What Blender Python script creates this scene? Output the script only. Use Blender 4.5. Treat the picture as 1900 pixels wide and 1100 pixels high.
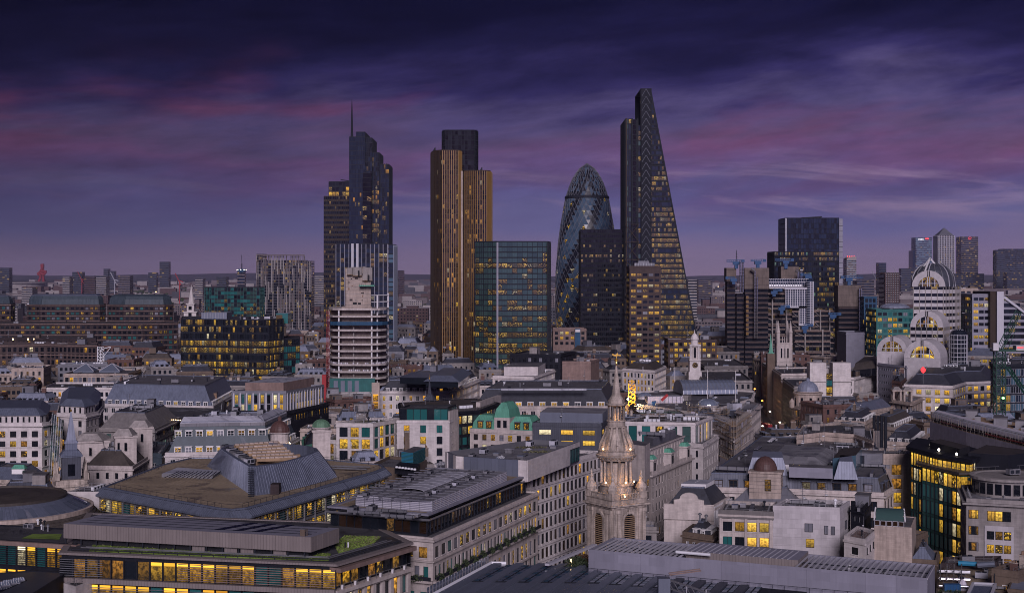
import bpy,math,random
from mathutils import Vector,Matrix
from math import pi,sin,cos,radians,atan2,sqrt
for o in list(bpy.data.objects):
 bpy.data.objects.remove(o)
sc = bpy.context.scene
C = sc.collection
# camera
F,CX,HY,CZ = 2700.0,950.0,505.0,85.0
cam = bpy.data.cameras.new('camera')
cam.sensor_width = 36.0
cam.lens = 36.0*F/1900.0
cam.shift_y = (HY-550.0)/1900.0
cam.clip_start = 1.0
cam.clip_end = 60000.0
camo = bpy.data.objects.new('camera',cam)
camo.location = (0,0,CZ)
camo.rotation_euler = (radians(90),0,0)
C.objects.link(camo)
sc.camera = camo
# sky, sun, exposure
SUN_AZ,SUN_EL = radians(3),radians(23)      # afterglow behind the camera, in the west
w = bpy.data.worlds.new('World')
sc.world = w
w.use_nodes = True
nt = w.node_tree
nt.nodes.clear()
def node(t,kind,ins=None,**kw):
 n = t.nodes.new(kind)
 for k,v in kw.items():
  setattr(n,k,v)
 for k,v in (ins or {}).items():
  s = n.inputs[k]
  if isinstance(v,bpy.types.NodeSocket):
   t.links.new(v,s)
  else:
   s.default_value = v
 return n
def math_(t,op,a,b=0.0,c=None,clamp=False):
 ins = {0: a,1: b}
 if c is not None:
  ins[2] = c
 n = node(t,'ShaderNodeMath',ins,operation=op)
 n.use_clamp = clamp
 return n.outputs[0]
def maprange(t,v,a,b,c=0.0,d=1.0,smooth=True):
 n = node(t,'ShaderNodeMapRange',{0: v,1: a,2: b,3: c,4: d})
 n.interpolation_type = 'SMOOTHSTEP' if smooth else 'LINEAR'
 return n.outputs[0]
def mixc(t,f,a,b,mode='MIX'):
 n = t.nodes.new('ShaderNodeMix')
 n.data_type = 'RGBA'
 n.blend_type = mode
 n.clamp_factor = True
 for i,v in ((0,f),(6,a),(7,b)):
  if isinstance(v,bpy.types.NodeSocket):
   t.links.new(v,n.inputs[i])
  else:
   n.inputs[i].default_value = v if i == 0 else (*v[:3],1.0)
 return n.outputs[2]
def lin(r,g,b):
 f = lambda c: (c/255.0/12.92) if c <= 10 else ((c/255.0+0.055)/1.055) ** 2.4
 return (f(r),f(g),f(b))
def ramp(t,fac,stops):
 n = t.nodes.new('ShaderNodeValToRGB')
 e = n.color_ramp.elements
 while len(e) < len(stops):
  e.new(0.5)
 for k,(p,c) in enumerate(stops):
  e[k].position = p
  e[k].color = (*c,1)
 t.links.new(fac,n.inputs[0])
 return n.outputs[0]
tc = nt.nodes.new('ShaderNodeTexCoord')
nrm = node(nt,'ShaderNodeVectorMath',{0: tc.outputs['Generated']},operation='NORMALIZE').outputs[0]
sep = node(nt,'ShaderNodeSeparateXYZ',{0: nrm})
sx,sy,sz = sep.outputs[0],sep.outputs[1],sep.outputs[2]
def sky_noise(ax,az,off,scale=1.0,detail=5.0,rough=0.55,dist=0.6,slope=0.0):
 zz = math_(nt,'MULTIPLY_ADD',sx,slope,sz) if slope else sz
 vx = math_(nt,'MULTIPLY_ADD',sx,ax,off)
 vy = math_(nt,'MULTIPLY',sy,ax)
 vz = math_(nt,'MULTIPLY',zz,az)
 v = node(nt,'ShaderNodeCombineXYZ',{0: vx,1: vy,2: vz}).outputs[0]
 return node(nt,'ShaderNodeTexNoise',{'Vector': v,'Scale': scale,'Detail': detail,'Roughness': rough,'Distortion': dist}).outputs[0]
n1 = sky_noise(3.0,14.0,53.1,slope=-0.10,dist=0.7)
n2 = sky_noise(7.0,30.0,44.7,detail=7.0,slope=-0.12,rough=0.60,dist=0.3)
n3 = sky_noise(2.6,10.0,12.2,detail=6.0,dist=0.5,slope=-0.08)
n4 = sky_noise(7.0,58.0,81.9,detail=7.0,slope=0.06,rough=0.62)
zw = math_(nt,'MULTIPLY',math_(nt,'ADD',math_(nt,'MULTIPLY_ADD',n1,0.085,-0.0425),math_(nt,'MULTIPLY_ADD',n2,0.075,-0.0375)),maprange(nt,sz,0.0,0.07))
el = math_(nt,'MULTIPLY',math_(nt,'ADD',sz,zw),4.0,clamp=True)
c = ramp(nt,el,[
 (0.0,lin(122,103,126)),(0.05,lin(112,97,127)),(0.12,lin(90,87,129)),(0.20,lin(80,75,119)),(0.27,lin(84,68,110)),(0.33,lin(90,67,106)),
 (0.38,lin(82,68,104)),(0.44,lin(72,64,104)),(0.52,lin(44,39,82)),(0.60,lin(25,23,58)),(0.72,lin(13,13,42)),(1.0,lin(8,10,33))])
rose = math_(nt,'MULTIPLY',maprange(nt,n3,0.50,0.68),math_(nt,'MULTIPLY',maprange(nt,sz,0.06,0.10),maprange(nt,sz,0.165,0.115)))
c = mixc(nt,math_(nt,'MULTIPLY',rose,0.6),c,lin(118,62,92))
streak = math_(nt,'MULTIPLY',maprange(nt,n4,0.45,0.70),math_(nt,'MULTIPLY',maprange(nt,sz,0.028,0.045),maprange(nt,sz,0.09,0.062)))
c = mixc(nt,math_(nt,'MULTIPLY',streak,maprange(nt,sx,-0.25,0.22,0.10,0.5)),c,lin(146,122,146))
dark = math_(nt,'MULTIPLY',maprange(nt,n3,0.46,0.30),maprange(nt,sz,0.04,0.12))
c = mixc(nt,math_(nt,'MULTIPLY',dark,0.5),c,lin(25,22,56))
n5 = sky_noise(16.0,75.0,12.3,detail=8.0,slope=-0.1,rough=0.65,dist=0.2)
fine = math_(nt,'MULTIPLY_ADD',math_(nt,'MULTIPLY',math_(nt,'SUBTRACT',n5,0.5),maprange(nt,sz,0.02,0.07)),1.1,1.0)
c = node(nt,'ShaderNodeVectorMath',{0: c,3: fine},operation='SCALE').outputs[0]
side = maprange(nt,sx,-0.42,0.10,0.62,1.2)       # a little brighter towards the south
c = node(nt,'ShaderNodeVectorMath',{0: c,3: side},operation='SCALE').outputs[0]
nish = nt.nodes.new('ShaderNodeTexSky')
nish.sky_type = 'NISHITA'
nish.sun_disc = False
nish.sun_elevation = radians(1.5)
nish.sun_rotation = pi-SUN_AZ
nish.dust_density = 2.0
west = maprange(nt,sy,0.25,-0.75)
c = node(nt,'ShaderNodeVectorMath',{0: c,3: math_(nt,'MULTIPLY_ADD',west,0.6,1.0)},operation='SCALE').outputs[0]
c = mixc(nt,west,c,mixc(nt,1.0,c,(0.60,0.90,1.5),'MULTIPLY'))
glow = node(nt,'ShaderNodeVectorMath',{0: nish.outputs[0],3: math_(nt,'MULTIPLY',west,0.010)},operation='SCALE').outputs[0]
tot = node(nt,'ShaderNodeVectorMath',{0: c,1: glow},operation='ADD').outputs[0]
bg = node(nt,'ShaderNodeBackground',{0: tot,1: 1.0})
wo = nt.nodes.new('ShaderNodeOutputWorld')
nt.links.new(bg.outputs[0],wo.inputs[0])
sun = bpy.data.lights.new('sun','SUN')
sun.energy = 2.8
sun.angle = radians(22)
sun.color = (0.96,0.855,0.98)
suno = bpy.data.objects.new('sun',sun)
suno.rotation_euler = (Vector((sin(SUN_AZ)*cos(SUN_EL),-cos(SUN_AZ)*cos(SUN_EL),sin(SUN_EL)))).to_track_quat('Z','Y').to_euler()
C.objects.link(suno)
sc.view_settings.view_transform = 'Standard'
sc.view_settings.look = 'None'
sc.view_settings.exposure = 0.0
sc.view_settings.gamma = 1.0
sc.cycles.use_denoising = True
sc.cycles.filter_width = 1.0
sc.cycles.max_bounces = 5
sc.cycles.diffuse_bounces = 2
sc.cycles.glossy_bounces = 3
sc.cycles.transmission_bounces = 4
sc.cycles.volume_bounces = 0
sc.cycles.caustics_reflective = False
sc.cycles.caustics_refractive = False
sc.cycles.sample_clamp_indirect = 4.0
# materials
MATS = {}
def newmat(name):
 m = bpy.data.materials.new(name)
 m.use_nodes = True
 t = m.node_tree
 b = t.nodes['Principled BSDF']
 MATS[name] = m
 return m,t,b
def wall_group():
 g = bpy.data.node_groups.new('wall_coordinates','ShaderNodeTree')
 g.interface.new_socket('Vector',in_out='OUTPUT',socket_type='NodeSocketVector')
 ge = g.nodes.new('ShaderNodeNewGeometry')
 tn = node(g,'ShaderNodeVectorMath',{0: (0,0,1),1: ge.outputs['True Normal']},operation='CROSS_PRODUCT').outputs[0]
 tn = node(g,'ShaderNodeVectorMath',{0: tn},operation='NORMALIZE').outputs[0]
 u = node(g,'ShaderNodeVectorMath',{0: ge.outputs['Position'],1: tn},operation='DOT_PRODUCT').outputs['Value']
 z = node(g,'ShaderNodeSeparateXYZ',{0: ge.outputs['Position']}).outputs[2]
 v = node(g,'ShaderNodeCombineXYZ',{0: u,1: z}).outputs[0]
 o = g.nodes.new('NodeGroupOutput')
 g.links.new(v,o.inputs[0])
 return g
WG = wall_group()
def surf(name,col,rough=0.8,var=0.22,scale=0.25,metal=0.0,joint=None,jamt=0.35,seam=None,streak=0.25,spec=0.3,sheet=None):
 """A weathered surface: broad and fine blotches, rain streaks, optional masonry joints or standing seams."""
 m,t,b = newmat(name)
 ge = t.nodes.new('ShaderNodeNewGeometry')
 pos = ge.outputs['Position']
 n = node(t,'ShaderNodeTexNoise',{'Vector': pos,'Scale': scale,'Detail': 8.0,'Roughness': 0.65}).outputs[0]
 k = maprange(t,n,0.25,0.75,1.0-var,1.0+var,False)
 if streak:
  sv = node(t,'ShaderNodeVectorMath',{0: pos,1: (0.9,0.9,0.09)},operation='MULTIPLY').outputs[0]
  s = node(t,'ShaderNodeTexNoise',{'Vector': sv,'Scale': 1.0,'Detail': 5.0,'Roughness': 0.7}).outputs[0]
  k = math_(t,'MULTIPLY',k,maprange(t,s,0.35,0.7,1.0,1.0-streak))
 oi = t.nodes.new('ShaderNodeObjectInfo')
 k = math_(t,'MULTIPLY',k,maprange(t,oi.outputs['Random'],0,1,0.92,1.08,False))
 c = node(t,'ShaderNodeVectorMath',{0: (*col,),3: k},operation='SCALE').outputs[0]
 wv = None
 if joint or seam:
  wv = t.nodes.new('ShaderNodeGroup')
  wv.node_tree = WG
  wv = wv.outputs[0]
 if joint:
  br = node(t,'ShaderNodeTexBrick',{'Vector': wv,'Color1': (1,1,1,1),'Color2': (0.86,0.86,0.86,1),'Mortar': (1-jamt,)*3+(1,),
           'Scale': 1.0,'Mortar Size': joint[2],'Brick Width': joint[0],'Row Height': joint[1]})
  c = mixc(t,1.0,c,br.outputs[0],'MULTIPLY')
 if seam:
  sxz = node(t,'ShaderNodeSeparateXYZ',{0: wv}).outputs[0]
  fr = math_(t,'FRACT',math_(t,'DIVIDE',sxz,seam))
  ed = math_(t,'LESS_THAN',fr,0.16)
  c = mixc(t,math_(t,'MULTIPLY',ed,0.4),c,tuple(x*0.45 for x in col))
  bp = node(t,'ShaderNodeBump',{'Strength': 0.5,'Distance': 0.06,'Height': ed})
  t.links.new(bp.outputs[0],b.inputs['Normal'])
 if sheet:
  pv = node(t,'ShaderNodeVectorMath',{0: node(t,'ShaderNodeVectorRotate',{'Vector': pos,'Angle': 0.35},rotation_type='Z_AXIS').outputs[0],1: (1,1,0)},operation='MULTIPLY').outputs[0]
  br = node(t,'ShaderNodeTexBrick',{'Vector': pv,'Color1': (1.12,1.12,1.12,1),'Color2': (0.72,0.72,0.74,1),'Mortar': (0.55,0.55,0.55,1),'Scale': 1.0,'Mortar Size': 0.05,'Brick Width': sheet[0],'Row Height': sheet[1]})
  c = mixc(t,0.75,c,mixc(t,1.0,c,br.outputs[0],'MULTIPLY'))
  st = node(t,'ShaderNodeTexNoise',{'Vector': pos,'Scale': 0.13,'Detail': 7.0,'Roughness': 0.72,'Distortion': 0.8}).outputs[0]
  wet = maprange(t,st,0.53,0.60)
  c = mixc(t,math_(t,'MULTIPLY',wet,0.55),c,tuple(x*0.4 for x in col))
  t.links.new(maprange(t,wet,0,1,rough,rough*0.4,False),b.inputs['Roughness'])
 else:
  b.inputs['Roughness'].default_value = rough
 t.links.new(c,b.inputs['Base Color'])
 b.inputs['Metallic'].default_value = metal
 b.inputs['Specular IOR Level'].default_value = spec
 return m
def glass(name,col,rough=0.07,ior=1.9,blind=0.0):
 m,t,b = newmat(name)
 uv = t.nodes.new('ShaderNodeUVMap')
 oi = t.nodes.new('ShaderNodeObjectInfo')
 fl = node(t,'ShaderNodeVectorMath',{0: uv.outputs[0]},operation='FLOOR').outputs[0]
 off = node(t,'ShaderNodeVectorMath',{0: fl,1: oi.outputs['Location']},operation='ADD').outputs[0]
 wn = node(t,'ShaderNodeTexWhiteNoise',{'Vector': off}).outputs[0]
 k = maprange(t,wn,0,1,0.75,1.3,False)
 c = node(t,'ShaderNodeVectorMath',{0: (*col,),3: k},operation='SCALE').outputs[0]
 t.links.new(c,b.inputs['Base Color'])
 t.links.new(maprange(t,wn,0,1,rough*0.6,rough*1.8,False),b.inputs['Roughness'])
 b.inputs['IOR'].default_value = ior
 ge = t.nodes.new('ShaderNodeNewGeometry')
 nz = node(t,'ShaderNodeTexNoise',{'Vector': ge.outputs['Position'],'Scale': 0.35,'Detail': 2.0}).outputs[0]
 bp = node(t,'ShaderNodeBump',{'Strength': 0.04,'Distance': 0.5,'Height': nz})
 t.links.new(bp.outputs[0],b.inputs['Normal'])
 return m
def lit(name,col,strength,ceil=0.6,lo=0.40,hi=0.58,floor_=0.08,body=1.0):
 """A lit room behind glass: bright ceiling lights, blotches of furniture, each pane at its own brightness."""
 m,t,b = newmat(name)
 uv = t.nodes.new('ShaderNodeUVMap')
 oi = t.nodes.new('ShaderNodeObjectInfo')
 fl = node(t,'ShaderNodeVectorMath',{0: uv.outputs[0]},operation='FLOOR').outputs[0]
 fr = node(t,'ShaderNodeVectorMath',{0: uv.outputs[0]},operation='FRACTION').outputs[0]
 off = node(t,'ShaderNodeVectorMath',{0: fl,1: oi.outputs['Location']},operation='ADD').outputs[0]
 wn = node(t,'ShaderNodeTexWhiteNoise',{'Vector': off})
 q = node(t,'ShaderNodeVectorMath',{0: off,3: 3.7},operation='SCALE').outputs[0]
 q = node(t,'ShaderNodeVectorMath',{0: node(t,'ShaderNodeVectorMath',{0: fr,1: (4.2,4.6,1)},operation='MULTIPLY').outputs[0],1: q},operation='ADD').outputs[0]
 n = node(t,'ShaderNodeTexNoise',{'Vector': q,'Scale': 1.0,'Detail': 3.0,'Roughness': 0.6}).outputs[0]
 blot = maprange(t,n,lo,hi,floor_,1.0)
 fy = node(t,'ShaderNodeSeparateXYZ',{0: fr}).outputs[1]
 blot = math_(t,'MULTIPLY',blot,maprange(t,fy,0.0,0.75,0.45*body,body))
 ce = math_(t,'MULTIPLY',maprange(t,fy,0.74,0.84),ceil)
 k = math_(t,'MAXIMUM',blot,ce)
 k = math_(t,'MULTIPLY',k,maprange(t,wn.outputs[0],0,1,0.4,1.25,False))
 hr_ = node(t,'ShaderNodeSeparateColor',{0: wn.outputs[1]}).outputs[1]
 hue = mixc(t,maprange(t,hr_,0,.8,0,1,False),col,(col[0],col[1]*0.84,col[2]*0.8))
 hue = mixc(t,math_(t,'GREATER_THAN',hr_,0.86),hue,(0.95,0.80,0.50))
 t.links.new(hue,b.inputs['Emission Color'])
 t.links.new(math_(t,'MULTIPLY',k,strength),b.inputs['Emission Strength'])
 b.inputs['Base Color'].default_value = (0.025,0.022,0.015,1)
 b.inputs['Roughness'].default_value = 0.12
 b.inputs['IOR'].default_value = 1.7
 return m
def emit(name,col,strength):
 m,t,b = newmat(name)
 b.inputs['Base Color'].default_value = (*[x*0.5 for x in col],1)
 b.inputs['Emission Color'].default_value = (*col,1)
 b.inputs['Emission Strength'].default_value = strength
 return m
ASH = (1.3,0.45,0.014)
surf('stone',(0.49,0.43,0.41),joint=ASH,jamt=0.22)
surf('stone_pale',(0.58,0.53,0.525),joint=ASH,jamt=0.16,streak=0.16)
surf('stone_warm',(0.45,0.365,0.32),joint=ASH,jamt=0.25,streak=0.35)
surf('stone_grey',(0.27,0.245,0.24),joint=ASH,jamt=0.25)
surf('stone_old',(0.47,0.395,0.345),joint=(0.9,0.4,0.02),jamt=0.35,streak=0.55,var=0.35,scale=0.5)
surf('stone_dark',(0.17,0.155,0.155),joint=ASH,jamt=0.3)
surf('granite_brown',(0.075,0.052,0.05),joint=(1.5,0.75,0.02),jamt=0.3)
surf('granite_pink',(0.24,0.165,0.145),joint=(1.5,0.75,0.02),jamt=0.3)
surf('concrete',(0.30,0.27,0.26),var=0.3,streak=0.35)
surf('concrete_brown',(0.16,0.125,0.11),var=0.25,streak=0.3,joint=(3.2,3.6,0.03))
surf('white_panel',(0.45,0.42,0.44),var=0.08,streak=0.1,joint=(1.2,1.2,0.02),jamt=0.2)
surf('white_paint',(0.60,0.58,0.60),var=0.08,streak=0.12)
surf('brick_brown',(0.15,0.11,0.085),joint=(0.45,0.15,0.012),jamt=0.3,var=0.3)
surf('brick_red',(0.135,0.075,0.065),joint=(0.45,0.15,0.012),jamt=0.3,var=0.25)
surf('brick_dark',(0.038,0.026,0.028),joint=(0.9,0.3,0.012),jamt=0.3)
surf('terracotta',(0.27,0.175,0.12),joint=(1.0,0.5,0.015))
surf('clad_grey',(0.17,0.17,0.20),rough=0.5,var=0.08,streak=0.12,metal=0.2,joint=(2.4,9.0,0.03))
surf('clad_blue',(0.145,0.16,0.21),rough=0.45,var=0.08,streak=0.1,metal=0.3)
surf('clad_tan',(0.20,0.17,0.165),rough=0.55,var=0.08,streak=0.15,seam=0.6)
surf('clad_lilac',(0.235,0.23,0.285),rough=0.5,var=0.07,streak=0.1,joint=(3.0,1.5,0.02),jamt=0.12)
surf('clad_dark',(0.014,0.015,0.022),rough=0.65,var=0.15,spec=0.1)
surf('lead',(0.155,0.175,0.24),rough=0.45,var=0.15,metal=0.35,seam=0.7)
surf('lead_pale',(0.23,0.25,0.33),rough=0.5,var=0.15,metal=0.05,seam=0.7)
surf('zinc_dark',(0.075,0.08,0.105),rough=0.5,var=0.15,metal=0.3,seam=0.7)
surf('slate',(0.04,0.042,0.056),rough=0.55,var=0.3,joint=(0.5,0.3,0.02),jamt=0.3)
surf('slate_brown',(0.075,0.062,0.055),rough=0.6,var=0.3,joint=(0.5,0.3,0.02))
surf('slate_teal',(0.055,0.075,0.095),rough=0.5,var=0.2,joint=(0.5,0.3,0.02))
surf('copper',(0.11,0.33,0.235),rough=0.6,var=0.25,seam=0.6)
surf('copper_dull',(0.10,0.19,0.12),rough=0.6,var=0.35,seam=0.6)
surf('copper_brown',(0.095,0.05,0.045),rough=0.5,var=0.2,seam=0.8)
surf('felt',(0.105,0.10,0.11),var=0.3,streak=0,scale=0.15,sheet=(7.0,1.6))
surf('felt_dark',(0.055,0.053,0.06),var=0.3,streak=0,scale=0.15,sheet=(7.0,1.6))
surf('felt_pale',(0.185,0.18,0.20),var=0.2,streak=0,scale=0.15,sheet=(7.0,1.6))
surf('membrane',(0.37,0.37,0.42),var=0.14,streak=0,scale=0.2,rough=0.55,sheet=(9.0,2.2))
surf('gravel',(0.27,0.21,0.145),var=0.35,streak=0,scale=1.3,sheet=(14.0,9.0))
surf('sedum',(0.13,0.19,0.035),var=0.6,streak=0,scale=0.35)
surf('moss',(0.11,0.105,0.055),var=0.5,streak=0,scale=0.6)
surf('metal',(0.34,0.34,0.37),rough=0.35,metal=0.7,var=0.12,streak=0.1)
surf('metal_dark',(0.018,0.02,0.028),rough=0.6,metal=0.0,var=0.15,streak=0,spec=0.1)
surf('steel_bright',(0.62,0.58,0.58),rough=0.25,metal=0.9,var=0.08,streak=0)
surf('frame_dark',(0.018,0.018,0.022),rough=0.7,var=0.1,streak=0,spec=0.1)
surf('frame_white',(0.72,0.70,0.70),rough=0.4,var=0.06,streak=0)
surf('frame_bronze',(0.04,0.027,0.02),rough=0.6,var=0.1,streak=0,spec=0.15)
surf('fin_white',(0.44,0.43,0.48),rough=0.4,var=0.06,streak=0.05)
surf('fin_afterglow',(0.22,0.125,0.04),rough=0.45,var=0.1,streak=0,metal=0.1)  # the afterglow's gold sheen on the fins, put into their colour
surf('pipe_white',(0.66,0.66,0.70),rough=0.35,var=0.08,streak=0)
surf('crane_blue',(0.012,0.06,0.16),rough=0.4,var=0.15,streak=0)
surf('crane_green',(0.012,0.05,0.035),rough=0.5,var=0.2,streak=0)
surf('crane_yellow',(0.62,0.33,0.03),rough=0.45,var=0.15,streak=0)
surf('hoarding_blue',(0.02,0.17,0.30),rough=0.6,var=0.1,streak=0.1)
surf('net_green',(0.03,0.13,0.125),rough=0.7,var=0.25,streak=0.2)
surf('net_blue',(0.02,0.07,0.14),rough=0.7,var=0.25,streak=0.2)
surf('sheeting',(0.52,0.48,0.55),rough=0.7,var=0.2,streak=0.15,scale=0.5)
surf('scaffold',(0.22,0.19,0.17),rough=0.6,var=0.3,streak=0)
surf('timber',(0.30,0.20,0.12),rough=0.7,var=0.3,streak=0.2)
surf('red_paint',(0.30,0.02,0.025),rough=0.5,var=0.15,streak=0.1)
surf('asphalt',(0.045,0.043,0.046),var=0.25,streak=0,scale=0.4)
surf('pavement',(0.17,0.155,0.15),var=0.2,streak=0,joint=(0.9,0.6,0.02))
surf('far_wall',(0.14,0.115,0.12),var=0.2,scale=0.05)
surf('far_pale',(0.29,0.26,0.26),var=0.15,scale=0.05)
surf('far_brick',(0.09,0.055,0.055),var=0.2,scale=0.05)
surf('far_dark',(0.07,0.07,0.085),var=0.2,scale=0.05)
surf('far_roof',(0.075,0.072,0.085),var=0.25,streak=0,scale=0.05)
surf('far_roof_pale',(0.26,0.26,0.30),var=0.2,streak=0,scale=0.05)
surf('bark',(0.05,0.035,0.025),streak=0)
surf('leaf',(0.035,0.05,0.022),var=0.5,streak=0,scale=1.5)
surf('leaf_dry',(0.10,0.05,0.025),var=0.4,streak=0,scale=1.5)
surf('gold',(0.75,0.45,0.10),rough=0.3,metal=0.9,streak=0)
surf('clock_black',(0.01,0.01,0.012),streak=0)
glass('dark',(0.010,0.013,0.019),ior=1.45)
glass('black',(0.005,0.006,0.010),ior=1.4)
glass('blue',(0.012,0.020,0.040),ior=1.5)
glass('teal',(0.034,0.066,0.062),ior=1.7)
glass('teal_deep',(0.018,0.105,0.105),ior=1.7)
glass('ice',(0.05,0.095,0.135),ior=1.6)
glass('bronze',(0.025,0.013,0.007),ior=1.6)
glass('skin_blue',(0.038,0.07,0.115),rough=0.55,ior=1.45)
glass('skin_dark',(0.008,0.010,0.016),rough=0.3,ior=1.45)
glass('teal_clad',(0.03,0.20,0.20),rough=0.2,ior=1.6)
glass('blind',(0.15,0.15,0.18),rough=0.3,ior=1.5)
glass('roof_glass',(0.13,0.15,0.20),rough=0.12,ior=2.3)
YEL = (1.0,0.60,0.055)
lit('lit',YEL,0.9,lo=0.34,hi=0.66,floor_=0.16)
lit('bright',(1.0,0.64,0.09),1.2,ceil=1.0,lo=0.28,hi=0.66,floor_=0.3)
lit('dim',(1.0,0.50,0.07),0.42,ceil=0.3,lo=0.36,hi=0.66,floor_=0.12)
lit('spot',YEL,1.2,ceil=0.0,lo=0.50,hi=0.66,floor_=0.02)
lit('tower_lit',(1.0,0.64,0.12),0.6,ceil=0.5,lo=0.46,hi=0.62,floor_=0.05)
lit('tower_dim',(1.0,0.58,0.14),0.20,ceil=0.5,lo=0.46,hi=0.6,floor_=0.1)
lit('tower_spot',(1.0,0.66,0.14),0.75,ceil=0.0,lo=0.54,hi=0.62,floor_=0.02)
lit('amber',(1.0,0.50,0.035),1.15,ceil=1.0,lo=0.42,hi=0.66,floor_=0.12)
lit('strip',(1.0,0.54,0.045),1.7,ceil=1.0,lo=0.36,hi=0.7,floor_=0.15,body=0.36)
lit('lit_teal',(0.35,0.75,0.55),0.30,ceil=0.5)
lit('lit_violet',(0.4,0.3,0.9),0.4,ceil=0.5)
lit('lit_sunset_glow',(1.0,0.47,0.05),0.5,ceil=0.6,lo=0.3,hi=0.7,floor_=0.4)  # lit rooms and the sunset's reflection together, put in as emission
emit('lamp',(1.0,0.72,0.38),6.0)
emit('lamp_orange',(1.0,0.33,0.05),7.0)
emit('lamp_white',(1.0,0.86,0.72),7.0)
emit('lamp_red',(1.0,0.05,0.04),4.0)
emit('sign_red',(0.9,0.05,0.06),1.6)
emit('sign_white',(0.9,0.9,0.95),1.2)
emit('lamp_green',(0.3,1.0,0.25),5.0)
# helpers
def V(x,y,z=0.0):
 return Vector((x,y,z))
def G(px,py,h):
 """The point at height h that the photograph shows at (px, py)."""
 d = (CZ-h)*F/(py-HY)
 return Vector(((px-CX)/F*d,d,h))
def X(px,d):
 return (px-CX)/F*d
def Z(py,d):
 return CZ+(HY-py)/F*d
def rand(seed):
 return random.Random(seed)
class MB:
 """Collects faces with their materials and links them as one mesh object."""
 def __init__(s):
  s.v,s.f,s.m,s.names,s.uv = [],[],[],[],{}
 def mi(s,mat):
  if mat not in s.names:
   s.names.append(mat)
  return s.names.index(mat)
 def face(s,pts,mat,uv=None):
  k = len(s.v)
  s.v.extend(pts)
  if uv is not None:
   s.uv[len(s.f)] = uv
  s.f.append(tuple(range(k,k+len(pts))))
  s.m.append(s.mi(mat))
 def cell(s,o,a,b,c,mat,skip='',top=None):
  """A box from corner o along a, b, c (Vectors)."""
  p = [o,o+a,o+a+b,o+b,o+c,o+a+c,o+a+b+c,o+b+c]
  k = len(s.v)
  s.v.extend(p)
  i = s.mi(mat)
  for key,q in (('b',(0,3,2,1)),('t',(4,5,6,7)),('f',(0,1,5,4)),('r',(1,2,6,5)),('k',(2,3,7,6)),('l',(3,0,4,7))):
   if key in skip:
    continue
   s.f.append(tuple(k+j for j in q))
   s.m.append(s.mi(top) if (top and key == 't') else i)
 def box(s,x0,x1,y0,y1,z0,z1,mat,skip='',top=None):
  s.cell(V(x0,y0,z0),V(x1-x0,0,0),V(0,y1-y0,0),V(0,0,z1-z0),mat,skip,top)
 def rbox(s,c,ang,sx,sy,z0,z1,mat,top=None,skip=''):
  """A box of size sx by sy centred on c (x, y), turned by ang."""
  u,n = V(cos(ang),sin(ang)),V(-sin(ang),cos(ang))
  s.cell(V(c[0],c[1],z0)-u*sx/2-n*sy/2,u*sx,n*sy,V(0,0,z1-z0),mat,skip,top)
 def prism(s,poly,z0,z1,mat,top=None,bottom=False,sides=True):
  n = len(poly)
  k = len(s.v)
  s.v.extend([V(p[0],p[1],z0) for p in poly])
  s.v.extend([V(p[0],p[1],z1) for p in poly])
  i = s.mi(mat)
  if sides:
   for j in range(n):
    q = (j+1) % n
    s.f.append((k+j,k+q,k+n+q,k+n+j))
    s.m.append(i)
  if top is not False:
   s.f.append(tuple(k+n+j for j in range(n)))
   s.m.append(s.mi(top or mat))
  if bottom:
   s.f.append(tuple(k+j for j in range(n-1,-1,-1)))
   s.m.append(i)
 def loft(s,rings,mat,cap=True,closed=True):
  """Skin between successive rings (lists of the same number of points)."""
  n = len(rings[0])
  k = len(s.v)
  for r in rings:
   s.v.extend(r)
  i = s.mi(mat)
  for a in range(len(rings)-1):
   for j in range(n if closed else n-1):
    q = (j+1) % n
    s.f.append((k+a*n+j,k+a*n+q,k+(a+1)*n+q,k+(a+1)*n+j))
    s.m.append(i)
  if cap and closed:
   s.f.append(tuple(k+(len(rings)-1)*n+j for j in range(n)))
   s.m.append(i)
 def lathe(s,c,prof,mat,seg=16,rot=0.0,cap=True):
  s.loft([[V(c[0]+r*cos(rot+2*pi*j/seg),c[1]+r*sin(rot+2*pi*j/seg),z) for j in range(seg)] for r,z in prof],mat,cap)
 def tube(s,a,b,r,mat,seg=6,cap=False):
  a,b = Vector(a),Vector(b)
  d = (b-a)
  if d.length < 1e-6:
   return
  q = d.to_track_quat('Z','Y')
  ring = [q @ V(r*cos(2*pi*j/seg),r*sin(2*pi*j/seg)) for j in range(seg)]
  s.loft([[a+p for p in ring],[b+p for p in ring]],mat,cap)
 def bar(s,a,b,w,h,mat):
  """A rectangular bar from a to b, w across and h high."""
  a,b = Vector(a),Vector(b)
  d = b-a
  side = d.cross(V(0,0,1))
  side = V(1,0,0) if side.length < 1e-5 else side.normalized()
  up = side.cross(d).normalized()
  s.cell(a-side*w/2-up*h/2,side*w,d,up*h,mat)
 def mesh(s,name,org):
  me = bpy.data.meshes.new(name)
  ox,oy,oz = org
  me.from_pydata([(p[0]-ox,p[1]-oy,p[2]-oz) for p in s.v],[],s.f)
  for n in s.names:
   me.materials.append(MATS[n])
  me.polygons.foreach_set('material_index',s.m)
  if s.uv:
   ul = me.uv_layers.new(name='UVMap')
   arr = [0.0]*(2*len(me.loops))
   pos = 0
   for fi,fc in enumerate(s.f):
    u = s.uv.get(fi)
    if u:
     for j,(a,b) in enumerate(u):
      arr[2*(pos+j)] = a
      arr[2*(pos+j)+1] = b
    pos += len(fc)
   ul.data.foreach_set('uv',arr)
  return me
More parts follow.
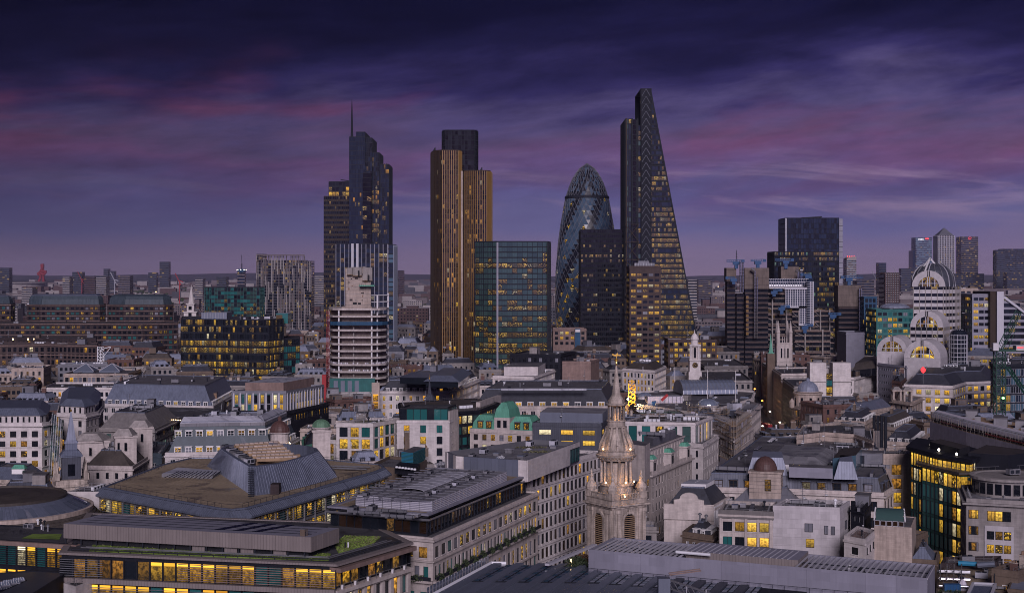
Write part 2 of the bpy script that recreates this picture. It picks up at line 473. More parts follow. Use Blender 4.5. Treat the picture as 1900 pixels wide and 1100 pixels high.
 def build(s,name,root=None,kind=None,loc=None,smooth=False,label=None):
  if not s.f:
   return None
  org = loc if loc is not None else (root.location if root is not None else (0,0,0))
  me = s.mesh(name,org)
  if smooth:
   me.polygons.foreach_set('use_smooth',[True]*len(me.polygons))
  o = bpy.data.objects.new(name,me)
  if root is None:
   o.location = org
  C.objects.link(o)
  if root is not None:
   o.parent = root
  if kind:
   o['kind'] = kind
  if label:
   o['label'] = label
  return o
HEROES = []           # (x, y, radius, short phrase) for naming the small blocks beside them
FOOT = []             # footprints taken
OCC = []              # (outline, height) of everything built so far
def tag(o,label,cat,group=None):
 o['label'] = label
 o['category'] = cat
 if group:
  o['group'] = group
 return o
def thing(name,label,cat,loc,group=None):
 o = bpy.data.objects.new(name,None)
 o.empty_display_size = 1.0
 o.location = (loc[0],loc[1],loc[2] if len(loc) > 2 else 0.0)
 C.objects.link(o)
 return tag(o,label,cat,group)
def part(name,mesh,root,loc,ang=0.0,scale=None,under=None):
 o = bpy.data.objects.new(name,mesh)
 o.parent = under or root
 r = root.location
 o.location = (loc[0]-r[0],loc[1]-r[1],loc[2]-r[2])
 o.rotation_euler = (0,0,ang)
 if scale:
  o.scale = scale
 C.objects.link(o)
 return o
def area2(p):
 return sum(p[i][0]*p[(i+1) % len(p)][1]-p[(i+1) % len(p)][0]*p[i][1] for i in range(len(p)))
def ccw(p):
 p = [V(q[0],q[1]) for q in p]
 return p if area2(p) > 0 else p[::-1]
def inset(poly,t):
 """Mitred inset of a ccw polygon."""
 n = len(poly)
 out = []
 for i in range(n):
  a,b,c_ = poly[i-1],poly[i],poly[(i+1) % n]
  d1,d2 = (b-a).normalized(),(c_-b).normalized()
  n1,n2 = V(-d1.y,d1.x),V(-d2.y,d2.x)
  k = 1+n1.dot(n2)
  out.append(b+(n1+n2)*(t/max(k,0.35)))
 return out
def centroid(p):
 return sum(p,V(0,0))/len(p)
def inside(p,x,y):
 r = False
 n = len(p)
 for i in range(n):
  a,b = p[i],p[(i+1) % n]
  if (a[1] > y) != (b[1] > y) and x < (b[0]-a[0])*(y-a[1])/(b[1]-a[1])+a[0]:
   r = not r
 return r
class Wall:
 """Local frame of a wall from a to b (ccw outline): u along it, n outwards."""
 def __init__(s,a,b):
  s.a,s.L = V(a[0],a[1]),(V(b[0],b[1])-V(a[0],a[1])).length
  s.u = (V(b[0],b[1])-s.a)/max(s.L,1e-6)
  s.n = V(s.u.y,-s.u.x)
  s.ang = atan2(s.u.y,s.u.x)
  mid = s.a+s.u*s.L/2
  s.seen = (-mid).normalized().dot(s.n) >-0.02
 def p(s,u,z,w=0.0):
  q = s.a+s.u*u+s.n*w
  return V(q.x,q.y,z)
 def box(s,mb,u0,u1,z0,z1,w0,w1,mat,skip=''):
  mb.cell(s.p(u0,z0,w1),s.u*(u1-u0),-s.n*(w1-w0),V(0,0,z1-z0),mat,skip)
def walls(poly):
 return [Wall(poly[i],poly[(i+1) % len(poly)]) for i in range(len(poly))]
def even(L,bw,ww,mar=0.6):
 n = max(1,int(round((L-2*mar)/bw)))
 if L < ww+0.3:
  return []
 st = (L-2*mar)/n
 ww = min(ww,st*0.92)
 return [(mar+st*(i+0.5)-ww/2,mar+st*(i+0.5)+ww/2) for i in range(n)]
def facade(mb,wl,W,z0,z1,cols,rows,rec,mat,base=0.0):
 """Wall with real openings: spandrels, piers and reveals; wl receives the openings."""
 rows = sorted(r for r in rows if r[1] < z1 and r[0] > z0)
 zz = z0
 for r0,r1 in rows+[(z1,None)]:
  if r0 > zz:
   mb.face([W.p(0,zz),W.p(W.L,zz),W.p(W.L,r0),W.p(0,r0)],mat)
  if r1 is None:
   break
  uu = 0.0
  for c0,c1 in cols+[(W.L,None)]:
   if c0 > uu:
    mb.face([W.p(uu,r0),W.p(c0,r0),W.p(c0,r1),W.p(uu,r1)],mat)
   if c1 is None:
    break
   mb.face([W.p(c0,r0),W.p(c0,r0,-rec),W.p(c0,r1,-rec),W.p(c0,r1)],mat)
   mb.face([W.p(c1,r0,-rec),W.p(c1,r0),W.p(c1,r1),W.p(c1,r1,-rec)],mat)
   mb.face([W.p(c0,r0),W.p(c1,r0),W.p(c1,r0,-rec),W.p(c0,r0,-rec)],mat)
   mb.face([W.p(c0,r1,-rec),W.p(c1,r1,-rec),W.p(c1,r1),W.p(c0,r1)],mat)
   wl.append((W.p((c0+c1)/2,(r0+r1)/2,-rec),W.ang,c1-c0,r1-r0))
   uu = c1
  zz = r1
WIN = {}
def window_mesh(wd,ht,nx,nz,fr,gl,fw=0.09,sill=None):
 wd,ht = round(wd*10)/10,round(ht*10)/10
 key = (wd,ht,nx,nz,fr,gl,fw,sill)
 if key not in WIN:
  m = MB()
  x,z = wd/2,ht/2
  m.face([V(-x,0,-z),V(x,0,-z),V(x,0,z),V(-x,0,z)],gl,[(0,0),(1,0),(1,1),(0,1)])
  y =-0.07
  if fr:
   for a,b,c_,d in ((-x,x,-z,-z+fw),(-x,x,z-fw,z),(-x,-x+fw,-z+fw,z-fw),(x-fw,x,-z+fw,z-fw)):
    m.box(a,b,y,0.01,c_,d,fr,skip='k')
   for i in range(1,nx):
    q =-x+wd*i/nx
    m.box(q-fw*0.4,q+fw*0.4,y+0.01,0.01,-z+fw,z-fw,fr,skip='kbt')
   for i in range(1,nz):
    q =-z+ht*i/nz
    m.box(-x+fw,x-fw,y+0.02,0.01,q-fw*0.35,q+fw*0.35,fr,skip='klr')
  if sill:
   m.box(-x-.12,x+.12,-.34,0,-z-.16,-z,sill,skip='k')
  WIN[key] = m.mesh('window',(0,0,0))
 return WIN[key]
def picker(rng,lit_,mix='lit',off='dark',blind=0.07):
 """Chooses the look of each window: lit, dim, drawn blind or dark."""
 offs = off if isinstance(off,(list,tuple)) else [off]
 mixes = mix if isinstance(mix,(list,tuple)) else [mix,'dim','spot']
 def f():
  r = rng.random()
  if r < lit_:
   return mixes[0] if r < lit_*0.5 else rng.choice(mixes)
  if r > 1-blind:
   return 'blind'
  return rng.choice(offs)
 return f
def put_windows(root,wl,pick,fr='frame_dark',mul=(1,1),thr=9.5,name='window',cap=300,sill=None):
 """Openings that show large become window parts, the rest one joined part of panes."""
 big,small = [],[]
 for e in wl:
  (big if max(e[2],e[3])*F/max(e[0].y,1) >= thr else small).append(e)
 big.sort(key=lambda e: e[0].y)
 small += big[cap:]
 for e in big[:cap]:
  g = e[4] if len(e) > 4 and e[4] else pick()
  part(name,window_mesh(e[2],e[3],mul[0],mul[1],fr,g,.09,sill),root,e[0],e[1])
 if small:
  m = MB()
  for k,e in enumerate(small):
   u = V(cos(e[1]),sin(e[1]))*(e[2]/2)
   n = V(sin(e[1]),-cos(e[1]))
   z = V(0,0,e[3]/2)
   q = e[0]
   g = e[4] if len(e) > 4 and e[4] else pick()
   a,b = (k*7) % 97,(k*3) % 89
   m.face([q-u-z,q+u-z,q+u+z,q-u+z],g,[(a+.01,b+.01),(a+.99,b+.01),(a+.99,b+.99),(a+.01,b+.99)])
   if fr and mul[0] > 1:
    m.face([q-u*.06-z+n*.05,q+u*.06-z+n*.05,q+u*.06+z+n*.05,q-u*.06+z+n*.05],fr)
  m.build(name+'_panes',root,'stuff')
# roof-top clutter
CLUT = {}
def clutter_mesh(kind,var):
 key = (kind,var)
 if key in CLUT:
  return CLUT[key]
 m = MB()
 if kind == 'air_handling_unit':
  a,b = ('metal','felt_pale','membrane')[var % 3],'metal_dark'
  m.box(-1.5,1.5,-.8,.8,.25,1.5,a)
  m.box(-1.3,-.2,-.83,-.8,.45,1.3,b,skip='k')
  m.box(.1,1.3,-.83,-.8,.45,1.3,b,skip='k')
  for x in (-1.2,1.1):
   m.box(x,x+.15,-.7,.7,0,.25,b,skip='bt')
  m.lathe((-.7,0),[(.55,1.5),(.55,1.68),(.4,1.7)],b,8)
  m.lathe((.7,0),[(.55,1.5),(.55,1.68),(.4,1.7)],b,8)
 elif kind == 'vent_cowl':
  m.lathe((0,0),[(.22,0),(.22,1.1),(.42,1.15),(.42,1.35),(.1,1.6)],('metal','pipe_white','metal_dark')[var % 3],8)
 elif kind == 'roof_hatch':
  m.box(-.8,.8,-.8,.8,0,.7,'felt_pale')
  m.box(-.9,.9,-.9,.9,.7,.8,('membrane','roof_glass','felt')[var % 3])
 elif kind == 'skylight':
  m.box(-2.2,2.2,-.9,.9,0,.35,'metal')
  for s in (-1,1):
   m.face([V(-2.2,s*.9,.36),V(2.2,s*.9,.36),V(1.9,0,.95),V(-1.9,0,.95)],'roof_glass')
   m.face([V(s*2.2,-.9,.36),V(s*2.2,.9,.36),V(s*1.9,0,.95)],'roof_glass')
  for i in range(-2,3):
   m.bar(V(i*.9,-.9,.4),V(i*.8,0,.98),.08,.06,'frame_white')
 elif kind == 'duct_run':
  m.box(-3.2,3.2,-.35,.35,.4,1.0,'metal')
  for x in (-2.8,-.9,1,2.7):
   m.box(x,x+.12,-.38,.38,0,1.03,'metal_dark',skip='b')
  m.box(3.2,3.8,-.35,.35,0,1.0,'metal',skip='b')
 elif kind == 'plant_room':
  a = ('clad_grey','stone_grey','felt_pale','brick_brown')[var % 4]
  m.box(-2.6,2.6,-1.7,1.7,0,2.7,a,skip='bt')
  m.box(-2.75,2.75,-1.85,1.85,2.7,2.9,'felt',skip='')
  m.box(-2.1,-1.2,-1.74,-1.7,0,2.0,'metal_dark',skip='kb')
  for i in range(6):
   m.box(-.6,2.1,-1.76,-1.7,.7+i*.28,.82+i*.28,'metal',skip='k')
 elif kind == 'chimney_stack':
  m.box(-.9,.9,-.45,.45,0,2.0,('brick_brown','stone_old','brick_red')[var % 3],skip='b')
  m.box(-1.0,1.0,-.55,.55,2.0,2.2,'stone_old')
  for i in range(4):
   m.lathe((-.66+i*.44,0),[(.15,2.2),(.13,2.75),(.16,2.8)],'terracotta',6)
 elif kind == 'pipe_run':
  for y in (-.5,-.15,.25):
   m.tube((-4,y,.45),(4,y,.45),.12,('metal','pipe_white','metal_dark')[var % 3],6,True)
  for x in (-3.5,-1.2,1.1,3.4):
   m.box(x,x+.1,-.7,.5,0,.32,'metal_dark',skip='b')
 elif kind == 'condenser_row':
  for i in range(4):
   x =-2.7+1.4*i
   m.box(x,x+1.1,-.4,.4,.12,1.0,'pipe_white')
   m.box(x+.1,x+.8,-.42,-.4,.22,.9,'metal_dark',skip='k')
 elif kind == 'antenna_mast':
  m.tube((0,0,0),(0,0,5.5),.06,'metal',4)
  for k in range(3):
   m.box(-.5+.1*k,.5-.1*k,-.03,.03,3.2+.8*k,3.28+.8*k,'metal')
  m.lathe((.25,-.2),[(.05,2.4),(.35,2.5),(.4,2.7)],'pipe_white',8)
 CLUT[key] = m.mesh(kind,(0,0,0))
 return CLUT[key]
KINDS = ['air_handling_unit','vent_cowl','roof_hatch','air_handling_unit','duct_run','skylight','plant_room','vent_cowl','antenna_mast','pipe_run','condenser_row','pipe_run']
def clutter(root,poly,h,n,seed,kinds=None,ang=None,smax=1.0,under=None):
 rng = rand(seed)
 ins = inset(poly,2.0)
 xs,ys = [p.x for p in ins],[p.y for p in ins]
 if ang is None:
  e = max(walls(poly),key=lambda q: q.L)
  ang = e.ang
 put,tries = [],0
 while len(put) < n and tries < n*12:
  tries += 1
  x,y = rng.uniform(min(xs),max(xs)),rng.uniform(min(ys),max(ys))
  k = rng.choice(kinds or KINDS)
  r = {'vent_cowl': .6,'roof_hatch': 1.2,'antenna_mast': .5,'chimney_stack': 1.2,'air_handling_unit': 2.0}.get(k,3.6)
  if not inside(ins,x,y) or any((x-a) ** 2+(y-b) ** 2 < (r+c_) ** 2 for a,b,c_ in put):
   continue
  put.append((x,y,r))
  s = rng.uniform(.75,1.25)*smax
  part(k,clutter_mesh(k,rng.randrange(4)),root,(x,y,h),ang+rng.choice((0,0,pi/2)),(s,s,s*rng.uniform(.85,1.2)),under)
# a general building
def q3(L,Fc,R,h,hb=None):
 """Outline from the three roof corners seen in the photograph: left, front, right; the fourth completes the parallelogram."""
 a,b,c_ = G(*L,h),G(*Fc,h),G(*R,h)
 return ccw([a,b,c_,a+c_-b])
def pxy(pts,h):
 return ccw([G(x,y,h) for x,y in pts])
def xyd(pts):
 """Outline from (pixel column, distance) pairs."""
 return ccw([V(X(p,d),d) for p,d in pts])
def B(name,label,cat,poly,h,wall='stone',roof='felt',bw=3.4,ww=1.5,fh=3.6,wh=2.1,top=1.3,n=4,lit=.25,mix='lit',off='dark',
  par=.9,cor=.35,band=0.0,mul=(2,1),fr='frame_dark',rec=.18,clut=5,kinds=None,seed=1,group=None,mans=None,base=0.0,ledge=None,
  short=None,mar=.6,blind=.07,foot=True,edges=None,cmat=None,dorm_lit=None,sizes=1.0,thr=9.5,bands=None,skipw=None):
 poly = ccw(poly)
 c0 = centroid(poly)
 root = thing(name,label,cat,(c0.x,c0.y,base),group)
 rng = rand(seed)
 pk = picker(rng,lit,mix,off,blind)
 mb,wl = MB(),[]
 trim = MB()
 cm = cmat or wall
 for i,W in enumerate(walls(poly)):
  if skipw and skipw(W):
   continue
  plain = not W.seen or (edges is not None and i not in edges)
  if plain or n == 0:
   mb.face([W.p(0,base),W.p(W.L,base),W.p(W.L,h),W.p(0,h)],wall)
  else:
   rows = [(h-top-k*fh-wh,h-top-k*fh) for k in range(n) if h-top-k*fh-wh > base+.3]
   if bands:       # each storey with its own bays: (height of the storey, bay, window width, head, window height)
    zt = h
    for sh,b_,w_,t_,wh_ in bands:
     facade(mb,wl,W,zt-sh,zt,even(W.L,b_,w_,mar),[(zt-t_-wh_,zt-t_)],rec,wall)
     zt -= sh
    mb.face([W.p(0,base),W.p(W.L,base),W.p(W.L,zt),W.p(0,zt)],wall)
   else:
    facade(mb,wl,W,base,h,even(W.L,bw,ww,mar),rows,rec,wall)
   if band:
    for k in range(n):
     z = h-top-k*fh-wh-(fh-wh)*.5
     if z > base:
      W.box(trim,-.02,W.L+.02,z-.12,z+.14,0,band,cm,skip='k')
   for z,hh,pr in (ledge or []):
    W.box(trim,-pr*.9,W.L+pr*.9,h-z-hh,h-z,0,pr,cm,skip='k')
  if cor and W.seen:
   W.box(trim,-cor*.9,W.L+cor*.9,h-.45,h+.02,.002,cor,cm,skip='k')
 ins = inset(poly,.35)
 if par:
  mb.loft([[V(p.x,p.y,h) for p in poly],[V(p.x,p.y,h+par) for p in poly],[V(p.x,p.y,h+par) for p in ins],[V(p.x,p.y,h) for p in ins]],wall,cap=False)
 mb.build('wall',root)
 trim.build('cornice',root,'stuff')
 put_windows(root,wl,pk,fr,mul,thr,sill='stone_pale' if wall.startswith(('stone','brick')) else None)
 rt = MB()
 hr = h+.05
 if mans:
  hm,im,mm,dbw,drows,dw,dh = mans
  inn,out2 = inset(poly,im+.5),inset(poly,.5)
  rt.loft([[V(p.x,p.y,hr) for p in out2],[V(p.x,p.y,h+hm) for p in inn]],mm,cap=False)
  rt.face([V(p.x,p.y,h+hm) for p in inn],roof)
  ro = rt.build('roof',root)
  dl = rand(seed+77)
  dlit = lit if dorm_lit is None else dorm_lit
  dp = picker(dl,dlit,mix,off,.1)
  rim = MB()
  for i,W in enumerate(walls(out2)):
   if not W.seen or W.L < 4 or dbw is None:
    continue
   for r in range(drows):
    z0 = hr+.35+r*(hm/drows)
    back = im*(z0-hr)/hm
    for c0_,c1_ in even(W.L,dbw,dw,1.6):
     part('dormer',dormer_mesh(dw,dh,im*(dh+.5)/hm+.3,fr,dp(),mm),root,W.p((c0_+c1_)/2,z0,-back-.12),W.ang,None,ro)
  for W in walls(inn):
   W.box(rim,0,W.L,h+hm-.05,h+hm+.3,-.3,.12,'lead',skip='b')
  rim.build('roof_edge',root,'stuff')
  if clut:
   clutter(root,inn,h+hm,int(clut*1.5),seed+5,kinds,smax=sizes,under=ro)
  HEROES.append((c0.x,c0.y,short or label,h+hm))
 else:
  rt.face([V(p.x,p.y,hr) for p in ins],roof)
  ro = rt.build('roof',root)
  if clut:
   clutter(root,ins,hr,int(clut*1.6),seed+5,kinds,smax=sizes,under=ro)
  if c0.y < 640 and par and clut:
   rail = MB()
   for W in walls(inset(poly,1.3)):
    if W.L > 3:
     for z in (.55,1.1):
      W.box(rail,0,W.L,hr+z,hr+z+.05,-.03,.03,'metal')
     for i in range(int(W.L/2.2)+1):
      W.box(rail,i*2.2,i*2.2+.06,hr,hr+1.1,-.03,.03,'metal',skip='bt')
   rail.build('guard_rail',root,'stuff')
  HEROES.append((c0.x,c0.y,short or label,h))
 if foot:
  FOOT.append(poly)
 OCC.append((poly,h+(mans[0] if mans else 0)))
 return root,poly
DORM = {}
def dormer_mesh(w_,h_,dep,fr,gl,mat):
 key = (round(w_,1),round(h_,1),round(dep,1),fr,gl,mat)
 if key not in DORM:
  m = MB()
  x = w_/2
  f2 = 'frame_white' if fr == 'frame_white' else fr
  m.box(-x-.18,x+.18,0,dep+.4,0,h_+.15,mat,skip='kbf')
  m.box(-x-.3,x+.3,-.2,dep+.5,h_+.15,h_+.32,f2 if fr == 'frame_white' else 'lead',skip='k')
  for a,b,c_,d in ((-x-.18,-x,0,h_),(x,x+.18,0,h_),(-x,x,0,.14),(-x,x,h_-.1,h_+.1)):
   m.box(a,b,-.03,.1,c_,d,f2,skip='k')
  m.face([V(-x,.08,.1),V(x,.08,.1),V(x,.08,h_),V(-x,.08,h_)],gl,[(0,0),(1,0),(1,1),(0,1)])
  m.box(-.05,.05,.02,.09,.1,h_,f2,skip='kbt')
  m.box(-x,x,.03,.09,h_*.5,h_*.5+.08,f2,skip='klr')
  DORM[key] = m.mesh('dormer',(0,0,0))
 return DORM[key]
def curtain(mb,wl,W,z0,z1,bw,fh,spandrel,smat,fin=None,fmat='metal',gl=None,rec=.12,every=1,uclip=None):
 """Glass wall: panes between floor bands, with fins standing proud. gl(i, j) may choose a pane's look."""
 fmat = fmat(W) if callable(fmat) else fmat
 nb = max(1,int(round(W.L/bw)))
 st = W.L/nb
 nf = max(1,int(round((z1-z0)/fh)))
 fz = (z1-z0)/nf
 for j in range(nf):
  za = z0+j*fz
  lim = uclip((za+fz/2)) if uclip else W.L
  mb.face([W.p(0,za),W.p(lim,za),W.p(lim,za+spandrel),W.p(0,za+spandrel)],smat)
  for i in range(nb):
   u0,u1 = i*st,(i+1)*st
   if u0 >= lim-.2:
    break
   u1 = min(u1,lim)
   wl.append((W.p((u0+u1)/2,za+spandrel+(fz-spandrel)/2,-rec),W.ang,u1-u0,fz-spandrel,gl(i,j,nb,nf) if gl else None))
 if fin:
  fw,fd = fin
  for i in range(0,nb+1,every):
   u = i*st
   zt = z1
   W.box(mb,u-fw/2,u+fw/2,z0,zt,-.05,fd,fmat,skip='bk')
# ground, hills
g = MB()
g.face([V(-16000,-800,0),V(16000,-800,0),V(16000,26000,0),V(-16000,26000,0)],'asphalt')
o = g.build('ground')
o['kind'] = 'structure'
def hill(name,pts,d0,d1,mat):
 m = MB()
 rows = []
 for k,f_ in enumerate((0,.35,.7,1,.6,0)):
  d = d0+(d1-d0)*k/5
  rows.append([V(x,d,f_*zz+.02) for x,zz in pts])
 for a in range(5):
  for i in range(len(pts)-1):
   m.face([rows[a][i],rows[a][i+1],rows[a+1][i+1],rows[a+1][i]],mat)
 q = m.build(name,smooth=True)
 q['kind'] = 'structure'
surf('hill_wood',(0.03,0.033,0.028),var=0.4,streak=0,scale=0.004)
rg = rand(3)
hill('hills',[(-9000+500*i,44+16*sin(i*.55)+rg.uniform(0,12)+(16 if i < 16 else 0)) for i in range(37)],13500,17000,'hill_wood')
hill('hills',[(-8000+500*i,14+10*sin(i*.8+1)+rg.uniform(0,8)) for i in range(33)],10000,12500,'hill_wood')
# towers
def rowlit(seed,base,mats=('lit','dim','spot'),offs=('dark',),spread=1.6,blank=None,ramp_=None,tower=True):
 rng = rand(seed)
 rowf = {}
 if tower:
  mats = [{'lit': 'tower_lit','dim': 'tower_dim','spot': 'tower_spot','bright': 'lit'}.get(q,q) for q in mats]
 def gl(i,j,nb,nf):
  f = rowf.setdefault(j,rng.choice((.1,.3,.6,1,1,spread)))
  p = base*f*(ramp_(i/max(nb,1),j/max(nf,1)) if ramp_ else 1)
  if rng.random() < p:
   return rng.choice(mats)
  if blank and rng.random() < .08:
   return blank
  return rng.choice(offs)
 return gl
def glass_block(root,poly,z0,z1,bw,fh,sp,smat,fin,fmat,gl,wl,mb,roof='felt_dark',only=None,par=.6):
 poly = ccw(poly)
 for i,W in enumerate(walls(poly)):
  if W.seen:
   curtain(mb,wl,W,z0,z1,bw,fh,sp,smat,fin,fmat,gl)
  else:
   mb.face([W.p(0,z0),W.p(W.L,z0),W.p(W.L,z1),W.p(0,z1)],smat)
 ins = inset(poly,.3)
 mb.prism(inset(poly,.4),z0,z1-.02,'clad_dark',top=False)
 mb.loft([[V(p.x,p.y,z1) for p in poly],[V(p.x,p.y,z1+par) for p in poly],[V(p.x,p.y,z1+par) for p in ins],[V(p.x,p.y,z1) for p in ins]],smat,cap=False)
 mb.face([V(p.x,p.y,z1-.01) for p in poly],roof)
 FOOT.append(poly)
 OCC.append((poly,z1))
 return poly
def finish(root,mb,wl,thr=9.5,fr=None,mul=(1,1),nm='facade'):
 mb.build(nm,root,'stuff')
 put_windows(root,wl,lambda: 'dark',fr,mul,thr)
def rect(p0,p1,d0,d1):
 """Outline between two pixel columns measured at the front distance d0, d1 - d0 deep."""
 return ccw([V(X(p0,d0),d0),V(X(p1,d0),d0),V(X(p1,d0),d1),V(X(p0,d0),d1)])
d = 1220
r = thing('stepped_tower','tall stepped dark glass tower with a thin mast on its roof','skyscraper',(X(662,d),d))
HEROES.append((X(662,d),d,'the stepped glass tower',200))
m,wl = MB(),[]
lowlit = lambda u,v: 1.6 if v < .55 else .5
glass_block(r,rect(601,651,1226,1262),0,Z(365,1226),1.5,4.1,1.9,'frame_bronze',(.35,.25),'metal_dark',rowlit(11,.3,('spot','dim','lit'),('dark','black'),ramp_=lowlit),wl,m)
glass_block(r,rect(610,648,1232,1258),Z(365,1226),Z(338,1232),3.0,4.0,1.0,'metal_dark',(.3,.25),'metal_dark',rowlit(12,.8,('lit','bright'),('dark',)),wl,m)
for (p0,p1,top,da,se,lt,of) in ((648,662,255,1214,13,.02,('blue',)),(661,677,246,1213,14,.02,('blue',)),(676.5,690.5,257,1215,15,.05,('dark','blue')),
         (690,703.5,284,1217,16,.3,('dark','blue')),(703,721.5,306,1219,17,.04,('blue','blue','dark'))):
 glass_block(r,rect(p0,p1,da,1256),0,Z(top,da),1.5,3.9,.6,'metal_dark',(.18,.15),'metal_dark',rowlit(se,lt,('spot','dim','lit_sunset_glow'),of,ramp_=(lambda u,v: 2.5 if .62 < v < .82 else .6)),wl,m)  # some golden panes carry a sunset reflection put in as emission
glass_block(r,rect(673,689,1210,1214),0,Z(322,1210),3,3.9,.5,'frame_dark',None,'metal_dark',rowlit(18,.06,('spot',),('black',)),wl,m)  # proud black strip: a dark reflection put into the glass colour
finish(r,m,wl)
m = MB()
m.lathe((X(653,d),d),[(1.3,Z(256,d)),(1.1,Z(252,d)),(.8,Z(230,d)),(.55,Z(205,d)),(.15,Z(184,d))],'metal_dark',8)
m.build('mast',r)
m = MB()
m.box(X(628,d),X(650,d),1240,1242,Z(338,1232),Z(335,d),'metal_dark')
m.bar(V(X(627,d),1240,Z(331,d)),V(X(648,d),1240,Z(334,d)),.8,.8,'metal_dark')
m.bar(V(X(640,d),1240,Z(338,d)),V(X(640,d),1240,Z(333,d)),.8,.8,'metal_dark')
m.build('window_cleaning_crane',r)
m = MB()
m.box(X(706,d),X(721,d),1225,1240,Z(306,1219),Z(304,d),'metal_dark')
for k in range(5):
 m.box(X(707+3*k,d),X(708+3*k,d),1222,1223,Z(306,1219),Z(303,d),'frame_bronze')
m.build('roof_screen',r,'stuff')
d = 1130
r = thing('finned_office_tower','dark glass tower striped by thin white vertical fins below the masted tower','office tower',(X(677,d),d))
HEROES.append((X(677,d),d,'the white finned tower',107))
m,wl = MB(),[]
glass_block(r,rect(623.5,719,d,d+36),0,Z(453,d),3.35,3.7,.9,'metal_dark',(.5,.6),'clad_lilac',rowlit(21,.30,('spot','lit','dim'),('blue','dark'),ramp_=lambda u,v: 1.5 if .55 < v < .9 else .5),wl,m)
glass_block(r,rect(718.5,730,d+3,d+38),0,Z(454.5,d),3.3,3.7,.9,'metal_dark',(.5,.5),'clad_blue',rowlit(22,.10,('spot','dim'),('blue','ice')),wl,m)
for a,b in ((652,656.5),(661,665.5)):
 m.box(X(a,d),X(b,d),d-1.1,d-.2,0,Z(452,d),'fin_white')
finish(r,m,wl)
d = 1700
r = thing('striped_tower_block','slab tower with irregular white and dark vertical stripes standing alone','tower block',(X(526,d),d))
HEROES.append((X(526,d),d,'the striped tower block',105))
m,wl = MB(),[]
rng = rand(31)
for (a,b,top,dd) in ((476,487.5,472,1700),(487,565,474,1704),(564.5,577,485,1701)):
 poly = rect(a,b,dd,dd+30)
 glass_block(r,poly,0,Z(top,dd)-(6 if top == 474 else 0),2.2,3.3,.8,'far_dark',None,'fin_white',rowlit(int(a),.10,('spot','dim','lit'),('dark','black'),ramp_=lambda u,v: 2.2 if v > .8 else .8),wl,m)
 W = [q for q in walls(poly) if q.n.y <-.9][0]
 nb = int(W.L/1.75)
 for i in range(nb+1):
  z = 0.0
  while z < Z(top,dd):
   hh = rng.choice((7,10,14,20,26))
   if rng.random() < .72:
    W.box(m,W.L*i/nb-.42,W.L*i/nb+.45,z,min(z+hh,Z(top,dd)),-.1,.5,rng.choice(('far_pale','far_pale','far_wall','stone_grey','far_wall')),skip='k')
   z += hh
m.box(X(476,1699),X(565,1699),1698.6,1699.6,Z(474.5,1700),Z(472.5,1700),'far_wall')
finish(r,m,wl)
d = 780
r = thing('unfinished_tower','concrete tower under construction with bare floor slabs and a raised lift core','building site',(X(665,d),d+15))
HEROES.append((X(665,d),d,'the unfinished concrete tower',88))
ring = xyd([(609.5,798),(611,789),(617,782),(628,779),(690,778),(706,781),(716,786),(721,795),(722,812),(610,815)])
FOOT.append(ring)
m = MB()
m.prism(xyd([(634,786),(690,785),(690,811),(637,812)]),0,Z(570,d),'stone_warm')
m.prism(xyd([(614,795),(634,790),(637,811),(615,812)]),0,Z(575,d),'terracotta')
m.prism(xyd([(690,787),(716,796),(717,811),(690,811)]),0,Z(592,d),'granite_pink')
m.build('inner_wall',r,'stuff')
core = MB()
cz = Z(570,d)
core.prism(xyd([(641,790),(688,789),(688,808),(642,808)]),cz,Z(498,d),'stone_warm',top='concrete')
W = [q for q in walls(xyd([(641,790),(688,789),(688,808),(642,808)])) if q.n.y <-.8][0]
rng = rand(41)
for z in range(11):
 zz = cz+1+z*1.95
 W.box(core,0,W.L,zz,zz+.16,0,.12,'concrete',skip='k')
 for q in range(rng.randrange(1,4)):
  u = rng.uniform(.4,W.L-2.4)
  W.box(core,u,u+rng.uniform(.5,2.2),zz+.3,zz+rng.uniform(.8,1.6),-.05,.06,rng.choice(('brick_dark','terracotta','stone_grey','frame_dark')),skip='k')
core.build('lift_core',r,'stuff')
fm = MB()
for px0,px1,y0,y1 in ((641,651,497,510),(652,668,495.5,512),(670,688,496.5,521)):
 fm.box(X(px0,d),X(px1,d),d+8,d+10.5,Z(y1,d),Z(y0,d),'concrete')
 fm.box(X(px0,d)-.2,X(px1,d)+.2,d+7.2,d+11,Z(y1,d),Z(y1,d)+.3,'timber')
fm.box(X(662,d),X(664.5,d),d+6,d+7,Z(512,d),Z(502,d),'frame_dark')
fm.box(X(680,d),X(683,d),d+6,d+7,Z(520,d),Z(510,d),'frame_dark')
fm.build('formwork',r,'stuff')
gp = MB()
gp.box(X(664,d),X(693,d),d+4.5,d+8,Z(531.5,d),Z(529,d),'copper')
for k in range(8):
 gp.box(X(665+4*k,d),X(665.4+4*k,d),d+4.5,d+4.7,Z(531.5,d),Z(526.5,d),'net_green')
gp.build('safety_platform',r)
for k,y in enumerate((572,585.5,598,611,624,637,649.5,662,675,688,700,712,724)):
 s = MB()
 z = Z(y,d)
 s.prism(ring,z-.95,z,'stone',bottom=True)
 ri = inset(ring,.25)
 for i,Wq in enumerate(walls(ri)):
  if Wq.seen and k % 3:
   Wq.box(s,0,Wq.L,z+1.0,z+1.06,-.03,.03,'scaffold')
 s.build('floor_slab',r)
for px,dd,t in ((628.5,779.5,572),(689.5,778.5,572),(720,797,545),(611,797,572),(700,783,548),(656,781,600)):
 s = MB()
 s.rbox((X(px,dd),dd+.6),0,.75,.75,0,Z(t,d),'white_paint' if px != 656 else 'concrete')
 s.build('column',r)
s = MB()
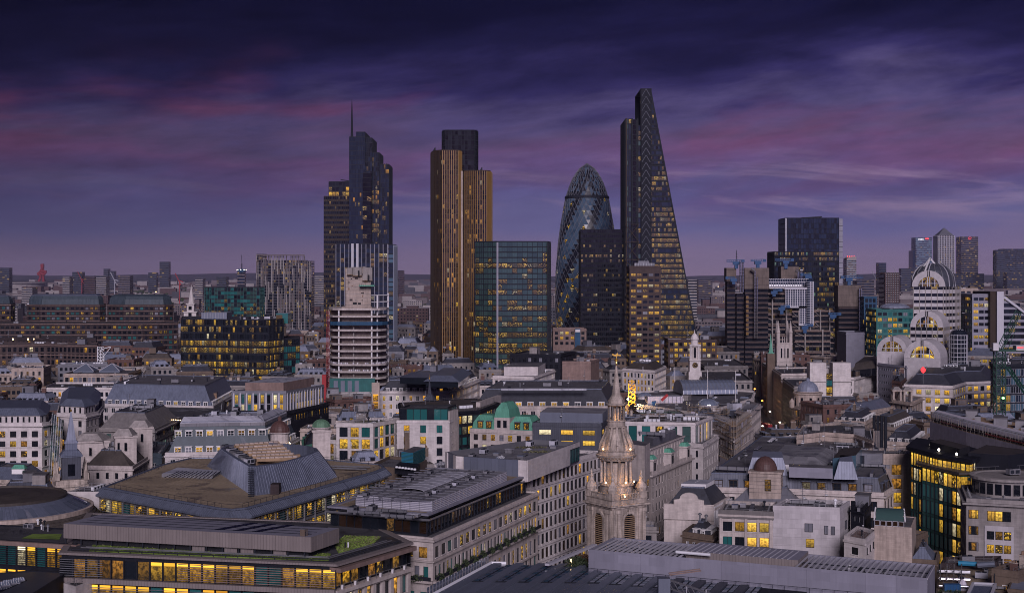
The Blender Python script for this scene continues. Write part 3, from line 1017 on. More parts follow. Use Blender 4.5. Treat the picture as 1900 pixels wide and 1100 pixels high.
for y in (548,560.5):
 s.bar(V(X(690,783),783,Z(y,d)),V(X(720,797),797,Z(y,d)),.5,.5,'white_paint')
 s.bar(V(X(720,797),797,Z(y,d)),V(X(720,797),811,Z(y,d)),.5,.5,'white_paint')
s.build('roof_beam',r,'stuff')
s = MB()
big = inset(ring,-1.2)
s.loft([[V(p.x,p.y,Z(603,d)) for p in big],[V(p.x,p.y,Z(596.5,d)) for p in big]],'net_blue',cap=False)
s.build('blue_netting',r)
s = MB()
for Wq in walls(inset(ring,-.5)):
 if Wq.seen:
  for q in range(int(Wq.L/1.1)):
   for k,y in enumerate((676,689)):
    if random.Random(q*7+k).random() < .5:
     Wq.box(s,q*1.1,q*1.1+.8,Z(y,d),Z(y,d)+1.1,-2.2,-1.4,('white_paint','sheeting','metal')[(q+k) % 3])
s.build('site_materials',r,'stuff')
s = MB()
Wf = xyd([(611,776),(696,774),(696,778),(611,780)])
s.prism(Wf,0,Z(701,d),'net_green')
for px in range(622,696,13):
 s.box(X(px,774)-.9,X(px,774)+1.3,774.6,775.2,Z(726,d),Z(705,d),'clad_blue',skip='k')
s.build('green_hoarding',r,'stuff')
s = MB()
for px in (607,611):
 s.box(X(px,d)-.12,X(px,d)+.12,779,779.3,0,Z(575,d),'red_paint')
for y in range(577,720,4):
 s.bar(V(X(607,d),779.1,Z(y,d)),V(X(611,d),779.1,Z(y+4,d)),.15,.15,'red_paint')
s.box(X(600,d),X(608,d),774,778,0,Z(694,d),'red_paint')
s.build('red_hoist',r,'stuff')
d = 1010
r = thing('ribbed_tower','tall tower ribbed with gold-lit vertical fins and a dark top','skyscraper',(X(856,d),d))
HEROES.append((X(856,d),d,'the ribbed golden tower',183))
m,wl = MB(),[]
def gold(seed,lo,hi,amt):  # golden band: the sunset's reflection put into glowing panes among lit ones
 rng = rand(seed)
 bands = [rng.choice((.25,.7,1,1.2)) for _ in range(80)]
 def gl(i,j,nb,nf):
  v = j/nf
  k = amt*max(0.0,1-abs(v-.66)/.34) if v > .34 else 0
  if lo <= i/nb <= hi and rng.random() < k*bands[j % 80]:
   return rng.choice(('lit_sunset_glow','lit_sunset_glow','dim'))
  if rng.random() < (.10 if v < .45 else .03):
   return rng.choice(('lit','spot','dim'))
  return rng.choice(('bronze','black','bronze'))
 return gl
left = xyd([(800,1030),(801,1017),(806,1009),(821,1003),(850,1004),(855.5,1008),(857,1030)])
right = xyd([(858,1030),(859,1013),(863,1008),(886,1006),(903,1007),(910,1012),(912.5,1030)])
corep = xyd([(820,1025),(826,1019),(880,1019),(887,1026),(885,1055),(822,1055)])
glass_block(r,left,0,Z(281,d),1.5,3.35,.5,'frame_bronze',(.5,.55),lambda W: 'fin_afterglow' if W.n.x >-.25 else 'frame_bronze',gold(51,.25,1,.3),wl,m)  # painted afterglow on front and right facets only; left fins stay bronze
glass_block(r,right,0,Z(318,d),1.5,3.35,.5,'frame_bronze',(.5,.55),lambda W: 'fin_afterglow' if W.n.x >-.25 else 'frame_bronze',gold(52,.1,.9,.25),wl,m)
glass_block(r,corep,0,Z(243,1019),2.2,3.5,.8,'clad_dark',(.25,.2),'metal_dark',rowlit(53,.0,('spot',),('black','dark')),wl,m)
m.box(X(854.5,d),X(859,d),d-3,d+16,0,Z(318,d),'stone_warm')
finish(r,m,wl)
m = MB()
m.lathe((X(854,d),1030),[(1.2,Z(243,1019)),(1.2,Z(240.5,d)),(.25,Z(240,d)),(.2,Z(235,d))],'metal_dark',8)
for px in (822,832,841,850,859,868,878,885):
 m.tube((X(px,1020),1020.5,Z(243,1019)),(X(px,1020),1020.5,Z(240.3,1019)),.1,'metal_dark',4)
m.box(X(821,1020),X(886,1020),1020.4,1020.6,Z(240.6,1019),Z(240.2,1019),'lamp_red' if 0 else 'metal_dark')
m.build('roof_rail',r,'stuff')
for px,y in ((805,281),(892,318)):
 m = MB()
 m.bar(V(X(px-2,d),1012,Z(y,d)-.3),V(X(px+2.5,d),1012,Z(y-7,d)),.9,.9,'metal_dark')
 m.bar(V(X(px+2,d),1012,Z(y,d)-.3),V(X(px+2,d),1012,Z(y-5,d)),.7,.7,'metal_dark')
 m.build('cleaning_cradle_arm',r)
d = 880
r = thing('teal_glass_slab','broad teal glass office slab with many yellow lit panes beside the ribbed tower','office tower',(X(950,d),d))
HEROES.append((X(950,d),d,'the teal glass slab',103))
m,wl = MB(),[]
poly = xyd([(881,890),(922,879),(1016,883),(1022,905),(884,915)])
rp = lambda u,v: 1.5 if v < .5 else (.9 if v < .88 else .02)
glass_block(r,poly,0,Z(449,d),3.25,3.2,.55,'metal_dark',(.22,.2),'metal_dark',rowlit(61,.62,('spot','spot','lit','dim'),('teal',),ramp_=rp,spread=1.4),wl,m)
finish(r,m,wl,thr=9.0,fr='metal_dark',mul=(2,1))
for px,dd in ((923,878.2),(1015.5,882.0),(881.5,889)):
 s = MB()
 s.rbox((X(px,dd),dd),0,.5 if px != 923 else 1.1,.8,0,Z(450,d),'clad_lilac' if px == 923 else 'metal_dark')
 s.build('corner_pilaster',r)
d = 1252
gx = X(1092,d)
r = thing('bullet_shaped_tower','rounded bullet-shaped glass tower wrapped in dark spiral bands','skyscraper',(gx,d+26))
HEROES.append((gx,d,'the bullet-shaped tower',180))
FOOT.append(ccw([V(gx-27,d-2),V(gx+27,d-2),V(gx+27,d+54),V(gx-27,d+54)]))
PR = [(0,25.6),(30,27.2),(60,28.0),(85,27.5),(110,25.4),(124,23.6),(145,20.0),(152,18.3),(162,15.0),(170,11.2),(175.5,7.2),(179,3.6),(180.4,.3)]
def gr(z):
 for (z0,r0),(z1,r1) in zip(PR,PR[1:]):
  if z <= z1:
   t = (z-z0)/(z1-z0)
   t2 = t
   return r0+(r1-r0)*t2
 return .3
SEG,ROWS = 36,43
zs = [180.4*j/ROWS for j in range(ROWS+1)]
pt = lambda i,j,k=0.0: V(gx+(gr(zs[j])+k)*cos(2*pi*(i+.5*j)/SEG),d+26+(gr(zs[j])+k)*sin(2*pi*(i+.5*j)/SEG),zs[j])
rng = rand(71)
m,rib = MB(),MB()
for j in range(ROWS):
 for i in range(SEG):
  sp = (i % 6) in (0,1)
  tri = []
  a,b,c_,e = pt(i,j),pt(i+1,j),pt(i,j+1),pt(i-1,j+1)
  top = zs[j] > 150
  for k,q in enumerate(([a,b,c_],[a,c_,e])):
   if top:
    g_ = 'skin_dark' if rng.random() < .7 else 'skin_blue'
   elif sp:
    g_ = 'skin_dark'
   else:
    v = zs[j]/150
    rr = rng.random()
    g_ = ('spot' if rr < .5 else 'dim') if rr < (.26 if v < .55 else .07) else 'skin_blue'
   n_ = (i*7+j*13+k) % 83
   m.face(q,g_,[(n_+.05,j+.05),(n_+.95,j+.05),(n_+.5,j+.95)])
  rib.bar(pt(i,j,.1),pt(i,j+1,.1),.22,.2,'clad_grey')
  rib.bar(pt(i,j,.1),pt(i-1,j+1,.1),.22,.2,'clad_grey')
m.build('glass_skin',r,'stuff')
rib.build('lattice',r,'stuff')
m = MB()
m.lathe((gx,d+26),[(gr(150)+.1,149.2),(gr(150)+.9,149.6),(gr(151)+.9,151.4),(gr(152)+.1,151.8)],'metal_dark',36,cap=False)
m.build('upper_ring',r)
d = 1130
r = thing('black_office_slab','plain black office slab with thin rows of lit windows before the bullet tower','office tower',(X(1118,d),d))
HEROES.append((X(1118,d),d,'the black office slab',117))
m,wl = MB(),[]
rp = lambda u,v: 0.0 if v > .9 else (1.4 if .42 < v < .88 else (.05 if v > .3 else .3))
glass_block(r,rect(1078,1158,d,d+34),0,Z(427,d),1.6,3.75,1.7,'clad_dark',(.28,.3),'frame_dark',rowlit(81,.36,('spot','lit','dim'),('black','black','dark'),ramp_=rp),wl,m)
finish(r,m,wl)
d = 1121
r = thing('wedge_tower','very tall wedge-shaped glass tower with one sloping side and a braced ladder spine','skyscraper',(X(1222,d),d))
HEROES.append((X(1222,d),d,'the wedge tower',225))
m,wl = MB(),[]
zt = Z(166,d)
xr = lambda z: X(1207,d)+(X(1288,d)-X(1207,d))*(zt-z)/(zt-Z(600,d))
x0 = X(1188,d)
FOOT.append(ccw([V(X(1160,d),d-1),V(xr(0),d-1),V(xr(0),d+50),V(X(1160,d),d+50)]))
W = Wall((x0,d),(xr(0),d))
W.seen = True
rp = lambda u,v: 1.7 if v < .5 else (1.0 if v < .75 else .25)
curtain(m,wl,W,0,zt,1.5,3.95,1.3,'metal_dark',None,'metal_dark',rowlit(91,.66,('spot','lit','dim'),('blue','blue','blue','dark'),ramp_=rp,spread=1.3),uclip=lambda z: xr(z)-x0)
m.face([V(x0,d+.5,0),V(xr(0),d+.5,0),V(xr(zt),d+.5,zt),V(x0,d+.5,zt)],'clad_dark')
m.face([V(xr(0),d,0),V(xr(0),d+48,0),V(xr(zt),d+48,zt),V(xr(zt),d,zt)],'blue')
m.face([V(x0,d+48,0),V(xr(0),d+48,0),V(xr(zt),d+48,zt),V(x0,d+48,zt)],'dark')
m.face([V(x0,d,zt),V(xr(zt),d,zt),V(xr(zt),d+48,zt),V(x0,d+48,zt)],'metal_dark')
nb = 16
for i in range(1,nb):
 u = x0+8.6+i*3.0
 ztop = zt-(u-X(1207,d))/(X(1288,d)-X(1207,d))*(zt-Z(600,d))
 if ztop > 0:
  m.box(u-.1,u+.1,d-.12,d+.1,0,min(ztop,zt),'metal_dark',skip='bk')
m.bar(V(xr(0),d-.3,0),V(xr(zt),d-.3,zt),1.0,.9,'metal_dark')
for k in range(8):
 z = 28*k
 m.box(x0,min(xr(z),xr(0)),d-.5,d+.1,z-.4,z+.4,'metal_dark',skip='k')
lad = MB()
lx0,lx1 = X(1188,d),X(1208.5,d)
lad.box(lx0,lx1,d-2.4,d-.6,0,zt+.3,'clad_dark')
n_ = 40
for k in range(n_):
 z0_,z1_ = zt*k/n_,zt*(k+1)/n_
 lad.bar(V(lx0,d-2.6,z0_),V(lx1,d-2.6,z0_),.3,.4,'metal_dark')
 mid = (lx0+lx1)/2
 lad.bar(V(lx0+1,d-2.6,z0_),V(mid,d-2.6,z1_),.26,.4,'zinc_dark')
 lad.bar(V(lx1-1,d-2.6,z0_),V(mid,d-2.6,z1_),.26,.4,'zinc_dark')
lad.build('braced_spine',r,'stuff')
for (a,b,top,da,bw,of,fm,lt) in ((1160,1172,222,1117,2.2,('blue','blue','teal'),'metal_dark',.06),(1172,1181,223,1116,6,('black',),'clad_dark',0),
          (1181,1189,234,1119,3.4,('blue','teal','dark'),'metal_dark',.4)):
 glass_block(r,rect(a,b,da,da+44),0,Z(top,da),bw,3.95,.9,fm,(.5,.4),'metal_dark',rowlit(int(a),lt,('lit','dim','spot'),of),wl,m)
for a in (1160,1170.5,1181):
 m.box(X(a,d),X(a,d)+.9,1114.5,1116,0,Z(221,d),'frame_bronze' if a == 1160 else 'metal_dark')
finish(r,m,wl)
yl = MB()
for k in range(9):
 za,zb = k*13.5,(k+1)*13.5
 xa,xb = X(1160,1113),X(1186,1113)
 yl.bar(V(xa,1113,za),V(xb,1113,zb),.4,.4,'frame_bronze')
 yl.bar(V(xb,1113,za),V(xa,1113,zb),.4,.4,'frame_bronze')
 yl.bar(V(xa,1113,zb),V(xb,1113,zb),.5,.5,'frame_bronze')
yl.build('lift_bracing',r,'stuff')
r,p = B('brown_office_tower','squat brown granite tower with square lit windows before the wedge tower','office tower',rect(1168,1226,950,976),Z(495,950),wall='granite_brown',roof='felt_dark',bw=4.0,ww=2.9,fh=3.55,
   wh=1.7,top=4.4,n=20,lit=.5,mix=['lit','spot','dim'],off=['black','dark'],par=.6,cor=.25,clut=0,seed=95,mul=(2,1),short='the brown granite tower',fr='frame_dark')
m = MB()
m.box(X(1178,950),X(1216,950),955,968,Z(495,950),Z(488,950),'clad_grey',top='membrane')
m.box(X(1186,950),X(1206,950),957,965,Z(488,950),Z(484,950),'clad_grey')
for k in range(7):
 m.box(X(1180+5*k,950),X(1180.8+5*k,950),954.6,955,Z(495,950),Z(488,950),'metal',skip='k')
m.build('plant_room',r)
d = 1165
r = thing('dark_blue_tower','dark blue-black office tower with a lower lit shoulder block to its side','office tower',(X(1505,d),d+10))
HEROES.append((X(1505,d),d,'the dark blue tower',128))
m,wl = MB(),[]
glass_block(r,rect(1458,1557,d,d+32),0,Z(405.5,d),2.0,4.1,.5,'clad_dark',(.16,.15),'metal_dark',rowlit(101,.03,('dim',),('blue','dark','blue'),ramp_=lambda u,v: 3 if v < .55 else 0),wl,m)
glass_block(r,ccw([V(X(1437,1148),1148),V(X(1470,1152),1153),V(X(1500,1152),1155),V(X(1556,1152),1152),V(X(1556,1152),1164.8),V(X(1437,1148),1180)]),0,Z(468,1150),1.5,4.05,1.5,'clad_dark',(.2,.2),'metal_dark',
   rowlit(102,.45,('spot','lit','spot','dim','dim'),('black','dark','blue'),blank='lit_teal',ramp_=lambda u,v: (1.4 if u > .25 else .3)*(1 if v > .25 else .7)),wl,m)
finish(r,m,wl)
s = MB()
s.box(X(1556.5,d),X(1563,d),d-1,d+34,0,Z(406,d),'clad_lilac',top='metal')
for k in range(30):
 s.box(X(1556.4,d),X(1563.1,d),d-1.1,d-1,4.2*k,4.2*k+.3,'metal_dark',skip='k')
s.build('lift_shaft',r)
s = MB()
s.box(X(1457,d),X(1459,d),d-1,d+2,Z(468,d),Z(405,d),'metal')
s.build('edge_fin',r)
s = MB()
s.bar(V(X(1490,d),d+6,Z(404,d)),V(X(1528,d),d+6,Z(402,d)),1.2,.9,'metal_dark')
s.bar(V(X(1500,d),d+6,Z(406,d)),V(X(1500,d),d+6,Z(403,d)),1.5,1.5,'metal_dark')
s.bar(V(X(1524,d),d+6,Z(406,d)),V(X(1524,d),d+6,Z(402,d)),1.5,1.5,'metal_dark')
s.build('window_cleaning_crane',r)
# the steel-clad building with outside ducts, service towers and a glass vault
d = 1080
r = thing('steel_clad_building','steel and concrete building with outside pipes, boxy service towers and blue roof cranes','office building',(X(1450,d),d+20))
HEROES.append((X(1450,d),d,'the pipe-clad building',95))
FOOT.append(rect(1345,1605,d-30,d+45))
def service_tower(p0,p1,top,boxbot,dd,dep,name='service_tower'):
 s = MB()
 a,b = X(p0,dd),X(p1,dd)
 zb,zt_ = Z(boxbot,dd),Z(top,dd)
 s.box(a+.6,b-.6,dd+.8,dd+dep-.8,0,zb,'granite_brown')
 s.box(a,b,dd,dd+dep,zb,zt_,'concrete_brown',top='metal_dark')
 q = zb+3
 while q < zt_:
  s.box(a-.05,b+.05,dd-.06,dd,q,q+.15,'frame_dark',skip='k')
  q += 5.2
 z = 2
 while z < zb-2:
  s.box(a+.3,b-.3,dd+.5,dd+.8,z,z+.5,'metal_dark',skip='k')
  s.box(a+.5,b-.5,dd+.7,dd+.8,z+.5,z+2.2,'black',skip='k')
  z += 3.6
 return s.build(name,r,'stuff')
service_tower(1348,1366,497,522,1074,12)
service_tower(1381.5,1427,497,536,1068,13)
service_tower(1555,1598,529,569,1066,14)
service_tower(1449,1482,495,520,1108,12)
service_tower(1366,1382,545,545,1070,10,'stair_tower')
s = MB()
for px0,px1,y0,y1,dd in ((1372,1375.5,484,543,1067),(1377,1380,486,543,1067),(1399,1402,502,628,1064),(1403.5,1406,514,628,1064),(1593.5,1596,534,620,1063),(1597,1599.5,534,620,1063)):
 rr = (X(px1,dd)-X(px0,dd))/2
 xx = (X(px0,dd)+X(px1,dd))/2
 s.tube((xx,dd,Z(y1,dd)),(xx,dd,Z(y0,dd)),rr,'steel_bright',8,True)
 z = Z(y1,dd)
 while z < Z(y0,dd):
  s.lathe((xx,dd),[(rr+.12,z),(rr+.12,z+.25)],'metal_dark',8)
  z += 2.4
for (xa,ya,xb,yb) in ((1393.5,499,1400,503),(1476.5,501.5,1481,505),(1484,502,1489,502)):
 s.tube((X(xa,1064),1064,Z(ya,1064)),(X(xb,1064),1064,Z(yb,1064)),1.2,'steel_bright',8,True)
for xa in (1481,1486.5):
 s.tube((X(xa,1100),1100,Z(520,1100)),(X(xa,1100),1100,Z(504,1100)),1.0,'steel_bright',8,True)
s.build('riser_pipe',r,'stuff')
s = MB()
for px in (1386,1600.5):
 for y in ((549,557,565.5,574,583,591,600,608,616) if px == 1386 else (579,587,596,605,614)):
  s.box(X(px-2,1062),X(px+2.5,1062),1061,1066,Z(y+5.5,1062),Z(y,1062),'terracotta')
  s.box(X(px-1.5,1062),X(px+2,1062),1060.8,1061,Z(y+4.5,1062),Z(y+1,1062),'dim',skip='k')
s.build('lit_pod',r,'stuff')
s,wl = MB(),[]
for (a,b,top,dd,dep) in ((1418,1470,545,1078,26),(1470,1512,578,1076,24),(1512,1546,577,1076,26),(1475,1540,614,1058,18)):
 poly = rect(a,b,dd,dd+dep)
 glass_block(r,poly,0,Z(top,dd),2.6,3.9,1.1,'concrete_brown',(.14,.12),'metal_dark',rowlit(int(a),.10,('dim','spot'),('black','dark')),wl,s)
 W = [q for q in walls(poly) if q.n.y <-.9][0]
 z = Z(top,dd)
 while z > 0:
  W.box(s,-.6,W.L+.6,z-.5,z,0,.9,'granite_pink',skip='k')
  z -= 7.8
 for u in (.28,.78):
  s.tube(W.p(W.L*u,0,1.4),W.p(W.L*u,Z(top,dd)+1,1.4),.55,'concrete',8,True)
 for k in range(5):
  z0_ = Z(top,dd)-4-k*7.8
  s.bar(W.p(W.L*.02,z0_+3,1),W.p(W.L*.26,z0_,1),.3,.3,'concrete')
finish(r,s,wl,nm='office_floors')
s = MB()
rad = 5.6
yc,zc = 1086.0,Z(532,1080)
xa,xb = X(1427,1080),X(1506,1080)
arc = [(yc-rad*cos(t),zc+rad*sin(t)) for t in [pi*k/10 for k in range(11)]]
nx_ = 18
for i in range(nx_):
 q0,q1 = xa+(xb-xa)*i/nx_,xa+(xb-xa)*(i+1)/nx_
 for k in range(10):
  s.face([V(q0,*arc[k]),V(q1,*arc[k]),V(q1,*arc[k+1]),V(q0,*arc[k+1])],'blue')
  s.bar(V(q0,arc[k][0]-.1,arc[k][1]+.1),V(q0,arc[k+1][0]-.1,arc[k+1][1]+.1),.6,.4,'clad_lilac')
for k in (0,2,5):
 s.bar(V(xa,arc[k][0]-.15,arc[k][1]+.1),V(xb,arc[k][0]-.15,arc[k][1]+.1),.5,.5,'fin_white')
s.tube((xa,yc-rad-1,zc-1.3),(X(1490,1080),yc-rad-1,zc-1.3),.8,'steel_bright',8,True)
s.build('glass_vault',r,'stuff')
s = MB()
for (a,b,y0,y1) in ((1457,1500,535,569),(1483,1500,569,602)):
 xa_,xb_ = X(a,1076),X(b,1076)
 s.box(xa_,xb_,1074,1080,Z(y1,1076),Z(y0,1076),'blue')
 k = max(2,int((b-a)/4))
 for i in range(k+1):
  q = xa_+(xb_-xa_)*i/k
  s.box(q-.25,q+.25,1073.4,1074,Z(y1,1076),Z(y0,1076),'fin_white',skip='k')
 for i in range(int((y1-y0)/3.3)):
  z = Z(y1-i*3.3,1076)
  s.box(xa_,xb_,1073.6,1074,z,z+.22,'fin_white',skip='k')
 s.box(xa_-1,xb_+1,1072.6,1073.6,Z(y1,1076)-.7,Z(y1,1076)+.5,'fin_white')
 s.box(xa_-1,xb_+1,1072.6,1073.6,Z(y0,1076)-.7,Z(y0,1076)+.5,'fin_white')
ex = X(1506,1074)
for k in range(8):
 t = pi*k/7-pi/2
 s.tube((ex-1.5+2.8*cos(t),1074+2.8*sin(t),Z(604,1074)),(ex-1.5+2.8*cos(t),1074+2.8*sin(t),Z(522,1074)),.3,'fin_white',6)
for k in range(26):
 z = Z(604-k*3.2,1074)
 s.lathe((ex-1.5,1074),[(2.7,z),(3.0,z+.1),(3.0,z+.35)],'fin_white',12,cap=False)
s.lathe((ex-1.5,1074),[(2.55,Z(604,1074)),(2.55,Z(522,1074)),(1.6,Z(518.5,1074)),(.4,Z(516.8,1074))],'blue',12)
s.build('glazed_end_wall',r,'stuff')
def roof_crane(px,y,dd,span=24,facing=-1,root=r,mast=6):
 s = MB()
 x,z = X(px,dd),Z(y,dd)
 k = X(951,dd)-X(950,dd)
 s.box(x-1.2,x+1.2,dd-1.2,dd+1.2,z-mast,z-1.3,'crane_blue')
 s.box(x-2.4,x+2.4,dd-1.5,dd+1.5,z-2.2,z,'crane_blue')
 e = x+facing*span*k*.8
 for yy in (dd-1.1,dd+1.1):
  s.bar(V(x-facing*4,yy,z),V(e,yy,z+.3),.5,.6,'crane_blue')
  s.bar(V(x-facing*4,yy,z+1.5),V(e,yy,z+1.3),.35,.4,'crane_blue')
 n = 7
 for i in range(n+1):
  q = x-facing*4+(e-x+facing*4)*i/n
  s.bar(V(q,dd-1.1,z),V(q,dd-1.1,z+1.5),.35,.35,'crane_blue')
 s.box(min(x-facing*4,x-facing*6),max(x-facing*4,x-facing*6),dd-1.3,dd+1.3,z-.4,z+1.7,'crane_blue')
 return s.build('maintenance_crane',root,'stuff')
roof_crane(1366,486,1074,22,-1,mast=5)
roof_crane(1406,485,1072,16,-1,mast=6)
roof_crane(1361,517,1066,3,1,mast=4)
roof_crane(1458,484,1108,24,-1,mast=6)
roof_crane(1499.5,511,1092,5,1,mast=5)
roof_crane(1575,516,1070,32,1,mast=6)
roof_crane(1436,540,1070,2,-1,mast=4)
roof_crane(1450,570,1066,2,-1,mast=5)
roof_crane(1493,605,1056,2,-1,mast=5)
roof_crane(1545,584,1060,10,-1,mast=3)
s = MB()
s.tube((X(1367.5,1076),1078,Z(490,1076)),(X(1367.5,1076),1078,Z(464,1076)),.22,'metal_dark',5)
for k in range(4):
 s.box(X(1365.5+.3*k,1076),X(1369.5-.3*k,1076),1077.9,1078.1,Z(480-3*k,1076),Z(479.4-3*k,1076),'metal_dark')
s.build('antenna_mast',r)
# postmodern tower with arched windows under barrel vaults
d = 800
r = thing('arched_tower','pale banded tower crowned by a big barrel vault with an arched window','office tower',(X(1738,d),d+15))
HEROES.append((X(1738,d),d,'the arched tower',90))
FOOT.append(rect(1625,1785,d-60,d+35))
def vault(name,pc,yspring,rpx,dd,dep,ang,root,open_=0.66,lit_='spot',drum=None,base='wing_wall',bands=None):
 """A barrel vault whose round-arched end faces the camera; pc, yspring: centre of the arch in the photograph."""
 k = dd/F
 R = rpx*k
 zc = Z(yspring,dd)
 cx = X(pc,dd)
 u,n = V(cos(ang),sin(ang)),V(-sin(ang),cos(ang))
 P = lambda a,z,w: V(cx,dd)+u*a+n*w+V(0,0,z)
 root_ = MB()
 seg = 20
 th = [pi*i/seg for i in range(seg+1)]
 Ri = R*open_
 for i in range(seg):
  c0,s0,c1,s1 = cos(th[i]),sin(th[i]),cos(th[i+1]),sin(th[i+1])
  root_.face([P(R*c0,zc+R*s0,0),P(Ri*c0,zc+Ri*s0,0),P(Ri*c1,zc+Ri*s1,0),P(R*c1,zc+R*s1,0)],'white_panel')
  root_.face([P(Ri*c0,zc+Ri*s0,0),P(Ri*c0,zc+Ri*s0,1),P(Ri*c1,zc+Ri*s1,1),P(Ri*c1,zc+Ri*s1,0)],'stone_grey')
  root_.face([P(R*c0,zc+R*s0,0),P(R*c1,zc+R*s1,0),P(R*c1,zc+R*s1,dep),P(R*c0,zc+R*s0,dep)],'white_panel' if drum is None else drum)
 root_.face([P(R*cos(t),zc+R*sin(t),dep) for t in th],'stone_grey')
 o1 = root_.build(name,root)
 if base:
  s = MB()
  s.cell(P(-R,0,.25),u*2*R,n*(dep-.25),V(0,0,zc),'white_panel')
  s.build(base,root)
  if bands:
   s,wl = MB(),[]
   for W in (Wall(P(-R,0,0),P(R,0,0)),Wall(P(R+.2,0,0),P(R+.2,0,dep))):
    curtain(s,wl,W,0,zc,3.0,3.75,1.9,'white_panel',(.35,.25),'stone_grey',bands)
   finish(root,s,wl,nm='banded_front')
 gl = MB()
 cols = 6
 for i in range(cols):
  a0,a1 =-Ri+2*Ri*i/cols,-Ri+2*Ri*(i+1)/cols
  h0,h1 = sqrt(max(0,Ri*Ri-a0*a0)),sqrt(max(0,Ri*Ri-a1*a1))
  rows = 3
  for j in range(rows):
   f = lambda h_,q: zc+h_*q/rows
   g_ = random.Random(int(pc)*31+i*3+j).choice((lit_,'dark','dim',lit_))
   gl.face([P(a0,f(h0,j),.8),P(a1,f(h1,j),.8),P(a1,f(h1,j+1),.8),P(a0,f(h0,j+1),.8)],g_,[(i+.02,j+.02),(i+.98,j+.02),(i+.98,j+.98),(i+.02,j+.98)])
 for q in (-.09,.09,-.5,.5):
  hh = sqrt(Ri*Ri-(q*Ri*1.2) ** 2)
  gl.cell(P(q*Ri*1.2-.22,zc,.3),u*.44,n*.5,V(0,0,hh),'fin_white')
 gl.cell(P(-Ri,zc+Ri*.3,.35),u*2*Ri,n*.4,V(0,0,.35),'fin_white')
 gl.build(name.replace('vault','arch')+'_glazing',root,'stuff')
 key = MB()
 for q in (-.5,.5):
  key.cell(P(q*.9-.22,zc+Ri,-.15),u*.45,n*.3,V(0,0,(R-Ri)*.95),'frame_dark')
 key.build('keystone_bars',root,'stuff')
 return P,R,zc
vault('crown_vault',1723,532,30,800,7,-.2,r,open_=.62,drum='white_panel',base=None)
dm = MB()
kx = 800/F
dm.lathe((X(1743,803),815),[(40*kx,Z(534,800)),(40*kx,Z(528,800)),(38*kx,Z(514,800)),(33*kx,Z(503,800)),(26*kx,Z(495,800)),(15*kx,Z(489,800))],'zinc_dark',24)
for t in range(18):
 a = 2*pi*t/18
 pr = [(40.5,534),(40.5,528),(38.6,514),(33.6,503),(26.5,495),(15,488.5)]
 for (r0,y0),(r1,y1) in zip(pr,pr[1:]):
  dm.bar(V(X(1743,803)+r0*kx*cos(a),815+r0*kx*sin(a),Z(y0,800)),V(X(1743,803)+r1*kx*cos(a),815+r1*kx*sin(a),Z(y1,800)),.35,.35,'fin_white' if t % 3 == 0 else 'metal')
dm.build('dome',r,'stuff')
cr = MB()
for a,b in ((1725,1737),(1751,1737)):
 cr.bar(V(X(a,800),812,Z(495,800)),V(X(b,800),812,Z(479,800)),1.0,.8,'white_paint')
cr.bar(V(X(1722,800),806,Z(503,800)),V(X(1737,800),812,Z(479,800)),.7,.7,'white_paint')
cr.box(X(1735.6,800),X(1738.4,800),811.5,812.5,Z(481,800),Z(477,800),'white_paint')
cr.build('roof_finial',r)
s,wl = MB(),[]
poly = xyd([(1695,802),(1750,800),(1755,801),(1772,808),(1782,818),(1782,836),(1696,836)])
for W in walls(poly):
 if W.seen:
  curtain(s,wl,W,0,Z(532,800),3.0,3.75,2.0,'white_panel',(.35,.25),'stone_grey',rowlit(111,.14,('spot','dim','lit'),('black','dark')))
 else:
  s.face([W.p(0,0),W.p(W.L,0),W.p(W.L,Z(532,800)),W.p(0,Z(532,800))],'white_panel')
s.face([V(q.x,q.y,Z(532,800)) for q in poly],'felt')
s.prism(inset(poly,.5),0,Z(533,800),'clad_dark',top=False)
finish(r,s,wl,nm='shaft')
vault('middle_vault',1719.5,607,30,782,19,-.45,r,open_=.66,lit_='lit',base='front_bay',bands=rowlit(112,.3,('spot','lit','dim'),('black','dark')))
vault('lower_vault',1711,664,33,745,22,-.45,r,open_=.66,lit_='bright',base='porch_wall')
vault('side_vault',1655,652,28,770,24,-.45,r,open_=.68)
s = MB()
cx_,dd = X(1778,770),770
s.lathe((cx_,dd),[(4.6,0),(4.6,Z(622,dd)),(3.8,Z(615,dd)),(2.2,Z(611,dd)),(.3,Z(610,dd))],'dark',16)
for t in range(16):
 a = 2*pi*t/16
 s.bar(V(cx_+4.7*cos(a),dd+4.7*sin(a),0),V(cx_+4.7*cos(a),dd+4.7*sin(a),Z(622,dd)),.18,.18,'fin_white')
 s.bar(V(cx_+4.7*cos(a),dd+4.7*sin(a),Z(622,dd)),V(cx_+2.3*cos(a),dd+2.3*sin(a),Z(611,dd)),.18,.18,'fin_white')
for k in range(9):
 s.lathe((cx_,dd),[(4.75,Z(622+8*k,dd)),(4.75,Z(622+8*k,dd)+.3)],'fin_white',16,cap=False)
s.build('glass_turret',r,'stuff')
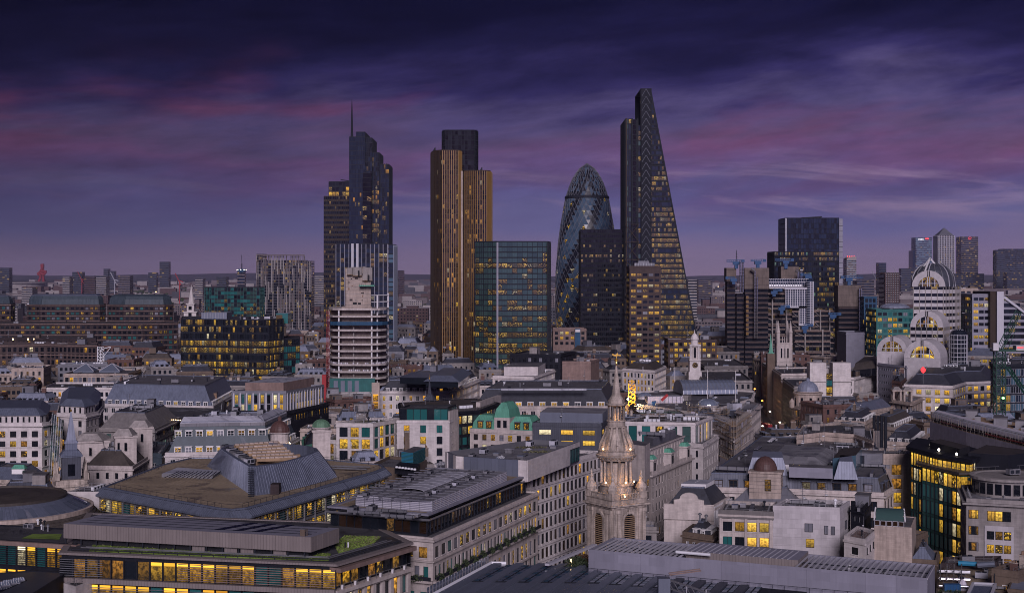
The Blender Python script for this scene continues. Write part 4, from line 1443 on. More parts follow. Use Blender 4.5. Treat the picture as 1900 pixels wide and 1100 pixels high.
# middle distance, from the north (left) to the south (right)
def add_box(root,name,poly,z0,z1,mat,top=None):
 s = MB()
 s.prism(ccw(poly),z0,z1,mat,top=top)
 return s.build(name,root)
def cupola(root,name,x,y,z,rad,mat,drum='stone',dh=2.0,seg=16,fin='gold',dome=1.0,lantern=True):
 s = MB()
 s.lathe((x,y),[(rad*.95,z),(rad*.95,z+dh),(rad*1.1,z+dh),(rad*1.1,z+dh+.3)],drum,seg)
 s.build(name+'_drum',root)
 s = MB()
 zz = z+dh+.3
 s.lathe((x,y),[(rad*cos(t),zz+rad*dome*sin(t)) for t in [pi/2*k/8 for k in range(8)]]+[(rad*.12,zz+rad*dome)],mat,seg)
 for t in range(seg):
  a = 2*pi*t/seg
  for k in range(7):
   t0,t1 = pi/2*k/8,pi/2*(k+1)/8
   s.bar(V(x+(rad+.03)*cos(t0)*cos(a),y+(rad+.03)*cos(t0)*sin(a),zz+rad*dome*sin(t0)),V(x+(rad+.03)*cos(t1)*cos(a),y+(rad+.03)*cos(t1)*sin(a),zz+rad*dome*sin(t1)),.1,.1,mat)
 if lantern:
  s.lathe((x,y),[(rad*.2,zz+rad*dome-.1),(rad*.2,zz+rad*dome+.7),(rad*.26,zz+rad*dome+.75),(.05,zz+rad*dome+1.5)],mat,8)
 return s.build(name,root,'stuff',smooth=False)
def brick_range(label,short,pts,top,y2,seed,glass_top=None,lit_=.22):
 h = top
 r,p = B('brick_office_range',label,'office building',pts,h,wall='brick_dark',roof='felt_dark',bw=3.9,ww=2.3,fh=4.0,wh=2.0,top=1.6,n=9,lit=lit_,mix=['spot','lit','dim'],off=['black','teal_deep','dark'],
    par=.6,cor=.4,clut=2,seed=seed,short=short,cmat='granite_pink',band=.1)
 if glass_top:
  z1 = glass_top
  a,b = inset(p,1.5),inset(p,6)
  s = MB()
  steps = [(0,0),(.12,.55),(.45,.85),(1,1)]
  rings = [[V(*(pa.lerp(pb,f_)).xy,h+(z1-h)*g_) for pa,pb in zip(a,b)] for f_,g_ in steps]
  s.loft(rings[:3],'slate_teal',cap=False)
  s.loft(rings[2:],'lead' if seed % 2 else 'slate_teal',cap=True)
  for i in range(len(a)):
   j = (i+1) % len(a)
   if Wall(a[i],a[j]).seen:
    k = max(2,int((a[j]-a[i]).length/3.2))
    for q in range(k+1):
     f_ = q/k
     for (f0,g0),(f1,g1) in zip(steps[:3],steps[1:3]):
      p0 = a[i].lerp(a[j],f_).lerp(b[i].lerp(b[j],f_),f0)
      p1 = a[i].lerp(a[j],f_).lerp(b[i].lerp(b[j],f_),f1)
      s.bar(V(p0.x,p0.y,h+(z1-h)*g0),V(p1.x,p1.y,h+(z1-h)*g1),.2,.2,'slate_teal')
  s.build('glass_mansard',r,'stuff')
 return r,p
brick_range('long dark brick range with a grey parapet stretching below the twin pavilions','the long brick range',xyd([(-30,1122),(170,1128),(265,1122),(331,1140),(331,1165),(-30,1165)]),Z(601,1125),0,201)
brick_range('brick office pavilion with a pale hipped roof above a teal glass storey','the pale-roofed pavilion',xyd([(50,1172),(75,1166),(185,1164),(196,1172),(196,1200),(50,1200)]),Z(566,1170),0,203,Z(546,1170))
brick_range('brick office pavilion with a rounded dark teal glass roof','the round-roofed pavilion',xyd([(199,1170),(230,1163),(305,1163),(322,1172),(322,1198),(199,1198)]),Z(566,1170),0,204,Z(547,1170))
brick_range('brick pavilion with teal glass barrel roof, cut by the picture edge','the edge pavilion',xyd([(-40,1172),(20,1166),(28,1174),(28,1200),(-40,1200)]),Z(565,1170),0,205,Z(548,1170))
r,p = B('dark_brick_block','low dark brick block with stone pilasters before the long brick range','office building',xyd([(-20,960),(85,968),(180,955),(182,985),(-20,992)]),Z(641,960),wall='granite_brown',roof='felt_dark',bw=3.3,ww=2.0,fh=4.2,wh=2.9,top=1.5,n=4,
   lit=.1,mix=['amber','dim'],off=['black'],seed=206,clut=4,short='the dark brick block',cor=.6,cmat='granite_pink',ledge=[(6.4,.5,.5)])
r,p = B('dark_brick_block','long dark roofed block with small roof lamps behind the brick block','office building',xyd([(-20,1040),(178,1030),(180,1070),(-20,1075)]),Z(629,1040),wall='brick_dark',roof='felt_dark',n=2,lit=.05,seed=207,clut=6,short='the dark roofed block',bw=4)
for px in (24,52,63,112,125,152):
 s = MB()
 s.lathe((X(px,1036),1036),[(.25,Z(631,1036)),(.45,Z(628.5,1036)),(.2,Z(627.5,1036))],'lamp',6)
 s.build('roof_lamp',r)
d = 850
r = thing('lit_glass_block','dark glass office block with bright yellow lit floors and a rooftop box','office building',(X(430,d),d+20))
HEROES.append((X(430,d),d,'the yellow-lit glass block',57))
m,wl = MB(),[]
rp = lambda u,v: (.02 if v > .93 else (.45 if v > .80 else 1.25))*(1.3 if u < .5 else .9)
gl_ = rowlit(211,.8,('lit','bright','spot','lit','dim'),('dark','black','dark'),ramp_=rp,spread=1.2)
glass_block(r,xyd([(336,860),(498,846),(526,862),(527,905),(338,910)]),0,Z(594,d),1.52,4.15,1.1,'metal_dark',(.16,.2),'metal_dark',gl_,wl,m)
glass_block(r,xyd([(526,864),(556,872),(556,905),(527,905)]),0,Z(630,868),3.05,4.15,.85,'metal_dark',(.16,.2),'metal_dark',rowlit(212,.55,('lit','spot','dim'),('teal_deep','dark')),wl,m)
finish(r,m,wl,fr='metal_dark',mul=(2,1),thr=9.0)
s = MB()
s.box(X(513,868),X(535,868),866,880,Z(600,868),Z(581,868),'teal_deep',top='membrane')
s.box(X(513.5,868),X(525,868),865.8,866,Z(594,868),Z(584,868),'dim',skip='k')
s.build('stair_tower',r)
s = MB()
s.box(X(375,870),X(422,870),868,884,Z(594,d),Z(580,868),'clad_blue',top='membrane')
for k in range(9):
 s.box(X(376+5*k,870),X(376.6+5*k,870),867.7,868,Z(594,d),Z(580,868),'metal',skip='k')
s.build('plant_room',r)
clutter(r,ccw([V(X(430,d),d+6),V(X(505,d),d+6),V(X(505,d),d+40),V(X(430,d),d+40)]),Z(594,d),8,213)
r = thing('teal_glass_block','teal glass office block behind the yellow-lit block, left of the striped tower','office building',(X(435,1450),1465))
HEROES.append((X(435,1450),1450,'the small teal block',70))
m,wl = MB(),[]
glass_block(r,xyd([(380,1460),(392,1450),(482,1452),(490,1465),(490,1500),(380,1500)]),0,Z(534,1450),3.2,3.9,.9,'metal_dark',(.2,.3),'net_green',rowlit(214,.35,('spot','lit','dim','spot'),('teal_deep','dark','teal'),ramp_=lambda u,v: 0 if v > .82 else 1),wl,m)
finish(r,m,wl)
d = 1500
r = thing('white_spire_church','white stone church with a tall pointed spire before the far terraces','church',(X(352,d),d))
s = MB()
s.box(X(341,d),X(364,d),d,d+12,0,Z(580,d),'stone_pale')
s.box(X(339.5,d),X(365.5,d),d-.8,d+12.8,Z(580,d),Z(578,d),'stone_pale')
s.box(X(346,d),X(359,d),d+2,d+10,Z(578,d),Z(565,d),'stone_pale')
s.box(X(344.5,d),X(360.5,d),d+1,d+11,Z(565,d),Z(563,d),'stone_pale')
for (a,y0,y1) in ((349.5,588,580.5),(349,575,568)):
 s.box(X(a,d),X(a+6,d),d-.2 if y0 > 580 else d+1.8,d+.1 if y0 > 580 else d+2.1,Z(y0,d),Z(y1,d),'black')
s.build('tower',r,'stuff')
s = MB()
s.lathe((X(352.5,d),d+6),[(3.2,Z(563,d)),(2.6,Z(555,d)),(1.4,Z(542,d)),(.3,Z(532,d)),(.1,Z(528,d))],'stone_pale',8)
s.build('spire',r)
# ---- left foreground-middle
r,p = B('blue_mansard_block','long block under a blue-grey lead mansard with white framed dormers','office building',q3((188,752),(396,757),(438,733),27),27,wall='stone_pale',roof='felt',mans=(9,4.2,'lead',3.4,1,1.7,1.9),fr='frame_white',
   bw=3.4,ww=1.5,fh=3.4,wh=1.9,n=4,lit=.12,clut=9,seed=221,short='the blue mansard block',top=1.0)
add_box(r,'lift_overrun',[G(353,740,29),G(402,742,29),G(405,735,29),G(357,733,29)],26,32,'terracotta','felt')
r,p = B('brown_flat_block','low block with a dark brown curved top storey and a string of roof lights','office building',pxy([(285,775),(360,783),(415,772),(418,745),(300,742)],27),27,wall='brick_dark',roof='felt_dark',n=2,lit=0,clut=3,seed=222,
   short='the dark brown block',top=2.2,bw=3,ww=2.2,wh=1.5,off=['black'])
s = MB()
for k in range(22):
 q = G(287+3.2*k,776.5+k*.3-(k/22.) ** 3*3,27.9)
 s.lathe((q.x,q.y),[(.12,27.95),(.16,28.1),(.05,28.25)],'lamp',5)
s.build('roof_lights',r,'stuff')
r,p = B('stepped_grey_block','grey stone block stepping back in terraces with a band of pale green windows','office building',q3((180,797),(287,800),(335,778),27),27,wall='stone_grey',roof='felt_dark',bw=2.6,ww=1.8,fh=3.6,wh=1.7,n=3,lit=.3,mix=['lit_teal','lit','dim'],
   off=['teal','dark'],seed=223,mans=(6.0,5.0,'stone_dark',None,0,0,0),clut=6,short='the stepped grey block',cor=.9,band=.25)
r,p = B('cream_corner_block','cream stone block with a rounded corner and a low lead roof at the picture edge','office building',pxy([(-70,790),(78,789),(93,786),(98,779),(100,768),(-70,768)],30),30,wall='stone_pale',roof='lead',bw=3.9,ww=2.2,fh=3.55,wh=2.2,top=2.0,n=6,lit=.35,
   mix=['spot','dim','lit'],seed=224,mul=(3,1),clut=0,cor=.7,fr='frame_bronze',ledge=[(7.6,.3,.3),(14.8,.3,.3)],short='the rounded cream block')
ip = inset(p,1.6)
s = MB()
s.prism(ip,30,33.4,'stone_pale',top=False)
for W in walls(ip):
 if W.seen:
  for a,b in even(W.L,2.0,.7):
   W.box(s,a,b,31,33,-.1,.03,'black',skip='k')
s.build('attic_storey',r,'stuff')
s = MB()
s.loft([[V(q.x,q.y,33.4) for q in inset(p,1.1)],[V(q.x,q.y,35.9) for q in inset(p,4.2)]],'lead')
s.build('lead_roof',r)
r,p = B('cream_corner_block','cream stone block with a drum-like corner behind the church spire','office building',pxy([(105,770),(159,773),(183,767),(191,757),(191,743),(112,743)],33),33,wall='stone_pale',roof='lead',bw=3.7,ww=1.6,fh=3.55,wh=2.2,top=1.6,n=6,lit=.35,
   mix=['amber','dim','spot'],seed=225,mul=(2,1),clut=0,cor=.7,fr='frame_bronze',ledge=[(1.0,.3,.35),(8.4,.3,.3)],short='the drum-cornered cream block')
ip = inset(p,1.4)
s = MB()
s.prism(ip,33,36.4,'stone_pale',top=False)
for W in walls(ip):
 if W.seen:
  for a,b in even(W.L,2.6,.8):
   W.box(s,a,b,34,36,-.1,.03,'black',skip='k')
s.build('attic_storey',r,'stuff')
s = MB()
s.loft([[V(q.x,q.y,36.4) for q in inset(p,.8)],[V(q.x,q.y,38.8) for q in inset(p,3.6)]],'lead')
s.build('lead_roof',r)
r = thing('sloping_glass_link','sloping teal glass wall between the two cream stone blocks','glass link',G(106,800,25))
m,wl = MB(),[]
a,b = G(97,785,30),G(118,783,33)
for i in range(5):
 for j in range(8):
  f0,f1 = i/5,(i+1)/5
  z0,z1 = 8+j*3.2,8+(j+1)*3.2
  sl = lambda z: V(-.0,.22*z)
  q = [a.lerp(b,f0),a.lerp(b,f1)]
  P4 = [V(q[0].x,q[0].y+.18*z0-6,z0),V(q[1].x,q[1].y+.18*z0-6,z0),V(q[1].x,q[1].y+.18*z1-6,z1),V(q[0].x,q[0].y+.18*z1-6,z1)]
  m.face(P4,random.Random(i*9+j).choice(('teal','teal_deep','ice','dim')),[(i+.1,j+.1),(i+.9,j+.1),(i+.9,j+.9),(i+.1,j+.9)])
  m.bar(P4[0],P4[3],.15,.15,'metal')
  m.bar(P4[0],P4[1],.15,.15,'metal')
m.build('glazing',r,'stuff')
r,p = B('turreted_stone_block','brown roofed stone block with two square turrets behind the church spire','civic building',q3((152,868),(246,870),(290,842),24),24,wall='stone',roof='felt',bw=3.2,ww=1.0,fh=4,wh=1.9,n=2,lit=0,off=['black'],seed=226,clut=2,
   mans=(5,4.5,'slate_brown',None,0,0,0),short='the turreted stone block',cor=.5,thr=8)
for (px,py,wdt,hh) in ((232,862,6.5,33),(262,850,6.5,34),(170,858,10,31)):
 q = G(px,py,24)
 s = MB()
 s.rbox(q,.35,wdt,wdt,0,hh,'stone')
 s.rbox(q,.35,wdt+.8,wdt+.8,hh-.1,hh+.5,'stone')
 for k in (-1,1):
  s.rbox((q.x+k*1.1,q.y-wdt/2-.3),.35,.7,.6,hh-4,hh-1.6,'black')
 s.loft([[V(q.x+sx_*wdt/2,q.y+sy_*wdt/2,hh+.5) for sx_,sy_ in ((-1,-1),(1,-1),(1,1),(-1,1))],[V(q.x+sx_*wdt/4,q.y+sy_*wdt/4,hh+2.6) for sx_,sy_ in ((-1,-1),(1,-1),(1,1),(-1,1))]],'concrete')
 s.build('turret',r,'stuff')
s = MB()
s.tube(G(194,835,31),G(192,820,36),.12,'frame_white',4)
s.tube(G(203,835,31),G(206,820,36),.12,'frame_white',4)
s.build('flag_strut',r,'stuff')
r,p = B('arcaded_hall','low sandstone hall with a slate roof and a small green skylight','civic building',q3((-40,893),(60,897),(92,880),17),17,wall='stone_old',roof='felt',bw=2.4,ww=1.0,fh=4.5,wh=2.0,n=1,lit=0,off=['black'],seed=227,clut=0,
   mans=(4,4.5,'lead',None,0,0,0),short='the sandstone hall',cor=.5)
q = G(36,878,21)
s = MB()
s.rbox(q,0,4.0,2.6,21,22.6,'frame_white')
s.loft([[V(q.x+a*2.2,q.y+b*1.5,22.6) for a,b in ((-1,-1),(1,-1),(1,1),(-1,1))],[V(q.x+a*1.5,q.y+b*.3,23.8) for a,b in ((-1,-1),(1,-1),(1,1),(-1,1))]],'copper')
s.build('green_skylight',r)
d = 425
r = thing('lead_spire_church','stone church tower with corner obelisks and a pale lead needle spire','church',(X(124,d),d))
HEROES.append((X(124,d),d,'the lead spire',44))
FOOT.append(rect(88,160,d-3,d+12))
k = d/F
cx_ = X(124,d)
a_ = .35
s = MB()
s.rbox((cx_,d+4),a_,8.6,8.6,0,Z(903,d),'stone_old')
s.rbox((cx_,d+4),a_,9.6,9.6,Z(903,d),Z(899,d),'stone_old')
s.rbox((cx_,d+4),a_,8.8,8.8,Z(899,d),Z(890,d),'stone_old')
s.build('tower',r,'stuff')
s = MB()
s.rbox((cx_,d+4),a_,5.4,5.4,Z(890,d),Z(849,d),'zinc_dark')
for i in range(4):
 b_ = a_+i*pi/2
 s.rbox((cx_+2.72*sin(b_),d+4-2.72*cos(b_)),b_,2.0,.12,Z(884,d),Z(862,d),'black')
 s.rbox((cx_+2.7*sin(b_),d+4-2.7*cos(b_)),b_,6.2,.5,Z(849,d),Z(846.5,d),'lead')
s.build('belfry',r,'stuff')
s = MB()
R4 = lambda w_,z: [V(cx_+w_*(cos(a_)*i-sin(a_)*j),d+4+w_*(sin(a_)*i+cos(a_)*j),z) for i,j in ((-1,-1),(1,-1),(1,1),(-1,1))]
s.loft([R4(3.2,Z(846.5,d)),R4(2.2,Z(838,d)),R4(1.7,Z(836,d)),R4(1.7,Z(824,d))],'lead')
s.loft([R4(2.0,Z(824,d)),R4(2.0,Z(822.5,d)),R4(1.35,Z(818,d)),R4(.15,Z(766,d))],'lead_pale')
s.build('spire',r,'stuff')
s = MB()
s.lathe((cx_,d+4),[(.05,Z(767,d)),(.3,Z(764.5,d)),(.3,Z(763,d)),(.05,Z(761,d)),(.05,Z(757,d))],'gold',8)
s.build('gilded_ball',r)
for i in (-1,1):
 for j in (-1,1):
  s = MB()
  qx,qy = cx_+4.1*(cos(a_)*i-sin(a_)*j),d+4+4.1*(sin(a_)*i+cos(a_)*j)
  zz = Z(890,d)
  s.rbox((qx,qy),a_,1.5,1.5,zz,zz+2.0,'stone_old')
  s.loft([[V(qx+.5*e,qy+.5*f_,zz+2.0) for e,f_ in ((-1,-1),(1,-1),(1,1),(-1,1))],[V(qx+.08*e,qy+.08*f_,zz+5.6) for e,f_ in ((-1,-1),(1,-1),(1,1),(-1,1))]],'stone_old')
  s.build('obelisk',r)
s = MB()
q = G(106,912,Z(912,d))
s.lathe((0,0),[(1.05,0),(1.05,.1)],'ice',14)
me = s.mesh('clock_face',(0,0,0))
o = part('clock_face',me,r,(cx_-1.5-2.2,d-.2,Z(912,d)))
o.rotation_euler = (radians(90),0,a_)
# ---- teal slate range with white dormers
r,p = B('teal_mansard_range','long teal slate mansard range with two rows of white framed dormers','office building',q3((306,845),(508,841),(556,815),29),29,wall='stone_pale',roof='membrane',mans=(9.6,3.4,'slate_teal',3.35,2,1.75,1.9),fr='frame_white',
   bw=3.35,ww=1.6,fh=3.5,wh=2.1,n=2,lit=.3,clut=10,seed=231,short='the teal mansard range',mix=['spot','dim','lit'],dorm_lit=.45,kinds=['duct_run','roof_hatch','air_handling_unit','vent_cowl'])
s = MB()
for W in walls(inset(p,3.4)):
 if W.seen:
  s.face([W.p(0,38.4,.1),W.p(W.L,38.4,.1),W.p(W.L-1,40.2,-2.6),W.p(1,40.2,-2.6)],'membrane')
  s.face([W.p(0,38.4,.1),W.p(W.L,38.4,.1),W.p(W.L,37.4,.12),W.p(0,37.4,.12)],'felt_pale')
s.build('pale_roof_edge',r,'stuff')
q = G(519,830,31)
cupola(r,'cupola',q.x,q.y,31.5,3.0,'copper_brown','stone',4.0,16,dome=1.15)
s = MB()
for t in range(10):
 a = 2*pi*t/10
 s.lathe((q.x+3.3*cos(a),q.y+3.3*sin(a)),[(.12,31.2),(.12,32.2),(.16,32.4)],'lamp',5)
s.build('cupola_lights',r,'stuff')
r,p = B('teal_mansard_wing','lower dark teal slate wing left of the long dormered range','office building',q3((226,842),(300,846),(316,825),25),25,wall='slate_teal',roof='felt',bw=4.2,ww=1.7,fh=3.6,wh=1.9,n=3,lit=.4,fr='frame_white',seed=232,clut=5,
   short='the teal wing',mix=['spot','dim','lit'],mul=(2,2),top=2.4)
r,p = B('green_roof_wing','small slate wing with bright green framed lit windows beside the domed turret','office building',q3((563,832),(604,822),(600,806),29),29,wall='copper',roof='slate',bw=2.6,ww=1.5,fh=3.6,wh=2.0,n=1,lit=.8,mix=['lit','bright'],seed=233,clut=0,
   short='the green-framed wing',mans=(4,4,'slate',None,0,0,0),top=.7)
r = thing('green_domed_turret','square stone turret with a small green copper dome','turret',G(596,800,36))
r.location.z = 0
q = G(596,797,37)
s = MB()
s.rbox(q,.2,5.2,5.2,0,36.5,'stone')
s.rbox(q,.2,5.9,5.9,36.5,37.1,'stone')
s.build('tower',r)
cupola(r,'dome',q.x,q.y,37.0,2.7,'copper_dull','stone',.6,12,dome=.85,lantern=False)
FOOT.append(ccw([V(q.x-3,q.y-3),V(q.x+3,q.y-3),V(q.x+3,q.y+3),V(q.x-3,q.y+3)]))
# ---- grey block with tall lit bays
r,p = B('silver_pilaster_block','silver-grey block with tall yellow windows between pale pilasters and a brown roof box','office building',q3((430,729),(531,729),(601,717),34),34,wall='clad_grey',roof='felt',bw=2.65,ww=1.35,fh=4.1,wh=3.6,top=.8,n=2,lit=.62,mix=['bright','lit','lit'],
   off=['teal_deep','dark','black'],seed=241,clut=0,short='the silver pilaster block',cor=.2,blind=0,fr='frame_dark',thr=8)
for W in walls(p):
 if W.seen:
  s = MB()
  for a,b in even(W.L,2.65,1.35):
   W.box(s,a-.62,a-.12,25.4,34,0,.35,'fin_white',skip='k')
   W.box(s,a,b,33.2,34,-.3,.05,'net_green',skip='k')
  s.build('pilasters',r,'stuff')
add_box(r,'roof_box',[G(455,727,34),G(526,727,34),G(583,716,34),G(512,716,34)],34,38.0,'granite_pink','membrane')
r,p = B('dark_plinth_block','dark flat block with a row of small yellow windows below the silver block','office building',q3((418,764),(527,768),(610,750),26.5),26.5,wall='clad_dark',roof='felt',bw=2.6,ww=1.0,fh=4.5,wh=2.3,n=1,lit=.6,mix=['amber','lit','bright'],off=['black'],seed=242,clut=4,short='the dark plinth')
r,p = B('cream_grid_block','cream stone frame block of large square windows with a roof terrace','office building',q3((604,819),(652,824),(698,799),26),26,wall='stone_pale',roof='moss',bw=4.0,ww=3.0,fh=4.0,wh=3.3,n=4,lit=.35,mix=['dim','lit','spot'],off=['dark','teal_deep'],seed=243,clut=4,
   short='the cream grid block',top=.6,mul=(2,1),cor=.2,rec=.3)
r,p = B('cream_grid_block','taller cream stone frame block with lit top floor and planted roof','office building',q3((624,789),(692,790),(745,780),32.4),32.4,wall='stone_pale',roof='moss',bw=3.9,ww=2.9,fh=4.0,wh=3.3,n=6,lit=.4,mix=['lit','dim','lit'],off=['dark','teal_deep'],seed=244,clut=9,
   short='the taller cream grid block',top=.6,mul=(2,1),cor=.2,rec=.3)
r,p = B('white_stone_block','white stone block with punched yellow windows and a dark glazed top storey','office building',q3((736,782),(834,782),(852,775),34),34,wall='stone_pale',roof='felt_dark',bw=4.9,ww=2.0,fh=3.9,wh=2.6,n=6,lit=.55,mix=['lit','spot','lit'],off=['teal_deep','dark'],seed=245,clut=0,
   short='the white stone block',top=1.2,mul=(2,1),cor=.15,par=.5)
pt_ = inset(p,.8)
m,wl = MB(),[]
glass_block(r,pt_,34,38.2,2.4,4.2,.3,'frame_dark',(.15,.15),'frame_dark',rowlit(246,.5,('dim','amber','spot'),('teal_deep','dark')),wl,m,roof='felt')
finish(r,m,wl,nm='glazed_storey')
q4 = pxy([(724,752),(850,757),(930,741),(800,735)],38.5)
r,p = B('brown_roofed_glass_wing','glass wing with a wide brown flat roof and a blank stone end wall','office building',pxy([(845,766),(890,762),(927,748),(880,740),(740,748),(745,760)],35),35,wall='clad_dark',roof='slate_brown',bw=2.6,ww=2.2,fh=3.8,wh=2.8,n=5,lit=.45,mix=['lit','spot','dim'],
   off=['teal_deep','teal'],seed=247,clut=4,short='the brown-roofed glass wing',mul=(1,1),par=.3)
for (a,b,hh) in (((832,781),(848,777),34),((889,763),(928,749),33.5)):
 A_,B_ = G(*a,hh),G(*b,hh)
 s = MB()
 W = Wall(A_,B_)
 W.box(s,0,W.L,0,hh+3.4,-1.2,.45,'stone')
 s.build('end_wall',r)
r,p = B('copper_roofed_block','stone block with two green copper mansards flanking a taller copper tower','office building',q3((872,799),(990,804),(1002,794),29.5),29.5,wall='stone',roof='copper_dull',bw=3.3,ww=1.6,fh=3.5,wh=2.1,n=3,lit=.35,mix=['lit','bright','dim'],seed=251,clut=0,
   short='the copper-roofed block',mul=(3,2),top=1.0,fr='frame_bronze',cor=.3)
W = [q for q in walls(p) if q.n.y <-.7][0]
for (u0,u1,hh,zt_,nm) in ((.02,.40,35,29.5,'copper_mansard'),(.60,.99,35,29.5,'copper_mansard'),(.38,.62,39.6,34.5,'copper_tower_roof')):
 a,b = W.L*u0,W.L*u1
 ring = lambda t,z: [W.p(a+t,z,-.4-t),W.p(b-t,z,-.4-t),W.p(b-t,z,-11+t),W.p(a+t,z,-11+t)]
 if nm == 'copper_tower_roof':
  s = MB()
  s.loft([ring(0,29.5),ring(0,34.5)],'stone',cap=False)
  for c0,c1 in even(b-a,2.2,1.3,.6):
   W.box(s,a+c0,a+c1,31,33.5,-.5,-.36,'dark',skip='k')
  s.build('tower_wall',r)
 s = MB()
 s.loft([ring(0,zt_),ring(.5,zt_+(hh-zt_)*.55),ring(2.0,hh)],'copper')
 s.build(nm,r)
 if zt_ == 29.5:
  for f_ in (.36,.72):
   part('dormer',dormer_mesh(1.6,2.2,1.2,'frame_bronze',random.Random(int(u0*100)).choice(('dim','spot','dark')),'copper'),r,W.p(a+(b-a)*f_,30.7,-.3),W.ang)
r,p = B('dark_slate_block','charcoal clad block with two rows of wide yellow windows and a grey roof house','office building',q3((988,788),(1116,790),(1135,778),32.5),32.5,wall='zinc_dark',roof='felt',bw=7.0,ww=4.2,fh=3.6,wh=1.7,n=4,lit=.92,mix=['bright','lit','bright'],seed=252,clut=3,
   short='the charcoal block',mul=(4,1),top=1.6,cor=.2,blind=0)
add_box(r,'roof_house',[G(1002,783,33),G(1118,786,33),G(1130,775,33),G(1016,773,33)],32.5,36.5,'clad_blue','felt_pale')
r,p = B('long_black_mansard','very long black slate mansard with a line of small lit dormers','office building',q3((876,757),(1136,757),(1150,735),27),27,wall='stone',roof='felt',mans=(7.6,4.5,'slate',5.2,1,2.2,1.9),bw=4,ww=1.7,fh=3.6,wh=2,n=2,lit=.3,dorm_lit=.75,mix=['lit','lit','dim'],
   seed=253,clut=8,short='the long black mansard',fr='frame_white')
s = MB()
a,b = G(930,722,35.2),G(1088,722,35.2)
s.bar(a,b,1.6,.8,'membrane')
s.build('pale_ridge_walkway',r)
r,p = B('stone_dormer_block','pale stone block with a grey mansard of small lit dormers and a glass roof house','office building',q3((704,729),(833,729),(890,706),30),30,wall='stone_pale',roof='felt_pale',mans=(5.6,3.2,'slate',3.1,1,1.3,1.5),bw=3.1,ww=1.4,fh=3.7,wh=2.3,n=4,lit=.45,mix=['amber','dim','lit'],
   seed=254,clut=3,short='the stone dormer block',dorm_lit=.45,fr='frame_white',cor=.7,thr=8.5)
c_ = centroid(p)
add_box(r,'glass_roof_house',[G(742,712,35.6),G(808,713,35.6),G(830,702,35.6),G(764,701,35.6)],35.6,38.4,'dark','lead')
s = MB()
pp = ccw([G(790,716,36),G(850,717,36),G(872,700,36),G(812,699,36)])
s.loft([[V(q.x,q.y,38) for q in inset(pp,-1)],[V(q.x,q.y,40.5) for q in inset(pp,3)]],'lead')
s.prism(pp,35.6,38,'dark',top=False)
s.build('hipped_lantern',r)
s = MB()
q = G(698,735,30)
s.box(q.x-2,q.x+1.5,q.y,q.y+2,0,36,'stone_warm')
for k_ in range(4):
 s.face([V(q.x-1.4,q.y-.15,18+k_*3.3),V(q.x+.9,q.y-.15,18+k_*3.3),V(q.x+.9,q.y-.15,21+k_*3.3),V(q.x-1.4,q.y-.15,21+k_*3.3)],'amber',[(k_,0),(k_+.99,0),(k_+.99,.99),(k_,.99)])
s.build('lit_corner_bay',r)
d = 590
r = thing('slender_black_spire','slender dark needle spire with a gilt tip before the stone dormer block','spire',(X(797,d),d))
s = MB()
s.lathe((X(797,d),d),[(2.0,0),(2.0,Z(741,d)),(2.4,Z(740,d)),(1.4,Z(733,d)),(.8,Z(730,d)),(.12,Z(703,d))],'zinc_dark',8)
s.lathe((X(797,d),d),[(.3,Z(703,d)),(.3,Z(701,d)),(.05,Z(700,d)),(.05,Z(694,d))],'gold',6)
s.build('needle',r,'stuff')
# ---- behind: cream stepped block and lilac box
r,p = B('cream_stepped_block','cream stone block stepping up to a pale attic beyond the long black mansard','office building',q3((914,700),(990,702),(1030,688),32),32,wall='stone_pale',roof='felt',bw=3.0,ww=1.4,fh=3.8,wh=2.2,n=4,lit=.2,seed=261,clut=4,short='the cream stepped block',cor=.5,thr=8)
r2 = add_box(r,'attic_block',[G(935,690,34),G(998,690,34),G(1012,682,34),G(950,682,34)],32,36.6,'stone_pale','felt')
r,p = B('lilac_box_block','plain windowless lilac-grey box of a building below the black office slab','office building',q3((1006,673),(1096,673),(1112,668),36),36,wall='granite_pink',roof='felt_dark',n=0,clut=4,seed=262,short='the lilac box',cor=.2)
r,p = B('dark_pavilion','dark glass flat-topped block with a curved roof left of the lilac box','office building',q3((946,659),(1040,660),(1068,654),40),40,wall='clad_dark',roof='felt_dark',n=2,lit=.1,clut=3,seed=263,short='the dark pavilion',off=['black'],bw=3)
r,p = B('terracotta_block','red-brown block with a blue sign tower beside the bullet-shaped tower','office building',rect(1026,1088,1040,1065),Z(612,1040),wall='granite_pink',roof='felt',n=3,lit=.25,bw=4,ww=2.2,clut=2,seed=264,short='the terracotta block')
add_box(r,'blue_sign_tower',rect(1067,1077,1036,1040),0,Z(610,1036),'net_blue')
s = MB()
s.box(X(1067.5,1036),X(1076.5,1036),1035.7,1035.95,Z(616,1036),Z(611,1036),'white_paint')
s.build('white_sign',r)
r,p = B('olive_roofed_block','block with an olive hipped roof over a band of lit windows and stone columns','office building',q3((1155,686),(1215,690),(1236,681),31),31,wall='stone_pale',roof='felt',bw=2.4,ww=1.3,fh=3.6,wh=2.4,n=3,lit=.45,mix=['lit','spot','dim'],seed=265,clut=3,short='the olive-roofed block',
   mans=(4,5,'slate_brown',None,0,0,0))
r,p = B('brown_lit_block','low brown block with bright lit windows below the wedge tower','office building',rect(1240,1330,930,955),Z(632,930),wall='granite_brown',roof='felt_dark',n=4,lit=.6,mix=['lit','spot','dim'],bw=3,ww=2,clut=4,seed=266,short='the brown lit block',off=['black'])
d = 800
r = thing('clock_tower_church','pale stone church tower with a black clock, columns and a small dome','church',(X(1290,d),d))
HEROES.append((X(1290,d),d,'the clock tower',51))
FOOT.append(rect(1276,1304,d-1,d+12))
s = MB()
k = d/F
cx_ = X(1290,d)
s.box(cx_-12*k,cx_+12*k,d,d+24*k,0,Z(690,d),'stone_pale')
